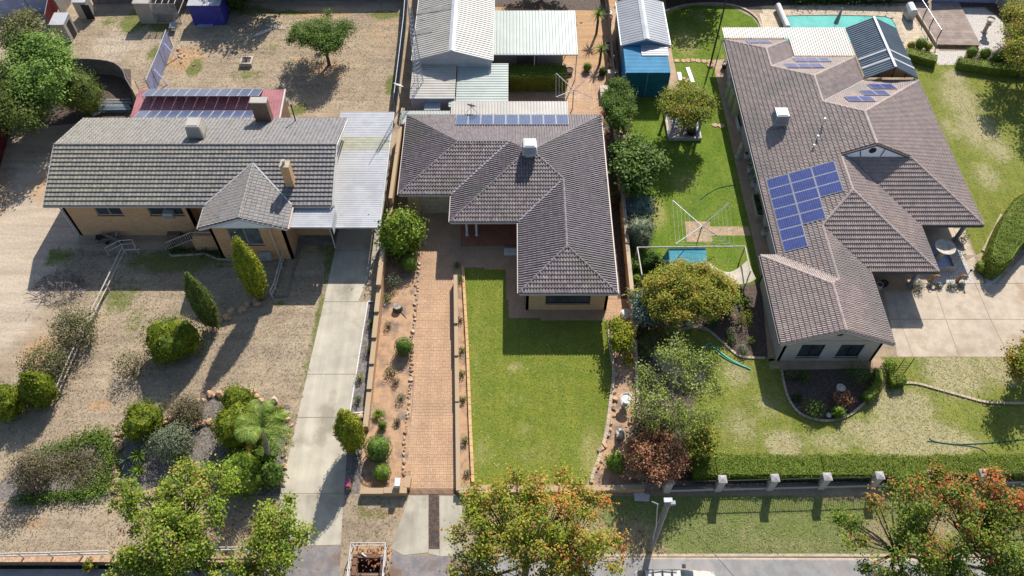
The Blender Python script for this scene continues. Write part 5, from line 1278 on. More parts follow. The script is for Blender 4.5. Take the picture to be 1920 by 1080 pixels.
# rotary hoists
def hoist(name, label, base, h, arm, m, rz, up=.25, lines=5, drop=None):
    t = thing(name, label, 'clothes line', base); b = Vector(base); top = b + Vector((0, 0, h))
    MB().tube([b, top], .045, 6).build('pole', m, t); ends = []
    for k in range(4):
        a = rz + k * math.pi / 2; e = top + Vector((math.cos(a) * arm, math.sin(a) * arm, up)); ends.append(e)
        MB().tube([top, e], .03, 5).tube([top - Vector((0, 0, .5)), top.lerp(e, .4)], .018, 4).build('arm', m, t)
    wr = MB()
    for i in range(1, lines + 1):
        f = .3 + .7 * i / lines
        for k in range(4): wr.tube([top.lerp(ends[k], f), top.lerp(ends[(k + 1) % 4], f)], .005, 3, cap=False)
    wr.build('line_wire', 'white_paint', t); return t
hoist('clothes_hoist', 'rotary clothes hoist on a square concrete pad in the green lawn', G(1305, 462, 0.01), 2.4, 3.0, 'galv', .72, .35)
hoist('clothes_hoist', 'rotary clothes hoist standing on the rear paving of the centre block', G(1073, 205, .02), 2.2, 2.2, 'old_white', .75, .45, 4)
p = G(1312, 452)
# ------------------------------------------------------------------ RIGHT BLOCK, BACK
gs = gable_shed('garden_shed', 'grey steel gable shed behind the blue shade house', 9.9, 14.0, 59.6, 65.8, 3.0, 3.65, 'cream_metal', 'grey_metal', 'white_metal', .35, 'shade_blue')
z1 = 2.75; e0, e1 = W(1176, 136, z1), W(1257, 135, z1); f1 = W(1255, 104, z1); y0, y1 = e0.y, 59.45
sh = thing('shade_house', 'blue shade cloth house with a darker front wall', 'shade house', ((e0.x + e1.x) / 2, y0, 0))
xl, xr_ = e0.x - .1, e1.x
MB().ribbed((xl, y0, z1), (0, y1 - y0, .12), (xr_ - xl, 0, 0), .5, .015).build('roof_cloth', 'shade_blue', sh)
MB().box(xl, xr_, y0 - .02, y0, .02, z1 - .02).build('front_cloth', 'shade_green', sh)
MB().box(xl - .03, xl - .01, y0, y1, .02, z1 - .02).build('side_cloth', 'shade_blue', sh); MB().box(xr_ + .01, xr_ + .03, y0, y1, .02, z1 - .02).build('side_cloth', 'shade_green', sh)
for x in (xl, (xl + xr_) / 2, xr_): MB().tube([(x, y0 - .05, 0), (x, y0 - .05, z1)], .03, 5).build('post', 'galv', sh)
MB().bar((xl, y0 - .05, z1 + .03), (xr_, y0 - .05, z1 + .03), .05, .05).build('rail', 'shade_blue', sh)
a, b = W(1203, 100, 2.95), W(1254, 103, 2.95)
MB().ribbed((a.x, a.y - .2, 2.9), (0, 1.6, .1), (b.x - a.x, 0, 0), .3, .03).build('roof_sheet', 'grey_metal', sh)
# pool roof, pool, roller, umbrella
a, b = W(1358, 52, 2.95), W(1600, 52, 2.95); y0_, y1_ = 58.15, a.y
pr = thing('patio_roof', 'cream corrugated patio roof between the brown tiles and the pool', 'roof', ((a.x + b.x) / 2, y0_, 0))
MB().ribbed((24.98, 58.2, 2.86), (30.3 - 24.98, 0, 0), (0, y1_ - 58.2, .1), .21, .05).build('roof_sheet', 'cream_metal', pr)
MB().ribbed((19.15, 60.66, 2.9), (24.97 - 19.15, 0, 0), (0, y1_ - 60.66, .06), .21, .05).build('roof_sheet', 'cream_metal', pr)
for x in (19.4, 22, 25, 28, 30.2): MB().tube([(x, y1_ - .1, 0), (x, y1_ - .1, 2.85)], .05, 6).build('post', 'white_paint', pr)
pg = thing('pergola_roof', 'charcoal ribbed gable roof with bronze glazed end beside the pool', 'roof', (32.7, 58, 0))
ys, yn = 55.1, W(1582, 52, 3.0).y; xa, xb = 30.38, W(1723, 151, 2.9).x; xm = W(1679, 133, 3.9).x
yr0, yr1 = W(1679, 133, 4.1).y, W(1637, 35, 4.1).y
zt = 4.1
MB().ribbed((xa, ys, 2.95), (0, yn - ys, 0), (xm - xa, 0, zt - 2.95), .27, .05).build('roof_sheet', 'charcoal_metal', pg)
MB().ribbed((xb, ys, 2.95), (0, yn - ys, 0), (xm - xb, 0, zt - 2.95), .27, .05).build('roof_sheet', 'charcoal_metal', pg)
for f in (.17, .34):
    y = ys + (yn - ys) * f
    for xe in (xa, xb): MB().bar((xe, y, 3.03), (xm, y, zt + .06), .22, .02).build('cover_strip', 'white_metal', pg)
MB().bar((xm, ys - .05, zt + .05), (xm, yn + .05, zt + .05), .22, .06).build('ridge_cap', 'grey_metal', pg)
MB().add([(xa, ys + .1, 2.9), (xb, ys + .1, 2.9), (xm, ys + .1, zt - .05)], [(0, 1, 2)]).build('gable_glazing', 'bronze_glass', pg)
for xe in (xa, xb): MB().bar((xe, ys - .03, 2.9), (xm, ys - .03, zt), .06, .14).build('barge_board', 'charcoal_metal', pg)
for f in (.25, .5, .75): x = xa + (xb - xa) * f; MB().bar((x, ys + .06, 2.9), (x, ys + .06, 2.9 + (1 - abs(2 * f - 1)) * 1.1), .05, .05).build('mullion', 'iron', pg)
for x in (xa + .1, xb - .1):
    for y in (ys + .3, yn - .2): MB().tube([(x, y, 0), (x, y, 2.9)], .06, 6).build('post', 'white_paint', pg)
# pool shell: curved outline with coping
po_ = [(1462, 28), (1500, 26.6), (1560, 26), (1620, 27), (1660, 29), (1675, 34), (1684, 48), (1690, 66), (1690, 80), (1470, 80)]
pw = PX(*po_); sheet('pool_water', pw, .035, 'water')
cpg = MB()
for i in range(len(pw) - 2):
    a, b = Vector((*pw[i], .02)), Vector((*pw[i + 1], .02)); cpg.bar(a, b, .55, .06, base=True)
cpg.build('pool_coping', 'kerb')["kind"] = "structure"
p0_, p1_ = G(1456, 18, .5), G(1474, 60, .5)
rl_ = thing('pool_roller', 'white pool cover rolled on its reel at the left end of the pool', 'pool roller', (p0_.x, p0_.y, 0)); MB().tube([p0_, p1_], .28, 10).build('cover', 'white_paint', rl_)
for q in (p0_, p1_): MB().bar((q.x, q.y, .02), (q.x, q.y, .55), .12, .12).build('stand', 'galv', rl_)
q = G(1562, 56); um = thing('pool_umbrella', 'folded grey umbrella leaning over the pool edge', 'umbrella', q); e = Vector((q.x + .2, q.y + .2, 2.3))
MB().tube([q, e], .03, 5).build('pole', 'galv', um); MB().tube([Vector(q).lerp(e, .3), Vector(q).lerp(e, .7), e], .24, 8, .05).build('canopy', 'grey_metal', um)
# deck
dk = thing('timber_deck', 'raised weathered timber deck by the pool terrace', 'deck', G(1770, 60))
d0, d1, d2, d3 = [G(*q) for q in ((1757, 88), (1836, 90), (1797, 12), (1708, 10))]
n = 52
for i in range(n):
    f = (i + .5) / n; a = d0.lerp(d3, f); b = d1.lerp(d2, f); bow = .5 * (f - .75) * 4 if f > .75 else 0
    k = random.uniform(.85, 1.12); m = MB(); m.bar((a.x, a.y, .3 + random.uniform(-.004, .004)), (b.x, b.y, .3), (d3.y - d0.y) / n - .02, .03, (k, k * random.uniform(.95, 1.02), k * random.uniform(.92, 1.0))); m.build('board', 'deck_wood', dk)
MB().box(d0.x + .05, d1.x - .05, d0.y - .05, d0.y - .01, .0, .29).build('fascia', 'timber', dk)
MB().bar((d0.x - .05, d0.y, .02), (d3.x - .05, d3.y, .02), .15, .3, base=True).build('edge_beam', 'pale_timber', dk)
bl = thing('balustrade', 'glass balustrade with black posts along the pool side of the deck', 'balustrade', d0)
for f in (.1, .38, .62, .98): a = d0.lerp(d3, f); MB().bar((a.x + .1, a.y, .33), (a.x + .1, a.y, 1.45), .07, .07).build('post', 'iron', bl)
a = d0.lerp(d3, .1); b = d0.lerp(d3, .98); MB().tube([(a.x + .1, a.y, 1.42), (b.x + .1, b.y, 1.42)], .02, 5).build('rail', 'galv', bl)
q = G(1702, 33); bb = thing('barbecue', 'white covered barbecue on the pool terrace beside the deck', 'barbecue', q)
MB().box(q.x - .35, q.x + .35, q.y - .6, q.y + .6, .05, .85).build('base', 'galv', bb); MB().tube([(q.x, q.y - .65, .95), (q.x, q.y + .65, .95)], .4, 10).build('cover', 'white_paint', bb)
def urn(name, label, u, v, h, r, m, cat='urn', plant=None):
    p = G(u, v); t = thing(name, label, cat, p)
    MB().lathe(p, [(r * .75, 0), (r * .75, .08), (r * .45, .14), (r * .42, h * .55), (r * .7, h * .6), (r * .5, h * .66), (r * .55, h * .8), (r * 1.05, h * .97), (r * 1.1, h), (r * .92, h), (r * .8, h * .93)], 16).build('stand', m, t); return t
urn('bird_bath', 'tall cast stone bird bath on white gravel beside the deck', 1845, 60, 1.5, .42, 'white_stone', 'bird bath')
# pots along the wall of the right house
def pot(name, label, u, v, r, h, m, plant=None, square=False, group='pots along the pale house wall', leaf=.12, pr_=1.2, ph=.5, cat='plant pot', z=0.012):
    p = G(u, v); t = thing(name, label, cat, (p.x, p.y, p.z + z), group); p = Vector((p.x, p.y, p.z + z))
    if square: MB().add([(p.x + i * r * k, p.y + j * r * k, p.z + zz) for zz, k in ((0, .8), (h, 1), (h, .85), (h - .06, .85)) for i, j in ((-1, -1), (1, -1), (1, 1), (-1, 1))], [(3, 2, 1, 0)] + [(s + k, s + (k + 1) % 4, s + 4 + (k + 1) % 4, s + 4 + k) for s in (0, 4, 8) for k in range(4)] + [(12, 13, 14, 15)]).build('pot', m, t)
    else: MB().lathe(p, [(r * .7, 0), (r * .9, h * .5), (r, h), (r * .86, h), (r * .84, h - .06)], 14).build('pot', m, t)
    if plant:
        V, F, C = blob_foliage((p.x, p.y, p.z + h + ph * .3), (r * pr_, r * pr_, ph), int(90 * r / .25), leaf, PAL[plant], Lump(8, .3), .35, bottom=-.6); mesh_np('foliage', V, F, 'leaf', C, t)['kind'] = 'stuff'
    else: MB().lathe((p.x, p.y, p.z + h - .059), [(r * .83, 0), (r * .83, .004)], 12).build('soil', 'mulch', t)
    return t
PL = [(1358, 127, .3, .5, 'black_plastic', 'mid', 'dark pot with a green plant beside the white tank at the back of the path'),
      (1399, 296, .3, .55, 'white_paint', None, 'white pot of bare dark soil on the path below the white urn'), (1406, 310, .28, .45, 'white_stone', 'deep', 'pale pot with dark leaves, second below the white urn'), (1405, 322, .28, .5, 'white_paint', 'mid', 'white pot with upright green leaves, third below the white urn'),
      (1409, 335, .28, .45, 'white_stone', 'bright', 'pale pot with bright green grass, fourth below the white urn'), (1413, 349, .3, .55, 'white_paint', 'deep', 'white pot of dark trailing leaves level with the top solar panel'),
      (1432, 440, .3, .5, 'white_paint', 'yellow', 'white pot near the garage corner with a yellowish plant')]
for u, v, r, h, m, pl, lb in PL: pot('plant_pot', lb, u, v, r, h, m, pl)
for lb, u, v, l in (('long white trough planter with leafy plants under the eaves', 1386, 228, 2.6), ('second white trough planter with dusty leaves near the garage end', 1420, 392, 2.4)):
    p = G(u, v); t = thing('trough_planter', lb, 'planter', (p.x, p.y, .012), 'trough planters by the house wall')
    mb = MB(); 
    for x0, x1, y0, y1 in ((-.35, -.28, -l / 2, l / 2), (.28, .35, -l / 2, l / 2), (-.28, .28, -l / 2, -l / 2 + .07), (-.28, .28, l / 2 - .07, l / 2)): mb.box(p.x + x0, p.x + x1, p.y + y0, p.y + y1, .012, .55)
    mb.build('box', 'pale_timber' if 'second' in lb else 'white_paint', t); MB().box(p.x - .28, p.x + .28, p.y - l / 2 + .07, p.y + l / 2 - .07, .02, .45).build('soil', 'mulch', t)
    for k in range(5):
        V, F, C = blob_foliage((p.x, p.y - l / 2 + .3 + k * (l - .6) / 4, .6), (.26, .26, .25), 110, .1, PAL['deep' if k % 2 else 'mid'], Lump(8, .3), .3); mesh_np('foliage', V, F, 'leaf', C, t)['kind'] = 'stuff'
p = G(1435, 408); kn = thing('kennel', 'small white bird house box on the path near the garage', 'box', (p.x, p.y, .012)); MB().box(p.x - .3, p.x + .3, p.y - .35, p.y + .35, .012, .5).build('body', 'white_paint', kn); MB().add([(p.x - .4, p.y - .4, .5), (p.x + .4, p.y - .4, .5), (p.x + .4, p.y + .4, .5), (p.x - .4, p.y + .4, .5), (p.x, p.y - .4, .75), (p.x, p.y + .4, .75)], [(0, 1, 4), (3, 5, 2), (0, 4, 5, 3), (1, 2, 5, 4)]).build('roof', 'grey_metal', kn); MB().box(p.x - .12, p.x + .12, p.y - .356, p.y - .352, .05, .35).build('opening', 'iron', kn)
p = G(1383, 296); st = thing('garden_statue', 'slender white statue on the path below the trough planter', 'statue', (p.x, p.y, .012))
MB().lathe((p.x, p.y, .012), [(.25, 0), (.25, .15), (.16, .2), (.2, .5), (.12, .85), (.2, 1.15), (.17, 1.35), (.07, 1.45), (.11, 1.58), (.09, 1.7), (.02, 1.74)], 12).build('figure', 'white_stone', st)
for k, (u, v, h, lb) in enumerate(((1369, 186, 1.9, 'beige rain tank farthest from the street against the pale wall'), (1374, 201, 2.0, 'beige rain tank in the middle of the row of three'), (1381, 218, 2.1, 'beige rain tank closest to the trough planter'))):
    p = G(u, v); t = thing('rain_tank', lb, 'water tank', (p.x, p.y, .01), 'rain tanks by the house wall')
    MB().lathe((p.x, p.y, .01), [(.55, 0)] + [(.55 + .012 * (i % 2), .1 + i * (h - .3) / 12) for i in range(13)] + [(.5, h - .08), (.15, h + .04)], 20).build('tank', 'tank', t); MB().lathe((p.x, p.y, h + .05), [(.2, 0), (.2, .06)], 12).build('lid', 'black_plastic', t)
p = G(1367, 158); t = thing('gas_bottle', 'white cylinder standing at the wall behind the rain tanks', 'cylinder', (p.x, p.y, .01)); MB().lathe((p.x, p.y, .01), [(.22, 0), (.25, .1), (.25, .9), (.2, 1.05), (.06, 1.1)], 12).build('bottle', 'white_paint', t); MB().tube([(p.x, p.y, 1.1), (p.x, p.y, 1.25)], .06, 6).build('valve', 'galv', t)
# flag pole, boards, stepping stones
p = G(1331, 124); t = thing('flag_pole', 'tall dark pole standing in the back lawn', 'pole', p); MB().tube([p, p + Vector((0, 0, 8.2))], .085, 8, .06).build('mast', 'iron', t); MB().lathe(p + Vector((0, 0, 8.2)), [(.12, 0), (.12, .1), (.05, .16)], 8).build('finial', 'white_paint', t); MB().lathe(p, [(.28, 0), (.28, .12), (.12, .18)], 10).build('footing', 'rock', t)
def stepping(label, pts, r=.28, group=None):
    for i, (u, v) in enumerate(pts):
        lb_ = label.format(('first', 'second', 'third', 'fourth', 'fifth', 'sixth', 'seventh')[i])
        p = G(u, v); mb = MB(); n = 8; mb.prism([(p.x + math.cos(k * .785 + i) * r * random.uniform(.75, 1.15), p.y + math.sin(k * .785 + i) * r * random.uniform(.75, 1.15)) for k in range(n)], p.z, p.z + .06)
        o = mb.build('stepping_stone', 'rock', loc=p); tag(o, lb_, 'stepping stone', group)
stepping('flat tan stepping stone, {} from the grey shed in the row across the lawn', [(1269, 114), (1281, 114.5), (1291, 114), (1299, 113.5), (1309, 114.5), (1320, 115), (1330, 115.5)], group='stepping stones across the back lawn')
stepping('flat tan stepping stone between tree bed and house path, {} from the bed', [(1340, 235), (1352, 236)], group='stepping stones near the tree bed')
for lb, a, b in (('longer white board lying on the back lawn', (1289, 127), (1299, 155)), ('shorter white board lying on the back lawn', (1273, 136), (1276, 151))):
    pa_, pb_ = G(*a, .03), G(*b, .03); o = MB().bar(pa_, pb_, .35, .06).build('white_board', 'white_paint', loc=pa_); tag(o, lb, 'board')
o = MB(); p = G(1285, 152); [o.box(p.x + dx - .12, p.x + dx + .12, p.y + dy - .14, p.y + dy + .14, .01, .25) for dx, dy in ((-.15, .1), (.18, -.05), (.0, -.28))]; o = o.build('brick_pile', 'rock', loc=p); tag(o, 'few orange bricks left on the lawn beside the white boards', 'bricks')
# tree bed with columns
x0, x1, y1, y0 = W(1252, 265).x, W(1315, 265).x, W(1280, 205).y, W(1280, 264).y
tb = thing('raised_bed', 'brick edged bed with pale blue columns under the round tree', 'garden bed', ((x0 + x1) / 2, y0, 0))
for q in ((x0, x1, y0, y0 + .2), (x0, x1, y1 - .2, y1), (x0, x0 + .2, y0 + .2, y1 - .2), (x1 - .2, x1, y0 + .2, y1 - .2)): MB().box(*q, 0, .32).build('edge', 'white_stone', tb)
MB().box(x0 + .2, x1 - .2, y0 + .2, y1 - .2, 0, .25).build('soil', 'grey_mulch', tb)
for x, y in ((x0 + .3, y0 + .4), (x1 - .3, y0 + .4), (x0 + .3, y1 - .4), (x1 - .3, y1 - .4)): MB().lathe((x, y, .25), [(.2, 0), (.2, .12), (.12, .2), (.11, 2.2), (.18, 2.3), (.18, 2.4)], 10).build('column', 'lavender', tb)
MB().lathe(((x0 + x1) / 2 + .6, y0 + .7, .25), [(.35, 0), (.42, .3), (.38, .7), (.2, .75)], 14).build('dark_urn', 'black_plastic', tb)
MB().lathe(((x0 + x1) / 2 + 1.0, y0 + .9, .25), [(.25, 0), (.3, .4), (.1, .5)], 12).build('white_urn', 'white_paint', tb)
rb = MB(); [rb.bar((x0 + .5, y1 - 1.0 - k * .35, .3 + .05 * k), (x0 + 1.2, y1 - 1.0 - k * .35, .3 + .05 * k), .1, .06) for k in range(5)]; rb.build('step_rack', 'lavender', tb)
# pipe frame with teal cover and cream cloth
f0, f1 = W(1195, 464, 2.0), W(1397, 462, 2.0); fz = 2.0; fy2 = W(1205, 515, 2.0).y
fr = thing('pipe_swing', 'white pipe frame standing at the lower end of the back lawn', 'frame', (f0.x, f0.y, 0))
fm = MB(); fm.tube([(f0.x, f0.y, fz), (f1.x, f1.y, fz)], .05, 6).tube([(f0.x, f0.y, fz), (f0.x + .1, fy2, fz)], .05, 6).tube([(f1.x, f1.y, fz), (f1.x, fy2 + .3, fz)], .05, 6); fm.build('top_rail', 'old_white', fr)
for x, y in ((f0.x, f0.y), (f1.x, f1.y), (f0.x + .1, fy2), (f1.x, fy2 + .3)): MB().tube([(x, y, 0), (x, y, fz)], .05, 6).build('post', 'old_white', fr)
a, b, c, d = W(1254, 466, 1.9), W(1323, 465, 1.9), W(1326, 505, 1.3), W(1246, 508, 1.3)
tcv = thing('swing_cover', 'teal cloth canopy hung on the white pipe frame', 'canopy', (a.x, c.y, 0))
mb = MB(); mb.add([a, b, Vector((b.x, c.y, 1.55)), Vector((a.x, c.y, 1.55))], [(3, 2, 1, 0)]); mb.build('top_cloth', 'teal_cloth', tcv)
MB().add([(a.x - .02, a.y, 1.9), (a.x - .02, c.y, 1.55), (a.x - .3, c.y - .1, .5), (a.x - .35, a.y, .5)], [(0, 1, 2, 3)]).build('side_cloth', 'teal_cloth', tcv)
for x, y in ((a.x, c.y), (b.x, c.y), (a.x, a.y), (b.x, a.y)): MB().tube([(x, y, 0), (x, y, 1.55)], .03, 5).build('post', 'galv', tcv)
a, b = W(1327, 490, 1.3), W(1402, 487, 1.3); cc = thing('shade_sail', 'sagging cream cloth tied to the right end of the pipe frame', 'shade sail', (a.x, a.y, 0))
n, m_ = 12, 7; v = []; c0, c1 = W(1345, 528, 1.3), W(1418, 522, 1.35)
for j in range(m_):
    for i in range(n):
        fx, fy = i / (n - 1), j / (m_ - 1); p = a.lerp(b, fx).lerp(c0.lerp(c1, fx), fy); s_ = 1 - (2 * fx - 1) ** 2; v.append((p.x, p.y - (.55 * s_ * (1 - fy) + .2 * s_), p.z - .35 * s_ + .08 * math.sin(fx * 9 + fy * 3)))
MB().add(v, [(j * n + i, j * n + i + 1, (j + 1) * n + i + 1, (j + 1) * n + i) for j in range(m_ - 1) for i in range(n - 1)][::1]).build('cloth', 'cream_cloth', cc, smooth=True)
# ------------------------------------------------------------------ RIGHT BLOCK, FRONT
q = G(1765, 507); fo = thing('fountain', 'square cast stone fountain with a round bowl in the white gravel', 'fountain', q)
x0, x1, y0, y1 = q.x - 1.15, q.x + 1.0, q.y - .1, q.y + 2.1
for r_ in ((x0, x1, y0, y0 + .18), (x0, x1, y1 - .18, y1), (x0, x0 + .18, y0 + .18, y1 - .18), (x1 - .18, x1, y0 + .18, y1 - .18)): MB().box(*r_, 0, .42).build('basin_wall', 'white_stone', fo)
MB().box(x0 + .18, x1 - .18, y0 + .18, y1 - .18, 0, .2).build('basin_floor', 'lavender', fo)
MB().lathe(((x0 + x1) / 2, (y0 + y1) / 2, .2), [(.35, 0), (.3, .1), (.24, .2), (.28, 1.0), (.5, 1.15), (.72, 1.35), (.76, 1.42), (.66, 1.4), (.3, 1.28)], 20).build('bowl', 'white_stone', fo)
def heron(label, u, v, f=1):
    p = G(u, v); t = thing('garden_bird', label, 'ornament', p, 'ochre bird ornaments on the gravel'); p = Vector(p)
    MB().lathe(p, [(.16, 0), (.14, .1), (.09, .16)], 10).build('base', 'bird_stone', t)
    MB().tube([p + Vector((0, 0, .1)), p + Vector((.02, 0, .4)), p + Vector((.05, 0, .55)), p + Vector((.2, 0, .74)), p + Vector((.42 * f, 0, .7)), p + Vector((.55 * f, 0, .58))], .13, 8, .06).build('body', 'bird_stone', t)
    MB().tube([p + Vector((.05, 0, .55)), p + Vector((-.08, 0, .8)), p + Vector((-.02, 0, .95)), p + Vector((.12, 0, .92))], .06, 6, .025).build('neck', 'bird_stone', t)
heron('ochre bird ornament on the gravel left of the fountain corner', 1743, 528); heron('ochre bird ornament on the gravel nearer the curved hedge', 1794, 528)
p = G(1808, 524); o = thing('garden_light', 'thin black stake light at the corner of the white gravel', 'garden light', p); MB().tube([p, p + Vector((0, 0, 1.1))], .025, 5).build('stake', 'iron', o); MB().lathe(p + Vector((0, 0, 1.05)), [(.07, 0), (.09, .1), (.03, .16)], 8).build('lamp', 'iron', o)
# garage side: bin, pots by the porch
pot('plant_pot', 'white pot by the porch steps of the right house', 1646, 540, .25, .45, 'white_paint', None, group=None); pot('plant_pot', 'black pot next to the white pot by the porch', 1655, 536, .3, .4, 'black_plastic', None, group=None)
pot('plant_pot', 'dark shrub in a pot at the foot of the pale column', 1801, 457, .3, .4, 'white_stone', 'deep', group=None, pr_=1.6, ph=.8)
# edging kerbs of the beds
def edging(name, label, pts, wd=.13, h=.1, m='kerb', step=.6, cat='garden edging', piece='edging_block', group=None):
    p = [G(*q) for q in pts]; t = thing(name, label, cat, p[0], group)
    P2 = []
    for a, b in zip(p, p[1:]):
        n = max(1, round((b - a).length / step)); P2 += [a.lerp(b, k / n) for k in range(n)]
    P2.append(p[-1])
    for a, b in zip(P2, P2[1:]):
        d = (b - a).normalized() * .012; MB().bar(a + d, b - d + Vector((0, 0, random.uniform(0, .008))), wd, h, base=True).build(piece, m, t)
    return t
def smooth(pts, n=4):
    out = []
    for i in range(len(pts) - 1):
        p0, p1, p2, p3 = pts[max(0, i - 1)], pts[i], pts[i + 1], pts[min(len(pts) - 1, i + 2)]
        for k in range(n):
            t = k / n; out.append(tuple(.5 * (2 * p1[j] + (p2[j] - p0[j]) * t + (2 * p0[j] - 5 * p1[j] + 4 * p2[j] - p3[j]) * t * t + (-p0[j] + 3 * p1[j] - 3 * p2[j] + p3[j]) * t ** 3) for j in (0, 1)))
    return out + [pts[-1]]
edging('bed_edging', 'curved tan edging round the garage front bed', smooth([(1465, 694), (1470, 722), (1480, 752), (1502, 778), (1545, 790), (1585, 782), (1612, 764), (1636, 740), (1648, 730)]), .16, .12)
edging('bed_edging', 'curved tan edging crossing the dry front lawn on the right', smooth([(1664, 724), (1690, 719), (1720, 720), (1760, 731), (1800, 742), (1840, 753), (1870, 756), (1925, 757)]), .16, .1)
edging('bed_edging', 'looping tan edging round the small lawn behind the loose tree', smooth([(1254, 660), (1260, 636), (1278, 619), (1300, 614), (1325, 618), (1345, 634), (1365, 652), (1385, 668), (1400, 671), (1434, 672)]), .16, .1)
edging('bed_edging', 'pale concrete edging beside the big curved hedge', smooth([(1878, 404), (1868, 425), (1856, 450), (1843, 472)]), .3, .1)
edging('lawn_edging', 'tan kerb winding along the right side of the centre lawn', smooth([(1141, 605), (1144, 650), (1150, 690), (1149, 720), (1143, 765), (1137, 810), (1124, 858), (1111, 890), (1109, 906)]), .22, .14)
edging('lawn_edging', 'straight salmon brick kerb along the left side of the centre lawn', [(868, 502), (876, 640), (882, 800), (887, 906)], .2, .22, 'brick_tan', .5)
edging('bed_edging', 'curved pale edging at the far end of the back lawn', smooth([(1247, 22), (1280, 11), (1325, 7), (1370, 10), (1400, 20), (1420, 36), (1428, 54)]), .2, .12)
edging('bed_edging', 'white concrete edging round the narrow rose bed by the left drive', [(700, 566), (690, 567), (656, 777), (686, 773)], .09, .12, 'white_paint', 1.2)
edging('bed_edging', 'angular pale edging of the bed below the left porch', [(310, 466), (322, 481), (385, 477), (408, 487), (440, 489)], .12, .14, 'kerb', 1.)
edging('path_edging', 'pale timber edging left of the bitumen paving', [(541, 462), (527, 512), (513, 555)], .12, .1, 'grey_timber', 1.2)
edging('path_edging', 'second pale timber edging beside the dry strip', [(565, 462), (550, 510), (540, 556), (513, 557)], .12, .1, 'grey_timber', 1.2)
# garden arch, bird baths, hoses
p = G(1683, 703); t = thing('garden_arch', 'dark metal arch leaning over the small hedge by the driveway', 'arch', p); ar = MB()
for dx in (-.3, .35): ar.tube([p + Vector((dx, 0, 0)), p + Vector((dx, .05, 1.5)), p + Vector((dx + .1, .2, 1.9))], .03, 5)
ar.build('side_frame', 'iron', t); ar = MB(); [ar.tube([p + Vector((-.3, .05, .3 * k)), p + Vector((.35, .05, .3 * k))], .02, 4) for k in range(1, 6)]; ar.build('rung', 'iron', t)
urn('bird_bath', 'pale bird bath in the dark mulch bed before the garage', 1568, 740, 1.0, .27, 'white_stone', 'bird bath')
o = MB().lathe(G(1552, 781), [(.02, 0), (.14, .1), (.19, .2), (.14, .32), (.02, .38)], 12).build('white_ball', 'white_rock', loc=G(1552, 781), smooth=True); tag(o, 'white ball ornament at the tip of the garage front bed', 'ornament')
def hose(label, pts, m, r=.025):
    p = [G(u, v, .02 + r) for u, v in smooth(pts)]; o = MB().tube(p, r, 5).build('garden_hose', m, loc=p[0]); tag(o, label, 'hose')
hose('looped bright green hose on the lawn beside the garage path', [(1322, 650), (1332, 645), (1345, 662), (1370, 678), (1405, 692), (1400, 690), (1365, 672), (1338, 650)], 'hose', .04)
hose('dull green hose across the dry lawn by the front hedge', [(1742, 822), (1752, 828), (1790, 833), (1850, 831), (1920, 824)], 'dark_hose', .025)
hose('dull green hose curling toward the front hedge', [(1738, 827), (1790, 834), (1826, 838), (1845, 846), (1852, 856)], 'dark_hose', .022)
hose('thin green hose on the back lawn near the clothes hoist', [(1312, 375), (1330, 362), (1350, 352), (1380, 347)], 'dark_hose', .025)
# white ornaments by the left edge of the right block
urn('bird_bath', 'white bird bath standing in the orange bed by the centre lawn', 1172, 758, .9, .38, 'white_rock', 'bird bath')
p = G(1162, 818); st = thing('garden_statue', 'white crouching statue on a plinth in the orange bed', 'statue', p); MB().box(p.x - .25, p.x + .25, p.y - .25, p.y + .25, 0, .35).build('plinth', 'white_stone', st); MB().tube([p + Vector((.1, -.05, .35)), p + Vector((.05, 0, .6)), p + Vector((-.05, .05, .8)), p + Vector((-.12, 0, .95)), p + Vector((-.12, 0, 1.02))], .2, 8, .09).build('figure', 'white_rock', st)
p = G(1290, 607); st = thing('garden_statue', 'white swan planter in the shade under the golden tree', 'statue', p); MB().lathe(p, [(.2, 0), (.34, .2), (.36, .4), (.28, .42)], 12).build('body', 'white_rock', st); MB().tube([p + Vector((.2, 0, .35)), p + Vector((.4, 0, .7)), p + Vector((.3, 0, 1.0)), p + Vector((.1, 0, .95))], .07, 6, .04).build('neck', 'white_rock', st)
p = G(1174, 590); o = MB().lathe(p, [(.4, 0), (.42, .2), (.3, .28), (.1, .32)], 12).build('white_tub', 'white_paint', loc=p); tag(o, 'white tub on the paving right of the front window', 'tub')
# ------------------------------------------------------------------ BRICK WALLS OF THE CENTRE BLOCK
def brick_wall(name, label, secs, m='brick_orange', cap='coping', th=.24, cat='wall'):
    """secs: (plan from, plan to, height) sections in line"""
    t = thing(name, label, cat, (secs[0][0][0], secs[0][0][1], 0))
    for (a, b, h) in secs:
        z = min(gz(*a), gz(*b)) - .05
        MB().bar((a[0], a[1], z), (b[0], b[1], z), th, h - .08 - z, base=True).build('wall_section', m, t)
        MB().bar((a[0], a[1], h - .078), (b[0], b[1], h - .078), th + .04, .08, base=True).build('coping', cap, t)
    return t
ys_ = [W(720, v).y for v in (440, 560, 604, 649, 695, 740, 808)]; hs = [1.75, 1.35, 1.15, .95, .8, .65]
xw = lambda y: -9.52 + (y - 18.8) * -.004
brick_wall('boundary_wall', 'orange brick wall stepping down between the two driveways', [((xw(a), a), (xw(b), b + .0), h) for a, b, h in zip(ys_, ys_[1:], hs)], th=.3)
brick_wall('boundary_wall', 'brick wall beside the white carport behind the citrus bush', [((-9.35, W(0, 385, 1.5).y), (-9.5, ys_[0] + .02), 1.5), ((-9.2, 52), (-9.35, W(0, 385, 1.5).y + .02), 2.3)], m='brick_tan', th=.25)
fw0 = [W(u, v, .5) for u, v in ((676, 920), (720, 919), (763, 916))]; yf = 19.0
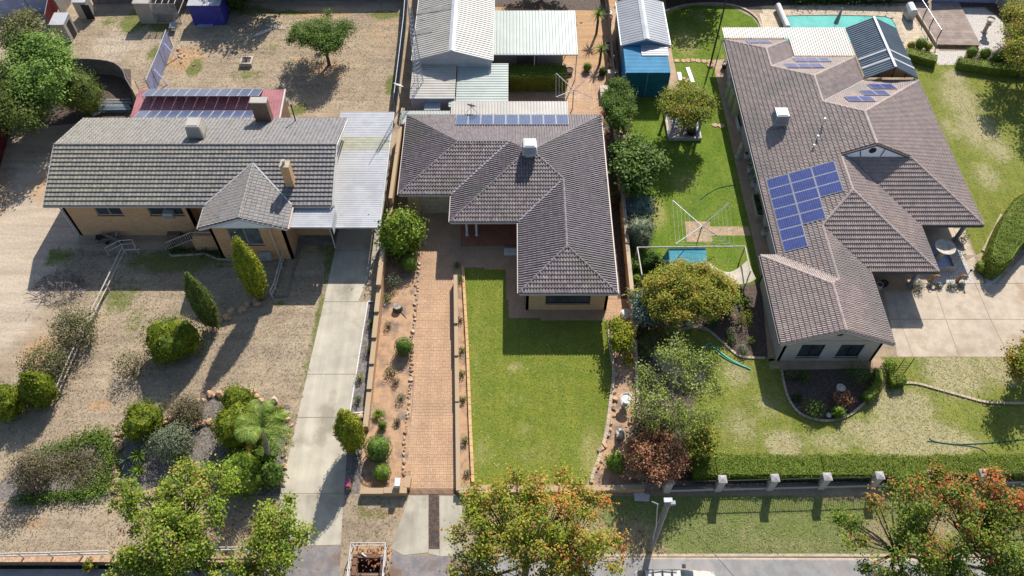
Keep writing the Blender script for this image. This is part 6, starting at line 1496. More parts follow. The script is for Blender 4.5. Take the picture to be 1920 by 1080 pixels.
brick_wall('front_wall', 'low orange brick wall across the street end of the shrub bed', [((fw0[0].x, yf), (fw0[1].x, yf), .45), ((fw0[1].x, yf), (fw0[2].x, yf), .55)], th=.34)
brick_wall('gate_pier', 'short orange brick return wall beside the paved drive', [((fw0[2].x + .0, yf + .18), (fw0[2].x + .05, W(760, 893, .5).y), .56)], th=.3)
wy = [W(0, v).y for v in (528, 618, 676, 760, 925)]; wxs = [-4.22 + (35.4 - y) * .0515 for y in wy]
brick_wall('drive_wall', 'low tan brick wall stepping down the right edge of the paved drive', [((wxs[i] + .05, wy[i]), (wxs[i + 1] + .05, wy[i + 1]), h) for i, h in enumerate((.85, .7, .58, .5))], th=.24)
brick_wall('front_wall', 'low orange brick wall along the verge below the centre lawn', [((-3.3, 19.02), (2.4, 19.1), .48), ((2.4, 19.1), (8.25, 19.22), .5)], th=.3)
xb_ = [(9.05, 61), (8.75, 53.7), (8.68, 44)]
t = thing('paling_fence', 'grey sheet fence between the centre yard and the grey shed', 'fence', (9.1, 60, 0))
yy = 76.0
while yy > 52.5: 
    MB().ribbed((9.2 + (yy - 61) * .02, yy - 2.3, 0.02), (-.046, 2.3, 0), (0, 0, 1.7), .2, .02).build('panel', 'dull_fence', t); MB().tube([(9.2 + (yy - 61) * .02 + .06, yy, 0), (9.2 + (yy - 61) * .02 + .06, yy, 1.75)], .04, 5).build('post', 'cream_metal', t); yy -= 2.34
brick_wall('boundary_wall', 'long tan rendered wall between the centre house and the green back lawn', [((8.88, 52.4), (8.75, 44.5), 1.6), ((8.75, 44.5), (8.66, 38), 1.5), ((8.66, 38), (8.6, 30.4), 1.4)], m='brick_tan', cap='kerb', th=.25)
edging('bed_edging', 'broken concrete strip dividing the orange bed from the loose tree', [(1192, 640), (1194, 720), (1196, 800), (1200, 880)], .18, .18, 'white_stone', .8)
# ------------------------------------------------------------------ FRONT FENCE
ff = thing('front_fence', 'low brick front fence with pale capped pillars and dark railings', 'fence', (13, 19.3, 0))
PX_ = [9.65 + 3.23 * k for k in range(9)]
for i, x in enumerate(PX_):
    y = 19.3 + (x - 13) * .025; pi = MB().box(x - .21, x + .21, y - .21, y + .21, gz(x, y) - .05, 1.5).build('pillar', 'brick_pale', ff)
    c = MB(); c.add([(x + i_ * .26, y + j_ * .26, 1.5) for i_, j_ in ((-1, -1), (1, -1), (1, 1), (-1, 1))] + [(x + i_ * .26, y + j_ * .26, 1.57) for i_, j_ in ((-1, -1), (1, -1), (1, 1), (-1, 1))] + [(x, y, 1.66)], [(3, 2, 1, 0)] + [(k, (k + 1) % 4, 4 + (k + 1) % 4, 4 + k) for k in range(4)] + [(4 + k, 4 + (k + 1) % 4, 8) for k in range(4)]); c.build('pillar_cap', 'cap_stone', pi)
    if i + 1 < len(PX_):
        x2 = PX_[i + 1]; y2 = 19.3 + (x2 - 13) * .025; a, b = Vector((x + .21, y, 0)), Vector((x2 - .21, y2, 0))
        MB().bar((a.x, a.y, -.05), (b.x, b.y, -.05), .24, .38, base=True).build('base_wall', 'brick_pale', ff); MB().bar((a.x, a.y, .332), (b.x, b.y, .332), .27, .07, base=True).build('coping', 'coping_pale', ff)
        rm = MB(); rm.bar((a.x, a.y, .62), (b.x, b.y, .62), .03, .03).bar((a.x, a.y, 1.3), (b.x, b.y, 1.3), .035, .035); rm.build('rail', 'iron', ff)
        bm_ = MB(); n = 25
        for k in range(1, n): q = a.lerp(b, k / n); bm_.box(q.x - .009, q.x + .009, q.y - .009, q.y + .009, .41, 1.42)
        bm_.build('baluster', 'iron', ff)["kind"] = "stuff"
# verge things: pole, cover slab
p = G(1218, 1031); po = thing('power_pole', 'leaning grey timber power pole on the verge with a white conduit', 'pole', p); top = p + Vector((-.05, .15, 7.6))
MB().tube([p - Vector((0, 0, .2)), p.lerp(top, .5), top], .17, 12, .13).build('mast', 'grey_timber', po)
MB().tube([p + Vector((.17, -.02, 0)), p.lerp(top, .5) + Vector((.17, -.02, 0)), top + Vector((.15, -.02, -.4))], .03, 5).build('conduit', 'galv', po)
MB().tube([p + Vector((-.14, -.1, 2.3)), p.lerp(top, .55) + Vector((-.18, -.1, 0)), top + Vector((-.42, -.05, -1.2)), top + Vector((-.5, -.05, -.4)), top + Vector((-.85, 0, -.15))], .035, 6).build('lamp_bracket', 'galv', po)
MB().box(top.x - .25, top.x + .2, top.y - .12, top.y + .12, top.z - .02, top.z + .1).build('pole_cap', 'galv', po); MB().box(top.x + .16, top.x + .42, top.y - .1, top.y + .1, top.z - .5, top.z - .25).build('junction_box', 'grey_metal', po)
w0 = top + Vector((.3, -.1, -.35)); w1 = Vector((14.5, 8, 6.3)); o = MB().tube([w0.lerp(w1, k / 10) - Vector((0, 0, 1.2 * (k / 10) * (1 - k / 10))) for k in range(11)], .014, 4).build('overhead_wire', 'iron', loc=w0); tag(o, 'dark overhead service wire running from the power pole to the street', 'wire')
o = MB(); p = G(1204, 932); o.prism([(p.x - .5, p.y - .25), (p.x + .4, p.y - .28), (p.x + .5, p.y + .1), (p.x + .1, p.y + .28), (p.x - .5, p.y + .25)], p.z, p.z + .06); o = o.build('white_slab', 'white_rock', loc=p); tag(o, 'flat white stone slab on the shaded verge near the power pole', 'slab')
# letter boxes
p = G(749, 916); t = thing('letter_box', 'white letter box on the shrub bed wall by the paved drive', 'letter box', p); MB().tube([p, p + Vector((0, 0, .75))], .04, 5).build('post', 'galv', t); MB().box(p.x - .17, p.x + .17, p.y - .28, p.y + .25, .75, 1.1).build('box', 'white_paint', t); MB().box(p.x - .12, p.x + .12, p.y - .286, p.y - .282, .98, 1.02).build('slot', 'iron', t)
p = G(655, 914); t = thing('letter_box', 'maroon letter box on a brick stub by the concrete drive', 'letter box', p); MB().box(p.x - .16, p.x + .16, p.y - .16, p.y + .16, p.z, .5).build('pier', 'brick_orange', t); MB().tube([(p.x, p.y - .25, .68), (p.x, p.y + .25, .68)], .18, 10).build('box', 'pink', t); MB().box(p.x - .1, p.x + .1, p.y - .262, p.y - .256, .68, .71).build('slot', 'iron', t)
# tree stump
p = G(746, 580); t = thing('tree_stump', 'pale sawn tree stump in the orange soil bed', 'stump', p); MB().lathe(p, [(.42, -.05), (.33, .12), (.3, .42)], 14).build('bole', 'bark', t); MB().lathe((p.x, p.y, .42), [(.29, 0), (.29, .006)], 14).build('cut_face', 'pale_bark', t); MB().tube([p + Vector((.2, -.2, .02)), p + Vector((.5, -.55, .03)), p + Vector((.75, -.9, 0))], .05, 5, .015).build('root', 'bark', t)
# rocks edging the paved drive and other beds
RK = []
for k in range(5):
    V, F = ICO1 if k else ICO2; V = V * rng.uniform(.72, 1.2, (len(V), 1)) * np.array([1, .8, .6]); me = bpy.data.meshes.new('rock'); me.from_pydata([tuple(v) for v in V], [], [tuple(f) for f in F]); me.materials.append(M['rock']); RK.append(me)
def rocks(name, label, pts, r, step, jit=.1, m=None):
    p = [G(*q) for q in pts]; t = thing(name, label, 'rock edging', p[0])
    for a, b in zip(p, p[1:]):
        n = max(1, round((b - a).length / step))
        for k in range(n):
            q = a.lerp(b, (k + random.uniform(-.3, .3)) / n); o = link('rock', random.choice(RK), t); s = r * random.uniform(.6, 1.35)
            o.location = q + Vector((random.gauss(0, jit), random.gauss(0, jit), s * .3)) - p[0]; o.rotation_euler = (random.uniform(-.3, .3), random.uniform(-.3, .3), random.uniform(0, 6)); o.scale = (s, s, s)
rocks('rock_edging', 'row of orange rocks along the left edge of the paved drive', smooth([(786, 492), (781, 545), (776, 600), (773, 660), (769, 720), (766, 765), (760, 820), (757, 870), (757, 893)]), .14, .28, .05)
rocks('rock_edging', 'rough orange rocks beside the winding lawn kerb', smooth([(1152, 700), (1152, 750), (1146, 790), (1138, 815), (1128, 855), (1117, 890)]), .2, .42, .08)
rocks('rock_wall', 'line of orange rocks under the two tall cypresses', smooth([(490, 562), (470, 572), (445, 586), (415, 602), (380, 628), (350, 645), (300, 668)]), .26, .4, .14)
rocks('rock_wall', 'orange rocks round the terrace of clipped shrubs', smooth([(305, 800), (340, 770), (380, 750), (420, 740), (470, 738), (520, 765), (542, 790)]), .3, .42, .12)
rocks('rock_wall', 'orange rock row across the middle of the shrub terrace', smooth([(340, 800), (365, 798), (385, 795), (405, 793)]), .28, .38, .08)
rocks('rock_wall', 'orange rocks down the path beside the ivy bed', smooth([(224, 812), (222, 840), (220, 880), (216, 920), (220, 950)]), .26, .4, .1)
rocks('rock_wall', 'orange stone row above the verge behind the green street tree', smooth([(270, 927), (300, 926), (340, 925), (390, 927)]), .3, .4, .06)
rocks('rock_edging', 'orange rocks along the concrete drive beside the palm bed', smooth([(545, 800), (538, 840), (533, 880), (528, 915)]), .18, .4, .08)
rocks('rock_edging', 'few orange rocks at the foot of the rose bed', [(660, 784), (672, 783), (683, 782)], .26, .32, .06)
rocks('rock_edging', 'loose orange rocks on the far bare yard', [(335, 92), (348, 95), (342, 108), (350, 118), (340, 100), (350, 90)], .16, .6, .4)
rocks('rock_edging', 'pale stones edging the bed beside the lumpy dark shrub', smooth([(1190, 190), (1186, 205), (1182, 220), (1178, 245), (1176, 255)]), .16, .3, .05)
# pit railing
x0, x1, y0, y1 = PIT; t = thing('pit_railing', 'white pipe railing round the brick drain pit', 'railing', (x0, y1, -.4)); a, b = G(654, 1076), G(718, 1029); gy = y1 + .55
for zz in (1.0, .55):
    z = gz(-9, gy) + zz; MB().tube([(x0 - .3, y0 - .6, z), (x0 - .3, gy, z), (x1 + .3, gy, z), (x1 + .3, y0 - .6, z)], .035, 6).build('rail', 'white_paint', t)
for x, y in ((x0 - .3, y0 - .5), (x0 - .3, gy), (x1 + .3, gy), (x1 + .3, y0 - .5)): MB().tube([(x, y, gz(x, y) - .1), (x, y, gz(-9, gy) + 1.0)], .035, 6).build('post', 'white_paint', t)
for lb, u, v, m in (('short white pipe end on the dirt behind the drain pit', 678, 1038, 'white_paint'),): p = G(u, v, .05); o = MB().tube([p, p + Vector((.35, -.25, 0))], .05, 8).build('pipe_end', m, loc=p); tag(o, lb, 'pipe')
p = G(722, 1062); t = thing('marker_post', 'leaning white and brown marker post right of the drain pit', 'post', p); MB().bar(p, p + Vector((.15, -.3, .9)), .14, .08).build('post', 'brick_brown', t); MB().bar(p + Vector((.1, .1, .5)), p + Vector((-.1, .35, .95)), .12, .05).build('plate', 'white_paint', t)
# ------------------------------------------------------------------ CAR
def car():
    c = W(1272, 1085, .9); L, Wd = 4.75, 1.86; t = thing('parked_car', 'pearl white station wagon with roof racks parked at the kerb', 'car', (c.x, W(1240, 1068, 1.0).y - .72, -.5))
    X0 = c.x - L / 2; Y = W(1240, 1068, 1.0).y - .72; zb = -.5
    def ring(x, hw, z0, z1, k=.85): return [(X0 + x, Y - hw, z0), (X0 + x, Y - hw * 1.02, (z0 + z1) / 2), (X0 + x, Y - hw * k, z1), (X0 + x, Y + hw * k, z1), (X0 + x, Y + hw * 1.02, (z0 + z1) / 2), (X0 + x, Y + hw, z0)]
    def loft(rs): n = len(rs[0]); v = [p for r in rs for p in r]; f = [(i * n + k, (i + 1) * n + k, (i + 1) * n + (k + 1) % n, i * n + (k + 1) % n) for i in range(len(rs) - 1) for k in range(n)]; return v, [q[::-1] for q in f] + [tuple(range(n)), tuple(range(len(v) - 1, len(v) - n - 1, -1))]
    h = Wd / 2
    v, f = loft([ring(0, h * .86, zb + .35, zb + .85), ring(.12, h * .95, zb + .28, zb + .98), ring(1., h, zb + .25, zb + 1.02), ring(3.3, h, zb + .25, zb + 1.02, .9), ring(4.2, h * .97, zb + .26, zb + .92, .84), ring(4.62, h * .88, zb + .3, zb + .8, .8), ring(4.75, h * .74, zb + .36, zb + .66, .8)])
    MB().add(v, f).build('body', 'car_paint', t, smooth=False)
    v, f = loft([ring(.12, h * .86, zb + 1.0, zb + 1.05, .9), ring(.5, h * .84, zb + 1.0, zb + 1.55, .82), ring(1.4, h * .85, zb + 1.0, zb + 1.62, .82), ring(2.5, h * .85, zb + 1.0, zb + 1.58, .82), ring(3.35, h * .84, zb + 1.0, zb + 1.04, .9)])
    cb = MB().add(v, f).build('cabin', 'glass', t)
    MB().add([(X0 + .48, Y - h * .7, zb + 1.575), (X0 + 2.5, Y - h * .7, zb + 1.605), (X0 + 2.5, Y + h * .7, zb + 1.605), (X0 + .48, Y + h * .7, zb + 1.575), (X0 + 1.4, Y - h * .7, zb + 1.645), (X0 + 1.4, Y + h * .7, zb + 1.645)], [(0, 4, 5, 3), (4, 1, 2, 5)]).build('roof_panel', 'car_paint', t)
    for s in (-1, 1):
        MB().tube([(X0 + .5, Y + s * h * .64, zb + 1.68), (X0 + 2.3, Y + s * h * .64, zb + 1.7)], .03, 5).build('roof_rail', 'galv', t)
        MB().box(X0 + 2.75, X0 + 2.95, Y + s * (h + .02) - .1 * (s < 0) * 2, Y + s * (h + .02) + .2 * (s > 0), zb + .98, zb + 1.12).build('mirror', 'iron', t)
        for x in (.95, 3.75):
            w_ = MB().lathe((0, 0, 0), [(.24, -.11), (.34, -.09), (.34, .09), (.24, .11)], 16).build('wheel', 'tyre'); w_.parent = t; w_.rotation_euler.x = math.pi / 2; w_.location = (X0 + x - t.location.x, s * (h - .1), .34)
        MB().box(X0 + 4.5, X0 + 4.66, Y + s * h * .7 - .16, Y + s * h * .7 + .16, zb + .66, zb + .8).build('headlight', 'galv', t)
    for x in (.9, 1.45, 2.0): MB().bar((X0 + x, Y - h * .68, zb + 1.73), (X0 + x, Y + h * .68, zb + 1.73), .07, .04).build('cross_bar', 'iron', t)
    MB().add([(X0 + 2.56, Y - h * .62, zb + 1.555), (X0 + 3.3, Y - h * .7, zb + 1.09), (X0 + 3.3, Y + h * .7, zb + 1.09), (X0 + 2.56, Y + h * .62, zb + 1.555)], [(0, 1, 2, 3)]).build('windscreen', 'glass', t)
car()
# ------------------------------------------------------------------ LEFT BLOCK: railings, back yard
def pipe_fence(name, label, pts, h, z=(.95, .5), post_every=1, r=.045):
    p = [G(*q) for q in pts]; t = thing(name, label, 'railing', p[0])
    for zz in z: MB().tube([q + Vector((0, 0, zz * h)) for q in p], r, 6).build('rail', 'old_white', t)
    for q in p[::post_every]: MB().tube([q - Vector((0, 0, .1)), q + Vector((0, 0, h * z[0]))], r, 6).build('post', 'old_white', t)
    return t
pipe_fence('pipe_railing', 'long white pipe railing running down the dry slope on the left', [(238, 478), (206, 545), (184, 590), (160, 640), (138, 690), (117, 740)], 1.0)
pipe_fence('pipe_railing', 'white pipe railing bending round the top of the left slope', [(206, 480), (232, 466), (256, 464), (262, 478)], 1.0)
pipe_fence('pipe_railing', 'white pipe railing on the brick wall along the left street edge', [(-60, 1050), (47, 1047), (102, 1046), (157, 1044), (215, 1043)], 1.0)
pipe_fence('pipe_railing', 'short white pipe railing behind the green street trees', [(398, 1036), (440, 1036), (470, 1036)], 1.0)
pipe_fence('hand_railing', 'white hand railing beside the bitumen paving steps', [(541, 470), (530, 505), (519, 545), (512, 560)], 1.0)
lw = brick_wall('retaining_wall', 'orange brick retaining wall along the left street edge', [((-50, 14.9), (-24.2, 14.9), .12), ((-24.2, 14.9), (-14.6, 14.9), .1)], m='brick_brown', cap='rock', th=.3)
MB().box(-50, -14.62, 14.74, 14.88, -.6, -.02).build('wall_face', 'brick_brown', lw)
def sheet_fence(name, label, pts, h, m, step=2.3, th=.02, post='dull_fence', cat='fence'):
    p = [G(*q) for q in pts]; t = thing(name, label, cat, p[0])
    for a, b in zip(p, p[1:]):
        n = max(1, round((b - a).length / step))
        for k in range(n):
            q0, q1 = a.lerp(b, k / n), a.lerp(b, (k + 1) / n); d = q1 - q0; MB().ribbed(q0 + d * .01, d * .98, (0, 0, h), .19, .025).build('panel', m, t); MB().bar(q0 + Vector((0, 0, h)), q1 + Vector((0, 0, h)), .06, .04).build('top_rail', post, t)
            MB().tube([q0, q0 + Vector((0, 0, h + .03))], .035, 5).build('post', post, t)
    return t
sheet_fence('sheet_fence', 'lavender steel fence at the far left corner behind the pepper tree', [(-70, 50), (0, 36), (60, 26), (104, 18)], 1.9, 'lavender')
sheet_fence('sheet_fence', 'maroon steel fence running back from the small white sheds', [(100, 57), (105, 30), (112, 6)], 1.8, 'maroon')
sheet_fence('sheet_fence', 'cream steel fence panel beside the maroon fence', [(118, 32), (128, 14), (136, 2)], 1.8, 'cream_metal')
sheet_fence('sheet_fence', 'maroon steel fence at the left edge below the trees', [(-20, 420), (-2, 320), (14, 262), (20, 240)], 1.8, 'maroon')
sheet_fence('sheet_fence', 'grey steel fence curving round the dark garden bed', smooth([(130, 140), (160, 138), (200, 140), (228, 146), (244, 160), (248, 172)], 2), 1.7, 'dull_fence')
sheet_fence('sheet_fence', 'cream end of the curving steel fence by the red annex', [(248, 173), (256, 186), (262, 196)], 1.7, 'cream_metal')
lf = sheet_fence('sheet_fence', 'tall lavender sheet fence cutting across the bare back yard', [(324, 88), (311, 125), (297, 160), (288, 182)], 1.9, 'lavender', post='white_metal')
for u, v in ((318, 108), (300, 157)): p = G(u, v); MB().bar((p.x + .05, p.y, 1.6), (p.x + .75, p.y - .1, .0), .14, .05).build('brace', 'lavender', lf)
sheet_fence('sheet_fence', 'far grey fence behind the bare back yard', [(176, 8), (300, 4), (420, 2), (600, 2), (762, 0)], 1.9, 'dull_fence', 3.)
sheet_fence('sheet_fence', 'dark blue steel fence beside the long workshop', [(742, 212), (752, 130), (760, 60), (765, -10)], 1.7, 'charcoal_metal', post='galv')
sheet_fence('sheet_fence', 'pale steel fence behind the pool deck', [(1745, 6), (1800, 4), (1868, 6)], 1.8, 'lavender', post='white_metal')
sheet_fence('sheet_fence', 'cream fence at the far right corner behind the big tree', [(1868, 8), (1890, 30), (1910, 62), (1935, 100)], 1.8, 'cream_metal')
sheet_fence('sheet_fence', 'dark timber fence behind the pool and back lawn', [(1160, -4), (1250, -4), (1440, -2), (1580, 0), (1740, 4)], 1.6, 'dull_fence', 3.)
p = G(268, 168); t = thing('yard_gate', 'white rail gate between the curved fence and the lavender fence', 'gate', p)
a, b = G(262, 172), G(280, 166)
for k in range(4): MB().tube([a + Vector((0, 0, .3 + k * .28)), b + Vector((0, 0, .3 + k * .28))], .025, 5).build('rail', 'old_white', t)
for q in (a, b): MB().tube([q, q + Vector((0, 0, 1.25))], .04, 5).build('post', 'old_white', t)
def skillion(name, label, u0, u1, v0, v1, zf, zb, wm, rm, door=None, base=None):
    """small shed; pixel corners of its roof's near edge (v1, zf) and far edge (v0, zb)"""
    a, b = W(u0, v1, zf), W(u1, v1, zf); y1 = W(u0, v0, zb).y; t = thing(name, label, 'shed', ((a.x + b.x) / 2, a.y, 0)); x0, x1, y0 = a.x, b.x, a.y
    MB().ribbed((x0 - .06, y0 - .06, zf), (x1 - x0 + .12, 0, 0), (0, y1 - y0 + .1, zb - zf), .2, .03).build('roof_sheet', rm, t)
    for nm, o, U in (('front_wall', (x0, y0, .01), (x1 - x0, 0, 0)), ('side_wall', (x1, y0, .01), (0, y1 - y0, 0)), ('side_wall', (x0, y0, .01), (0, y1 - y0, 0)), ('back_wall', (x0, y1, .01), (x1 - x0, 0, 0))): MB().ribbed(o, U, (0, 0, min(zf, zb) - .03), .2, .012).build(nm, wm, t)
    if door == 'E': MB().box(x1 + .02, x1 + .04, y0 + .5, y0 + 1.3, .02, 1.7).build('doorway', 'iron', t)
    if door == 'S': MB().box((x0 + x1) / 2 + .1, (x0 + x1) / 2 + .9, y0 - .04, y0 - .02, .02, 1.6).build('doorway', 'iron', t)
    return t
skillion('small_shed', 'small cream shed with a dark doorway beside the maroon fence', 92, 118, 24, 46, 2.0, 2.1, 'cream_metal', 'white_metal', 'E')
skillion('small_shed', 'small white shed with a dark door at the far end of the yard', 134, 158, -10, 4, 1.9, 2.0, 'cream_metal', 'white_metal', 'S')
skillion('garden_shed', 'blue steel shed with a white roof at the far end of the yard', 351, 411, -14, 10, 2.2, 2.3, 'blue_metal', 'white_metal')
a = skillion('aviary_shed', 'cream end of the wire aviary at the back of the yard', 248, 277, -12, 6, 2.3, 2.4, 'cream_metal', 'cream_metal')
p, q = W(278, 7, 2.2), W(328, 3, 2.2); av = thing('aviary', 'wire mesh bird cage with white frame next to the cream shed', 'aviary', ((p.x + q.x) / 2, p.y, 0)); fm = MB()
for x in np.linspace(p.x, q.x, 5): fm.tube([(x, p.y, 0), (x, p.y, 2.2), (x, p.y + 2.5, 2.3)], .035, 4)
for z in (.05, 1.1, 2.2): fm.tube([(p.x, p.y, z), (q.x, p.y, z), (q.x, p.y + 2.5, z)], .035, 4)
fm.build('frame', 'old_white', av); wm_ = MB()
for k in range(60): x = p.x + (q.x - p.x) * k / 60; wm_.box(x - .004, x + .004, p.y - .004, p.y + .004, .05, 2.2)
for k in range(24): z = .05 + k * .09; wm_.box(p.x, q.x, p.y - .008, p.y - .004, z - .004, z + .004)
wm_.build('mesh_wire', 'galv', av)["kind"] = "stuff"; MB().box(p.x, q.x, p.y + 2.5, p.y + 2.56, 0, 2.2).build('back_panel', 'grey_timber', av); MB().ribbed((p.x, p.y + 1.2, 2.3), (q.x - p.x, 0, 0), (0, 1.4, .05), .2, .03).build('roof_sheet', 'galv', av)
p = G(387, 46); t = thing('pallet', 'weathered pallet lying in front of the blue shed', 'pallet', p)
for k in range(7): MB().box(p.x - .75 + k * .22, p.x - .6 + k * .22, p.y - .6, p.y + .6, .1, .13).build('slat', 'lavender', t)
for y in (-.5, 0, .5): MB().box(p.x - .75, p.x + .75, p.y + y - .05, p.y + y + .05, 0, .098).build('bearer', 'grey_timber', t)
p = G(328, 56); t = thing('wheelbarrow', 'old grey wheelbarrow on the bare yard near the aviary', 'wheelbarrow', p)
MB().add([(p.x - .3, p.y - .45, .55), (p.x + .3, p.y - .45, .55), (p.x + .34, p.y + .45, .6), (p.x - .34, p.y + .45, .6), (p.x - .16, p.y - .25, .28), (p.x + .16, p.y - .25, .28), (p.x + .18, p.y + .2, .28), (p.x - .18, p.y + .2, .28)], [(4, 5, 6, 7), (0, 1, 5, 4), (1, 2, 6, 5), (2, 3, 7, 6), (3, 0, 4, 7)]).build('tray', 'galv', t)
for s in (-.2, .2): MB().tube([(p.x + s * .4, p.y + .5, .2), (p.x + s, p.y - .3, .28), (p.x + s * 1.5, p.y - .9, .5)], .025, 5).build('handle', 'grey_timber', t)
w_ = MB().lathe((0, 0, 0), [(.12, -.04), (.2, -.03), (.2, .03), (.12, .04)], 12).build('wheel', 'tyre'); w_.parent = t; w_.rotation_euler = (0, math.pi / 2, 0); w_.location = (0, .55, .2)
p = G(464, 119); t = thing('raised_planter', 'square brick planter with a bare shrub in the back yard', 'planter', p)
for q in ((-.55, .55, -.55, -.4), (-.55, .55, .4, .55), (-.55, -.4, -.4, .4), (.4, .55, -.4, .4)): MB().box(p.x + q[0], p.x + q[1], p.y + q[2], p.y + q[3], 0, .42).build('edge', 'white_stone', t)
MB().box(p.x - .4, p.x + .4, p.y - .4, p.y + .4, 0, .34).build('soil', 'mulch', t); tw = MB()
for k in range(14): a = random.uniform(0, 6.28); tw.tube([(p.x, p.y, .3), (p.x + math.cos(a) * .2, p.y + math.sin(a) * .2, .7), (p.x + math.cos(a) * .5, p.y + math.sin(a) * .5, random.uniform(.7, 1.3))], .02, 3, .006)
tw.build('bare_branches', 'twig', t)
p = G(492, 55); t = thing('fallen_aerial', 'white television aerial lying on the bare back yard', 'aerial', p); c = math.cos(.1)
MB().tube([G(498, 49, .15), G(535, 55, .1)], .03, 4).tube([G(478, 68, .1), G(508, 58, .1)], .03, 4).build('boom', 'white_paint', t); el = MB()
for k in range(9): a = G(480 + k * 3.2, 67 - k * 1.1, .12); el.tube([a - Vector((.35, .5, 0)), a + Vector((.35, .5, 0))], .015, 3)
for k in range(8): a = G(501 + k * 4.5, 49.5 + k * .75, .15); el.tube([a - Vector((0, .25, 0)), a + Vector((0, .25, 0))], .015, 3)
el.build('element', 'white_paint', t)
p = G(214, 200); t = thing('timber_stack', 'stack of grey steel and timber lengths beside the red annex', 'stack', p)
for k in range(16): x = random.uniform(-.2, .2); y = (k % 6) * .28 - .8; z = .06 + (k // 6) * .14; MB().bar((p.x - 1.6 + x, p.y + y, z), (p.x + 1.5 + x, p.y + y + random.uniform(-.1, .1), z), .22, .1).build('length', random.choice(['galv', 'charcoal_metal', 'grey_timber', 'white_metal']), t)
o = MB(); p = G(187, 212); o.bar((p.x - .5, p.y - .4, .1), (p.x + .5, p.y + .35, .35), .5, .04); o = o.build('white_board', 'white_paint', loc=p); tag(o, 'tilted white board beside the stacked lengths', 'board')
p = G(535, 172); o = MB().lathe(p, [(.1, 0), (.14, .3), (.12, .6), (.05, .8)], 8).build('white_post', 'white_paint', loc=p); tag(o, 'white wrapped post behind the red annex', 'post')
p = G(528, 208); t = thing('work_table', 'cluttered grey table at the corner of the red annex', 'table', p); MB().bar((p.x - .3, p.y - 1.1, .75), (p.x + .3, p.y + .9, .75), .9, .05).build('top', 'grey_timber', t)
for dx, dy in ((-.5, -.9), (.2, -1), (-.1, .8), (.5, .7)): MB().tube([(p.x + dx, p.y + dy, 0), (p.x + dx, p.y + dy, .74)], .04, 5).build('leg', 'grey_timber', t)
# brush pile in the shade
p = G(112, 542); t = thing('brush_pile', 'tangled heap of dead branches in the shade left of the house', 'brush pile', p); tw = MB()
for k in range(230):
    a = random.uniform(0, 6.28); r = 2.0 * math.sqrt(random.random()); c = Vector((p.x + math.cos(a) * r, p.y + math.sin(a) * r * .8, max(.05, .75 * (1 - r / 2.2) * random.random()))); d = Vector((random.gauss(0, 1), random.gauss(0, 1), random.gauss(0, .25))).normalized() * random.uniform(.4, 1.1)
    c2 = c + d; c2.z = max(.02, c2.z); tw.tube([c, c.lerp(c2, .5) + Vector((random.gauss(0, .08), random.gauss(0, .08), .05)), c2], .022, 3, .008)
tw.build('branches', 'twig', t)["kind"] = "stuff"
# junk under the left eaves, white pipe
p = G(205, 452); t = thing('wood_heap', 'heap of dark timber offcuts against the left house wall', 'heap', p)
for k in range(14): MB().bar((p.x + random.uniform(-1.1, 1.1), p.y + random.uniform(-.4, .2), .1 + .05 * k % .5), (p.x + random.uniform(-1.1, 1.1), p.y + random.uniform(-.2, .4), .15 + .06 * k % .6), .2, .08).build('offcut', random.choice(['grey_timber', 'brick_brown', 'iron']), t)
p0, p1 = G(235, 469, .05), G(263, 468, .05); o = MB().tube([p0, p1], .06, 8).build('white_pipe', 'white_paint', loc=p0); tag(o, 'white pipe lying at the top of the shaded slope', 'pipe')
for k, (u, v, s, lb) in enumerate(((330, 443, .5, 'brown carton box against the left house wall near the steps'), (578, 432, .35, 'dark box under the carport edge'))): p = G(u, v); o = MB().box(p.x - s, p.x + s, p.y - s * .7, p.y + s * .7, p.z, p.z + s).build('carton', 'brick_brown' if k == 0 else 'iron', loc=p); tag(o, lb, 'box')
pot('plant_pot', 'terracotta pot with a spiky plant by the garage door', 779, 398, .28, .4, 'terracotta', None, group=None)
pot('plant_pot', 'wide brown tub on the path beside the clipped rear hedge', 1067, 137, .4, .4, 'brick_brown', None, group=None)
# pots and junk along the far boundary
for i, (u, v, m, lb) in enumerate(((1140, 30, 'galv', 'grey drum by the grey sheet fence, farthest back'), (1143, 38, 'terracotta', 'reddish tub by the grey sheet fence'), (1140, 88, 'white_paint', 'white bucket in the row of pots by the fence'), (1142, 97, 'blue_metal', 'blue tub in the row of pots by the fence'), (1146, 104, 'black_plastic', 'black pot in the row of pots by the fence'), (1143, 112, 'terracotta', 'clay pot in the row of pots by the fence'), (1148, 118, 'galv', 'grey pot nearest the pile of tan stones'))): pot('plant_pot', lb, u, v, .3, .45, m, None, group='pots by the sheet fence')
rocks('stone_pile', 'pile of tan stones at the end of the pots by the fence', [(1142, 126), (1150, 126), (1144, 131), (1150, 132)], .24, .35, .2)
p = G(1147, 150); t = thing('besser_column', 'white block stack behind the dark lumpy shrub', 'block stack', p)
for k in range(5): MB().box(p.x - .45, p.x + .45, p.y - .25, p.y + .25, k * .2, k * .2 + .19).build('block', 'white_stone', t)
p = G(1132, 180); o = MB().box(p.x - .35, p.x + .35, p.y - .9, p.y + .9, 0, .5).build('concrete_trough', 'white_stone', loc=p); tag(o, 'long concrete trough beside the rear paving', 'trough')
for k, (u, v) in enumerate(((1131, 212), (1136, 258))): o = sheet('paver_slab', [(G(u, v).x + a, G(u, v).y + b) for a, b in ((-.3, -.25), (.3, -.25), (.3, .25), (-.3, .25))], .03, 'terracotta', kind=None); tag(o, ('terracotta slab at the start of the side strip', 'terracotta slab farther down the side strip')[k], 'paver')
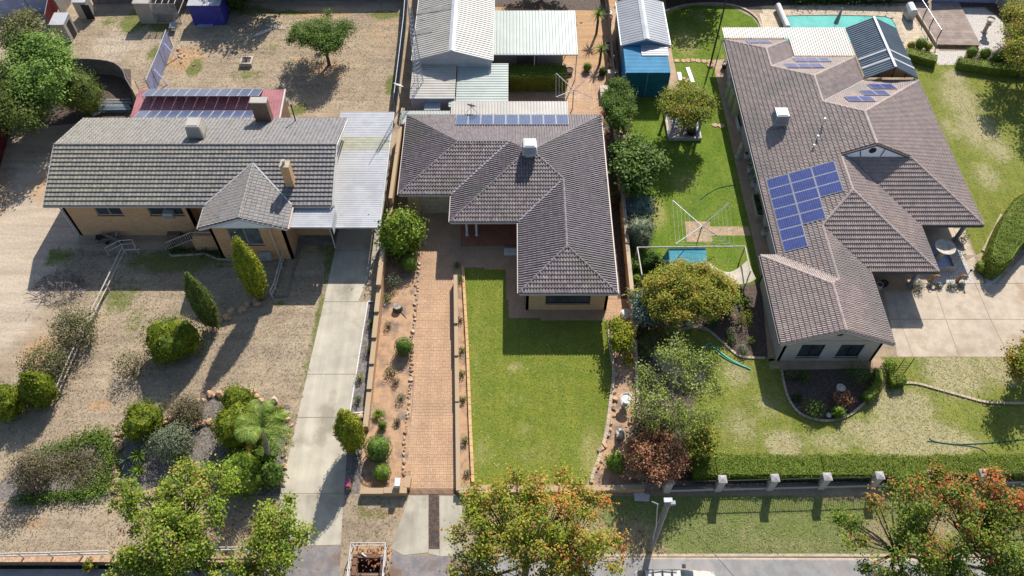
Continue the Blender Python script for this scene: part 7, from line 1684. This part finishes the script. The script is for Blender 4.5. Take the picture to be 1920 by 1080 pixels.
# ------------------------------------------------------------------ PLANTS
# left block
cypress('cypress', 'tall slim cypress nearest the left house, golden green', 492, 563, 7.0, .88, 'conifer_gold')
cypress('cypress', 'tall slim cypress below the house with browner scaly tips', 403, 614, 6.2, .75, 'conifer_dark')
cypress('cypress', 'stout golden cypress leaning over the edge of the concrete drive', 666, 840, 5.0, .92, 'conifer_gold')
cypress('cypress', 'short dark cypress beside the lower end of the long pipe railing', 92, 752, 3.4, 1.1, 'conifer')
S_ = shrub
S_('conifer_shrub', 'wide dark clipped conifer at the foot of the browner cypress', 322, 640, 55, 'conifer', .8, .12, ry=.9)
S_('conifer_shrub', 'round olive bush at the left end of the wide dark conifer', 242, 686, 27, 'olive', .95, .12, solid=False)
S_('loose_shrub', 'grey green shrub on the left of the long railing, upper of three', 140, 614, 38, 'olive', 1., .13, solid=False, n=3800)
S_('loose_shrub', 'sprawling olive shrub left of the long railing, middle of three', 84, 684, 45, 'olive', .75, .13, solid=False, n=4200)
S_('conifer_shrub', 'big dark dome at the left picture edge below the olive shrubs', 12, 752, 36, 'conifer', 1.1, .13)
S_('loose_shrub', 'thin olive bush between the dark dome and short cypress', 56, 752, 16, 'olive', 1.2, .12, solid=False)
S_('conifer_shrub', 'round dark conifer ball at the left end of the terrace', 267, 791, 40, 'conifer', .95, .12)
S_('loose_shrub', 'straggly brown green shrub right of the round conifer ball', 346, 770, 34, 'dry', .8, .11, solid=False, n=3000, lump=(18, .4))
S_('loose_shrub', 'olive straggly shrub under the rock row of the terrace', 352, 778, 26, 'olive', .8, .11, solid=False, n=1800, lump=(18, .4))
S_('conifer_shrub', 'upper golden green conifer mound behind the palm', 446, 752, 33, 'conifer', .9, .12)
S_('conifer_shrub', 'larger golden green conifer mound under the palm fronds', 450, 798, 50, 'conifer', .95, .12)
S_('conifer_shrub', 'narrow dark conifer hugging the concrete drive beside the palm', 514, 782, 22, 'conifer', 1.3, .11)
S_('loose_shrub', 'soft grey green shrub in the middle of the terrace', 320, 828, 38, 'grey_green', .85, .11, solid=False, n=5200)
S_('leafy_shrub', 'bright leafy shrub between the palm and the street tree', 452, 890, 46, 'bright', .8, .15)
S_('leafy_shrub', 'deep green leafy shrub against the left edge of the drive', 508, 890, 26, 'mid', 1.1, .15)
S_('leafy_shrub', 'low green shrub below the palm by the drive edge', 500, 848, 24, 'mid', .9, .14)
S_('loose_shrub', 'big straggly brown green shrub in the ivy bordered bed', 62, 882, 38, 'dry', 1.1, .12, solid=False, n=3600, lump=(20, .4))
S_('loose_shrub', 'olive shoots in the middle of the straggly shrub', 70, 878, 26, 'olive', 1.2, .12, solid=False, n=1500, lump=(20, .4))
def mat_plants(name, label, pts, r, pal, n, leaf=.12, h=.4):
    """low creeping cover along a line: one plant"""
    p = [G(*q) for q in smooth(pts)]; t = thing(name, label, 'ground cover', p[0]); Pt = []
    for _ in range(n):
        i = random.randrange(len(p) - 1); q = p[i].lerp(p[i + 1], random.random()); Pt.append((q.x + random.gauss(0, r), q.y + random.gauss(0, r * .8), q.z + abs(random.gauss(0, h))))
    Pt = np.array(Pt); V, F = leaves_arr(Pt, np.tile([0, 0, 1.], (n, 1)), leaf, .6); mesh_np('foliage', V, F, 'leaf', tints(PAL[pal], n), t)
    mb = MB(); [mb.tube([a + Vector((0, 0, .05)), b + Vector((0, 0, .05))], .03, 4) for a, b in zip(p, p[1:])]; mb.build('runner', 'bark', t)
mat_plants('ivy', 'ivy border along the top and right side of the dry bed', [(80, 850), (130, 838), (175, 818), (195, 825), (206, 850), (208, 880), (190, 912), (180, 928)], .42, 'box', 3600, .13, .25)
mat_plants('ivy', 'ivy hanging along the street side of the dry bed', [(40, 938), (80, 936), (130, 930), (165, 928)], .3, 'mid', 1800, .13, .3)
mat_plants('creeper', 'sparse green creeper across the middle of the dry bed', [(120, 880), (140, 860), (160, 885), (145, 905)], .6, 'olive', 1500, .11, .22)
mat_plants('dry_cover', 'dead grey brown ground cover in the middle of the ivy bed', [(105, 890), (130, 870), (170, 860), (180, 885), (150, 915)], .6, 'dry', 1600, .11, .25)
mat_plants('creeper', 'low green plants in the shaded bed by the left porch', [(325, 470), (360, 468), (400, 474), (430, 482)], .35, 'deep', 1200, .13, .25)
def sword(name, label, u, v, z, n, L, wd, pal, droop=.35, tilt=(.1, 1.2), trunk=0, cat='yucca', group=None, mat_='leaf'):
    p = G(u, v); t = thing(name, label, cat, p, group); c = p + Vector((0, 0, z))
    MB().tube([p - Vector((0, 0, .05)), p.lerp(c, .5) + Vector((.03, .02, 0)), c], .12 if trunk else .06, 7).build('stem', 'bark', t)
    fronds(t, c, n, L, wd, droop, pal, 'sword_leaf', tilt, False, mat_, 4); return t
sword('yucca', 'spiky yucca on the terrace beside the grey green shrub', 342, 862, .5, 34, 1.1, .06, 'bright')
sword('yucca', 'leftmost clump of soft spiky leaves on the terrace', 243, 868, .5, 26, .9, .05, 'grey_green'); sword('yucca', 'middle clump of soft spiky leaves on the terrace', 268, 862, .7, 30, 1.0, .05, 'bright'); sword('yucca', 'lower clump of soft spiky leaves by the rock line', 266, 888, .5, 26, .9, .05, 'bright')
sword('agave', 'blue green spiky agave by the edge of the concrete drive', 512, 912, .35, 26, .8, .06, 'blue_green', .1, cat='agave')
p = G(503, 868); t = thing('palm_tree', 'feathery palm with arching fronds beside the concrete drive', 'palm', p); c = Vector((p.x - .55, p.y + 1.2, 3.5)); c = W(490, 800, 4.2)
MB().tube([p - Vector((0, 0, .1)), p.lerp(c, .5) + Vector((.1, 0, 0)), c], .2, 9, .15).build('trunk', 'pale_bark', t)
fronds(t, c, 11, 3.1, .5, .6, 'palm', 'frond', (.0, 1.0), True, 'leaf', 10); fronds(t, c - Vector((0, 0, .15)), 3, 2.2, .4, .75, 'gold', 'frond', (-.2, .1), True, 'leaf', 8)
tree('street_tree', 'green plane tree at the lower left street edge', (325, 1068), [(215, 905), (228, 885), (250, 900), (262, 925), (300, 910), (318, 885), (345, 868), (372, 870), (400, 868), (430, 895), (452, 925), (430, 938), (405, 955), (418, 985), (400, 1010), (440, 1035), (450, 1075), (400, 1110), (210, 1110), (190, 1068), (215, 1055), (222, 1030), (208, 1000), (222, 980), (236, 950), (220, 935)], 3.2, 7.6, 104, .55, 190, .14, 'plane', wts=[.28, .26, .2, .16, .06, .04], bark='bark', tr=.2, holes=[(268, 945, 16), (290, 940, 14), (228, 905, 0), (375, 960, 10), (410, 1000, 12), (300, 990, 8), (235, 1010, 8)], mind=.72, extra=16)
tree('street_tree', 'smaller green plane tree overhanging the concrete drive apron', (492, 1066), [(478, 965), (500, 945), (540, 932), (552, 940), (548, 965), (566, 985), (588, 1000), (575, 1025), (556, 1030), (540, 1060), (530, 1110), (450, 1110), (440, 1040), (470, 1000)], 3.0, 6.4, 46, .55, 190, .14, 'plane', wts=[.28, .26, .2, .16, .06, .04], tr=.15, mind=.72)
shrub('sapling', 'thin sapling on the street below the left brick wall', 165, 1062, 13, 'plane', 1.5, .18, n=260, solid=False, lump=(8, .5), z0=-.5, cat='sapling')
tree('pepper_tree', 'bright weeping pepper tree at the left back corner', (78, 196), [(20, 75), (55, 55), (90, 62), (118, 88), (140, 108), (138, 140), (125, 165), (105, 188), (60, 195), (30, 175), (15, 130)], 2.2, 5.8, 70, .85, 230, .2, 'pepper', mind=.6, flat=1., tr=.22, twig=False)
tree('olive_tree', 'dark grey green tree behind the bright pepper tree', (40, 70), [(5, 35), (30, 12), (60, 28), (80, 50), (60, 75), (20, 85), (0, 70)], 2, 5, 34, .8, 200, .18, 'olive', mind=.6, tr=.18, twig=False)
tree('olive_tree', 'dusty dark tree at the left picture edge below the pepper tree', (15, 245), [(-30, 120), (15, 115), (45, 150), (75, 185), (88, 215), (60, 235), (20, 240), (-30, 220)], 1.6, 5, 60, .85, 220, .18, 'conifer_dark', mind=.6, tr=.2, twig=False)
shrub('conifer_shrub', 'dense dark dome conifer by the curving grey fence', 149, 176, 40, 'conifer_dark', 1.1, .13)
tree('fruit_tree', 'round headed fruit tree alone on the bare back yard', (617, 122), [(543, 62), (556, 44), (580, 40), (604, 38), (630, 46), (655, 44), (662, 52), (645, 66), (638, 88), (620, 104), (600, 92), (575, 90), (550, 92), (542, 80)], 1.9, 3.8, 62, .62, 260, .13, 'mid', mind=.66, tr=.18, holes=[(640, 85, 8)], extra=10)
shrub('leafy_shrub', 'dark shrub hiding the fence at the top of the yard', 440, -6, 22, 'deep', 1.2, .16)
# centre block
shrub('citrus_bush', 'bright green citrus bush at the end of the white carport', 752, 440, 40, 'citrus', 1.1, .2, mat_='gloss_leaf', lump=(34, .3), depth=.16, n=3000)
B_ = dict(lump=(40, .06), leaf=.075, jit=.4, depth=.05)
shrub('clipped_ball', 'bright clipped ball beside the top of the paved drive', 766, 494, 17, 'box', 1.05, group='clipped ball shrubs along the paved drive', **B_)
shrub('clipped_ball', 'clipped ball halfway along the paved drive', 757, 650, 18, 'mid', 1.1, group='clipped ball shrubs along the paved drive', **B_)
shrub('clipped_ball', 'largest clipped ball near the street end of the bed', 709, 841, 26, 'mid', 1., group='clipped ball shrubs along the paved drive', **B_)
shrub('clipped_ball', 'glossy clipped ball closest to the front brick wall', 716, 886, 18, 'box', .95, group='clipped ball shrubs along the paved drive', **B_)
shrub('clipped_ball', 'tiny clipped standard ball next to the strappy plant', 717, 797, 9, 'mid', 1.1, group='clipped ball shrubs along the paved drive', **B_)
shrub('loose_shrub', 'silvery low shrub beside the boundary brick wall', 735, 528, 16, 'grey_green', .9, .1, solid=False)
shrub('small_plant', 'small twiggy plant in the shade of the middle ball', 732, 696, 11, 'olive', .9, .09, solid=False, n=300, cat='plant')
shrub('small_plant', 'small spiky plant near the rock edge of the paved drive', 752, 744, 9, 'grey_green', 1., .09, solid=False, n=220, cat='plant')
for u, v, r, pl, lb in ((728, 610, 8, 'olive', 'small olive tuft on the mulch below the stump'), (742, 715, 8, 'dry', 'dry tuft in the orange bed above the spiky plant'), (726, 560, 9, 'mid', 'low green plant by the boundary wall above the stump'), (745, 790, 7, 'dry', 'dry tuft near the rocks level with the tiny standard ball')): shrub('small_plant', lb, u, v, r, pl, .9, .08, solid=False, n=220, cat='plant')
sword('strappy_plant', 'clump of strappy green leaves beside the boundary wall', 709, 780, .12, 60, .95, .035, 'bright', .7, (.4, 1.3), cat='plant')
for u, v, lb in ((694, 606, 'rose bush with a red bloom in the narrow bed, uppermost'), (691, 656, 'small rose bush in the narrow bed, second from the top'), (674, 708, 'yellowish rose bush in the narrow bed'), (671, 748, 'sparse rose bush at the lower end of the narrow bed')): shrub('rose_bush', lb, u, v, 8, 'yellow' if 'yell' in lb else 'mid', 1.1, .09, n=170, solid=False, group='rose bushes in the narrow bed', cat='rose')
for u, v, lb, pl in ((857, 496, 'leafy rose at the top end of the wall strip', 'mid'), (862, 523, 'leafy rose second in the wall strip', 'mid'), (862, 598, 'brownish rose bush third in the wall strip', 'dry'), (866, 656, 'small rose by the lawn kerb, fourth in the strip', 'mid'), (866, 700, 'straggly rose by the lawn kerb, fifth in the strip', 'mid'), (868, 748, 'leafy rose by the lower wall step', 'mid'), (872, 826, 'dark rose bush near the street end of the strip', 'mid'), (876, 886, 'white flowering rose at the street end of the strip', 'grey_green')): shrub('rose_bush', lb, u, v, 7, pl, 1., .09, n=150, solid=False, group='rose bushes between the drive wall and the lawn', cat='rose')
t = thing('clipped_hedge', 'long clipped hedge along the rear paving of the centre block', 'hedge', G(1008, 158)); a, b = W(956, 134, 1.6), W(1062, 133, 1.6)
hedge_box(None, (a.x, a.y), (b.x, b.y), 1.7, 1.7, leaf=.12, pal='hedge', dens=170, parent=t)
sword('yucca_tree', 'tall yucca tree by the far corner of the centre yard', 1118, 64, 2.3, 46, 1.15, .06, 'bright', .25, (-.5, 1.3), 1, 'yucca')
sword('yucca_tree', 'second yucca tree between the hedge and the sheet fence', 1124, 120, 1.7, 46, 1.05, .06, 'bright', .25, (-.5, 1.3), 1, 'yucca')
shrub('clipped_ball', 'round clipped ball on orange soil by the rear paving', 1101, 126, 9, 'box', 1., group='balls in the centre back yard', **B_)
shrub('small_plant', 'small dark plant with a pink flower by the grey trough', 1130, 134, 8, 'deep', 1., .1, cat='plant', n=300)
shrub('leafy_shrub', 'olive shrub in the narrow strip beside the purple roof', 1154, 372, 13, 'olive', 1.3, .13, solid=False, n=900)
tree('bush', 'yellow green bush at the corner of the centre lawn', (1163, 662), [(1146, 605), (1160, 597), (1180, 605), (1185, 630), (1180, 655), (1150, 655), (1143, 630)], .6, 2.4, 26, .42, 130, .15, 'yellow', mind=.6, tr=.08, cat='bush', twig=False)
shrub('leafy_shrub', 'small yellowing bush below the yellow green corner bush', 1178, 673, 11, 'gold', 1.2, .14, solid=False, n=420)
shrub('leafy_shrub', 'rounded green bush in the orange bed near the front wall', 1155, 866, 20, 'box', 1.1, .13)
# right block, back
tree('dense_shrub', 'tall lumpy dark shrub on the boundary beside the blue shade house', (1172, 250), [(1133, 170), (1150, 150), (1170, 150), (1184, 170), (1188, 200), (1180, 235), (1165, 250), (1148, 240), (1132, 195)], .6, 4.2, 64, .55, 240, .13, 'mid', mind=.55, tr=.14, twig=False, cat='shrub')
tree('round_tree', 'round golden green tree growing out of the columned bed', (1284, 236), [(1243, 185), (1252, 168), (1275, 158), (1300, 160), (1322, 172), (1338, 190), (1332, 212), (1318, 226), (1290, 238), (1262, 222), (1246, 205)], 2.0, 4.4, 74, .6, 260, .13, 'gold', wts=[.24, .04, .4, .3, .02], mind=.6, tr=.14)
tree('magnolia', 'glossy large leaved tree on the boundary below the lumpy shrub', (1200, 372), [(1152, 275), (1170, 258), (1195, 258), (1225, 272), (1246, 292), (1240, 310), (1225, 325), (1215, 350), (1195, 365), (1168, 355), (1156, 320)], 1.0, 4.0, 62, .6, 120, .24, 'mid', mind=.62, tr=.14, mat_='gloss_leaf')
shrub('flowering_shrub', 'blue grey flowering round shrub beside the worn lawn patch', 1197, 388, 30, 'blue_green', .85, .13)
shrub('leafy_shrub', 'green round shrub below the blue grey one', 1199, 438, 31, 'grey_green', 1.05, .13, lump=(30, .3))
shrub('leafy_shrub', 'dark upright shrub inside the white pipe frame', 1222, 492, 20, 'deep', 1., .14, lump=(20, .4))
shrub('leafy_shrub', 'small green shrub under the left post of the pipe frame', 1187, 498, 13, 'mid', 1.2, .13)
shrub('leafy_shrub', 'low green shrub against the boundary near the pipe frame', 1193, 525, 12, 'bright', 1., .13)
tree('golden_tree', 'broad golden tree turning orange below the pipe frame', (1285, 612), [(1205, 545), (1212, 520), (1230, 508), (1255, 498), (1290, 492), (1325, 498), (1350, 512), (1372, 532), (1374, 560), (1362, 582), (1335, 590), (1300, 600), (1262, 602), (1235, 590), (1212, 572)], 1.5, 4.4, 120, .55, 300, .13, 'gold', wts=[.38, .14, .26, .14, .08], mind=.6, tr=.16, extra=14)
tree('silver_bush', 'blue grey bushy shrub left of the golden tree', (1213, 612), [(1190, 555), (1205, 545), (1225, 552), (1238, 575), (1236, 595), (1215, 610), (1196, 595)], .6, 2.6, 34, .5, 170, .14, 'blue_green', mind=.55, tr=.1, twig=False, cat='bush')
tree('green_bush', 'green bush at the right end of the golden tree', (1368, 590), [(1345, 535), (1365, 530), (1380, 545), (1382, 570), (1362, 585), (1348, 565)], .5, 2.2, 20, .5, 160, .15, 'bright', mind=.55, tr=.08, twig=False, cat='bush')
tree('loose_tree', 'loose airy tree with grey branches beside the boundary', (1255, 830), [(1190, 690), (1210, 668), (1245, 650), (1262, 632), (1285, 632), (1300, 655), (1330, 660), (1345, 685), (1350, 720), (1355, 745), (1345, 775), (1325, 800), (1300, 815), (1260, 810), (1210, 800), (1182, 765), (1188, 725)], 2.0, 5.4, 100, .55, 85, .115, 'loose', mind=.62, tr=.13, bark='pale_bark')
tree('golden_bush', 'yellow green bush hanging over the lower right of the loose tree', (1318, 868), [(1290, 800), (1320, 795), (1340, 815), (1335, 845), (1305, 855), (1285, 830)], 1, 3, 26, .5, 120, .15, 'gold', wts=[.4, .1, .3, .15, .05], mind=.6, tr=.07, twig=False, bark='pale_bark', cat='bush')
tree('rust_bush', 'rusty red bush by the end pillar of the front fence', (1235, 895), [(1172, 845), (1185, 822), (1210, 808), (1240, 812), (1262, 825), (1288, 845), (1292, 870), (1270, 888), (1240, 900), (1215, 895), (1190, 880)], .8, 3.4, 60, .5, 150, .13, 'rust', mind=.58, tr=.1, cat='bush')
tree('brown_bush', 'brownish bush under the loose tree near the white statue', (1205, 820), [(1172, 790), (1195, 775), (1240, 780), (1262, 800), (1240, 815), (1190, 825)], .5, 2., 30, .5, 110, .14, 'dry', mind=.55, tr=.07, twig=False, cat='bush')
shrub('leafy_shrub', 'dark green bush at the corner where hedge meets the rust bush', 1205, 888, 16, 'blue_green', .9, .12)
for u, v, r, pl, lb in ((1204, 618, 16, 'deep', 'dark shrub behind the winding lawn kerb below the silver bush'), (1232, 612, 14, 'olive', 'olive undergrowth beneath the left of the golden tree'), (1212, 655, 15, 'mid', 'green undergrowth left of the looping edging'), (1335, 604, 12, 'deep', 'dark low plant in the shade right of the swan planter'), (1400, 565, 12, 'deep', 'dark plant by the path at the end of the golden tree'), (1225, 640, 22, 'dry', 'dry brown shrub between the boundary and looping edging'), (1245, 632, 14, 'olive', 'small olive shrub beside the looping edging'), (1395, 597, 17, 'yellow', 'yellow green rose bush in the shaded bed by the path'), (1370, 622, 10, 'grey_green', 'white flowering plant upper left in the small rose bed'), (1393, 655, 11, 'grey_green', 'white flowering plant lower right in the small rose bed'), (1372, 640, 9, 'deep', 'dark leafy plant in the middle of the small rose bed'), (1410, 640, 8, 'mid', 'small plant by the path in the small rose bed')): shrub('garden_plant', lb, u, v, r, pl, .9, .11, solid=False, n=int(22 * r), cat='plant')
# clipped hedges by the deck
def hedge(label, pts, wd, h, z=None, dens=150, leaf=.11, pal='hedge'):
    P_ = [W(u, v, h) for u, v in pts]; t = thing('clipped_hedge', label, 'hedge', (P_[0].x, P_[0].y, 0))
    for a, b in zip(P_, P_[1:]): hedge_box(None, (a.x, a.y), (b.x, b.y), wd, h, leaf=leaf, pal=pal, dens=dens, parent=t)
hedge('low clipped hedge with stepped ends left of the deck gravel', [(1700, 94), (1730, 102), (1757, 109)], .9, .8)
hedge('long low clipped hedge right of the deck gravel', [(1800, 112), (1840, 118), (1880, 124), (1960, 128)], .9, .8)
for u, v, r, lb, pl in ((1727, 82, 12, 'clipped bush behind the left low hedge by the deck', 'box'), (1741, 88, 8, 'small yellow green bush at the corner of the deck', 'yellow'), (1709, 85, 8, 'orange flowering shrub under the charcoal roof edge', 'gold'), (1823, 98, 11, 'clipped drum shrub at the corner of the deck', 'box'), (1848, 100, 11, 'clipped drum shrub second from the deck corner', 'box'), (1872, 108, 13, 'loose green shrub behind the long low hedge', 'mid'), (1895, 108, 14, 'dark shrub at the far end of the long low hedge', 'deep')): shrub('clipped_shrub', lb, u, v, r, pl, 1., .1, lump=(30, .1))
tree('garden_tree', 'golden tipped tree at the far right corner by the cream fence', (1912, 150), [(1872, 15), (1895, 5), (1960, 0), (1960, 140), (1915, 138), (1890, 110), (1878, 80), (1886, 45)], 1.2, 4.8, 60, .7, 160, .18, 'gold', wts=[.25, .12, .3, .28, .05], mind=.6, tr=.16, twig=False)
tree('garden_tree', 'tree just beyond the frame that shades the right lawn', (1990, 175), [(1945, 120), (1990, 100), (2050, 120), (2040, 180), (1985, 175), (1945, 150)], 1.5, 4.6, 40, .8, 170, .2, 'mid', mind=.6, tr=.18, twig=False)
# big curved hedge on the right
hedge_poly('rounded_hedge', 'big rounded hedge curving along the right driveway', [(1925, 362), (1897, 380), (1878, 408), (1864, 438), (1853, 468), (1850, 490), (1857, 506), (1872, 511), (1890, 498), (1906, 474), (1925, 452), (1990, 440), (1990, 340)], 1.7)
shrub('clipped_shrub', 'low clipped end of the curved hedge beside the gravel', 1839, 500, 10, 'hedge', 1., .1, lump=(20, .15), ry=1.5)
# garage front bed
for u, v, r, pl, lb, s_ in ((1484, 702, 12, 'olive', 'small olive bush at the path corner of the garage bed', False), (1508, 705, 13, 'mid', 'green bush second from the path corner of the garage bed', False), (1495, 745, 9, 'deep', 'low bush inside the left curve of the garage bed edging', False), (1527, 765, 19, 'mid', 'wide green bush near the tip of the garage bed', False), (1572, 773, 15, 'box', 'round leafy bush beside the white ball ornament', True), (1612, 700, 24, 'mid', 'white flowering rose bush at the right of the garage bed', False), (1619, 745, 6, 'box', 'tiny bush by the edging of the garage bed', False)): shrub('garden_plant', lb, u, v, r, pl, .85, .11, solid=s_, cat='plant', n=None if s_ else int(30 * r))
shrub('coral_bush', 'salmon leaved small bush beside the bird bath in the garage bed', 1580, 748, 18, 'rust', .9, .12, solid=False, n=900)
hedge('low clipped hedge curving round the right end of the garage bed', [(1648, 692), (1650, 712), (1640, 730), (1626, 742)], .55, .75, pal='hedge')
hedge('short clipped hedge in front of the metal garden arch', [(1672, 712), (1698, 708)], .6, .7, pal='hedge'); shrub('leafy_shrub', 'bright sprawling shrub beside the metal garden arch', 1668, 688, 14, 'bright', 1.1, .13, solid=False, n=600)
def white_flowers(label, u, v, r):
    t = shrub('white_flower_plant', label, u, v, r, 'grey_green', .7, .11, solid=False, n=int(26 * r), cat='plant', group='white flower plants edging the gravel'); p = wloc(t); q = r * mpp(u, v)
    V, F, C = blob_foliage((p.x, p.y, q * .8), (q, q, q * .7), int(9 * r), .09, [A(250, 250, 250), A(235, 240, 245)], None, .1); mesh_np('flowers', V, F, 'leaf', C, t)['kind'] = 'stuff'
for u, v, r, lb in ((1721, 534, 12, 'largest white flowered plant by the porch column'), (1743, 535, 5, 'small white flowered plant under the first bird ornament'), (1761, 535, 6, 'white flowered plant in the middle of the gravel edge'), (1785, 535, 8, 'white flowered plant left of the second bird ornament'), (1804, 534, 6, 'white flowered plant at the right end of the gravel edge')): white_flowers(lb, u, v, r)
tree('garden_tree', 'orange and green shrub tree at the right picture edge', (1912, 705), [(1886, 650), (1896, 632), (1925, 620), (1970, 625), (1975, 700), (1925, 712), (1900, 700)], 1.0, 3.6, 46, .5, 150, .15, 'autumn', wts=[.3, .3, .12, .12, .04, .12], mind=.58, tr=.1)
# front hedge and street trees
h_ = 1.05; bounds = [(1302, 1342), (1345, 1542), (1545, 1745), (1748, 1990)]
for (u0, u1), lb in zip(bounds, ('short end of the clipped front hedge by the rust bush', 'clipped front hedge block behind the first railing panels', 'clipped front hedge block behind the middle railing panels', 'clipped front hedge block partly under the red street tree')):
    a, b = W(u0, 875, h_), W(u1, 875, h_); t = thing('front_hedge', lb, 'hedge', (a.x, a.y, 0), 'clipped hedge blocks behind the front fence'); hedge_box(None, (a.x, a.y + .1 + random.uniform(-.05, .05)), (b.x, b.y + .1 + random.uniform(-.05, .05)), 1.35, h_ + random.uniform(-.03, .03), leaf=.09, pal='hedge', dens=330, parent=t)
tree('street_tree', 'plane tree turning orange in front of the centre lawn', (985, 1075), [(868, 935), (880, 915), (905, 898), (930, 905), (945, 888), (972, 872), (985, 905), (1010, 890), (1040, 893), (1060, 870), (1072, 905), (1105, 905), (1122, 940), (1142, 930), (1130, 965), (1112, 985), (1145, 1000), (1172, 1012), (1160, 1040), (1162, 1065), (1120, 1085), (1090, 1110), (850, 1110), (836, 1072), (870, 1050), (858, 1020), (848, 995), (862, 970)], 3.0, 7.8, 140, .54, 190, .14, 'autumn', bark='bark', tr=.2, mind=.68, holes=[(1040, 975, 22), (1085, 955, 10)], warm=lambda u, v: .08 + .36 * max(0, (u - 905) / 260) + .25 * (v < 920), extra=6)
tree('street_tree', 'plane tree with red tips in front of the right fence', (1745, 1078), [(1546, 985), (1575, 965), (1592, 950), (1612, 975), (1640, 985), (1632, 950), (1650, 912), (1690, 885), (1715, 868), (1745, 872), (1780, 895), (1800, 880), (1822, 895), (1860, 880), (1882, 905), (1885, 940), (1925, 925), (1985, 935), (2000, 1000), (1985, 1110), (1640, 1110), (1618, 1070), (1622, 1030), (1590, 1015), (1570, 1005)], 3.0, 8.2, 165, .55, 190, .14, 'red_autumn', tr=.22, mind=.68, holes=[(1785, 960, 20), (1640, 1000, 20)], warm=lambda u, v: max(0, min(.65, .02 + (975 - v) / 220 + (u - 1720) / 700)), extra=8)
# trees beyond the frame that shade the far edge of the yards
for lb, u, v in (('dark tree beyond the back fence above the blue shed', 455, -24), ('dark tree beyond the fence behind the centre yard', 1020, -28), ('spreading tree beyond the fence above the back lawn', 1300, -26)):
    tree('boundary_tree', lb, (u, v + 14), [(u - 70, v - 20), (u - 30, v - 45), (u + 40, v - 45), (u + 75, v - 15), (u + 50, v + 8), (u - 50, v + 8)], 1.2, 4.4, 46, .9, 150, .25, 'deep', mind=.6, tr=.2, twig=False)
mat_plants('undergrowth', 'dark shrubbery along the back of the pool terrace', [(1480, 6), (1540, 5), (1600, 5), (1680, 6)], .5, 'deep', 1600, .2, .6)
# fallen leaves in the gutter and under the street trees
t_ = MB()
for poly, n in (((-2.8, 30, 14.6, 15.15), 900), ((-2, 8, 15.5, 18.6), 220), ((-24, -14.7, 15.0, 18), 300), ((-9.6, -7.2, 14, 16), 120)):
    for _ in range(n):
        x = random.uniform(poly[0], poly[1]); y = random.uniform(poly[2], poly[3]); 
        if poly[2] == 14.6: y = 15.15 - abs(random.gauss(0, .16))
        z = gz(x, y) + .03 + random.random() * .03; s = random.uniform(.05, .1); a = random.uniform(0, 6.28); k = random.uniform(.6, 1.4)
        c, d = math.cos(a) * s, math.sin(a) * s; t_.add([(x - c, y - d, z), (x + d * .6, y - c * .6, z + .02), (x + c, y + d, z + .01), (x - d * .6, y + c * .6, z)], [(0, 1, 2, 3)], (k, k * random.uniform(.8, 1.1), k))
o = t_.build('fallen_leaves', 'leaf_litter'); o["kind"] = "stuff"
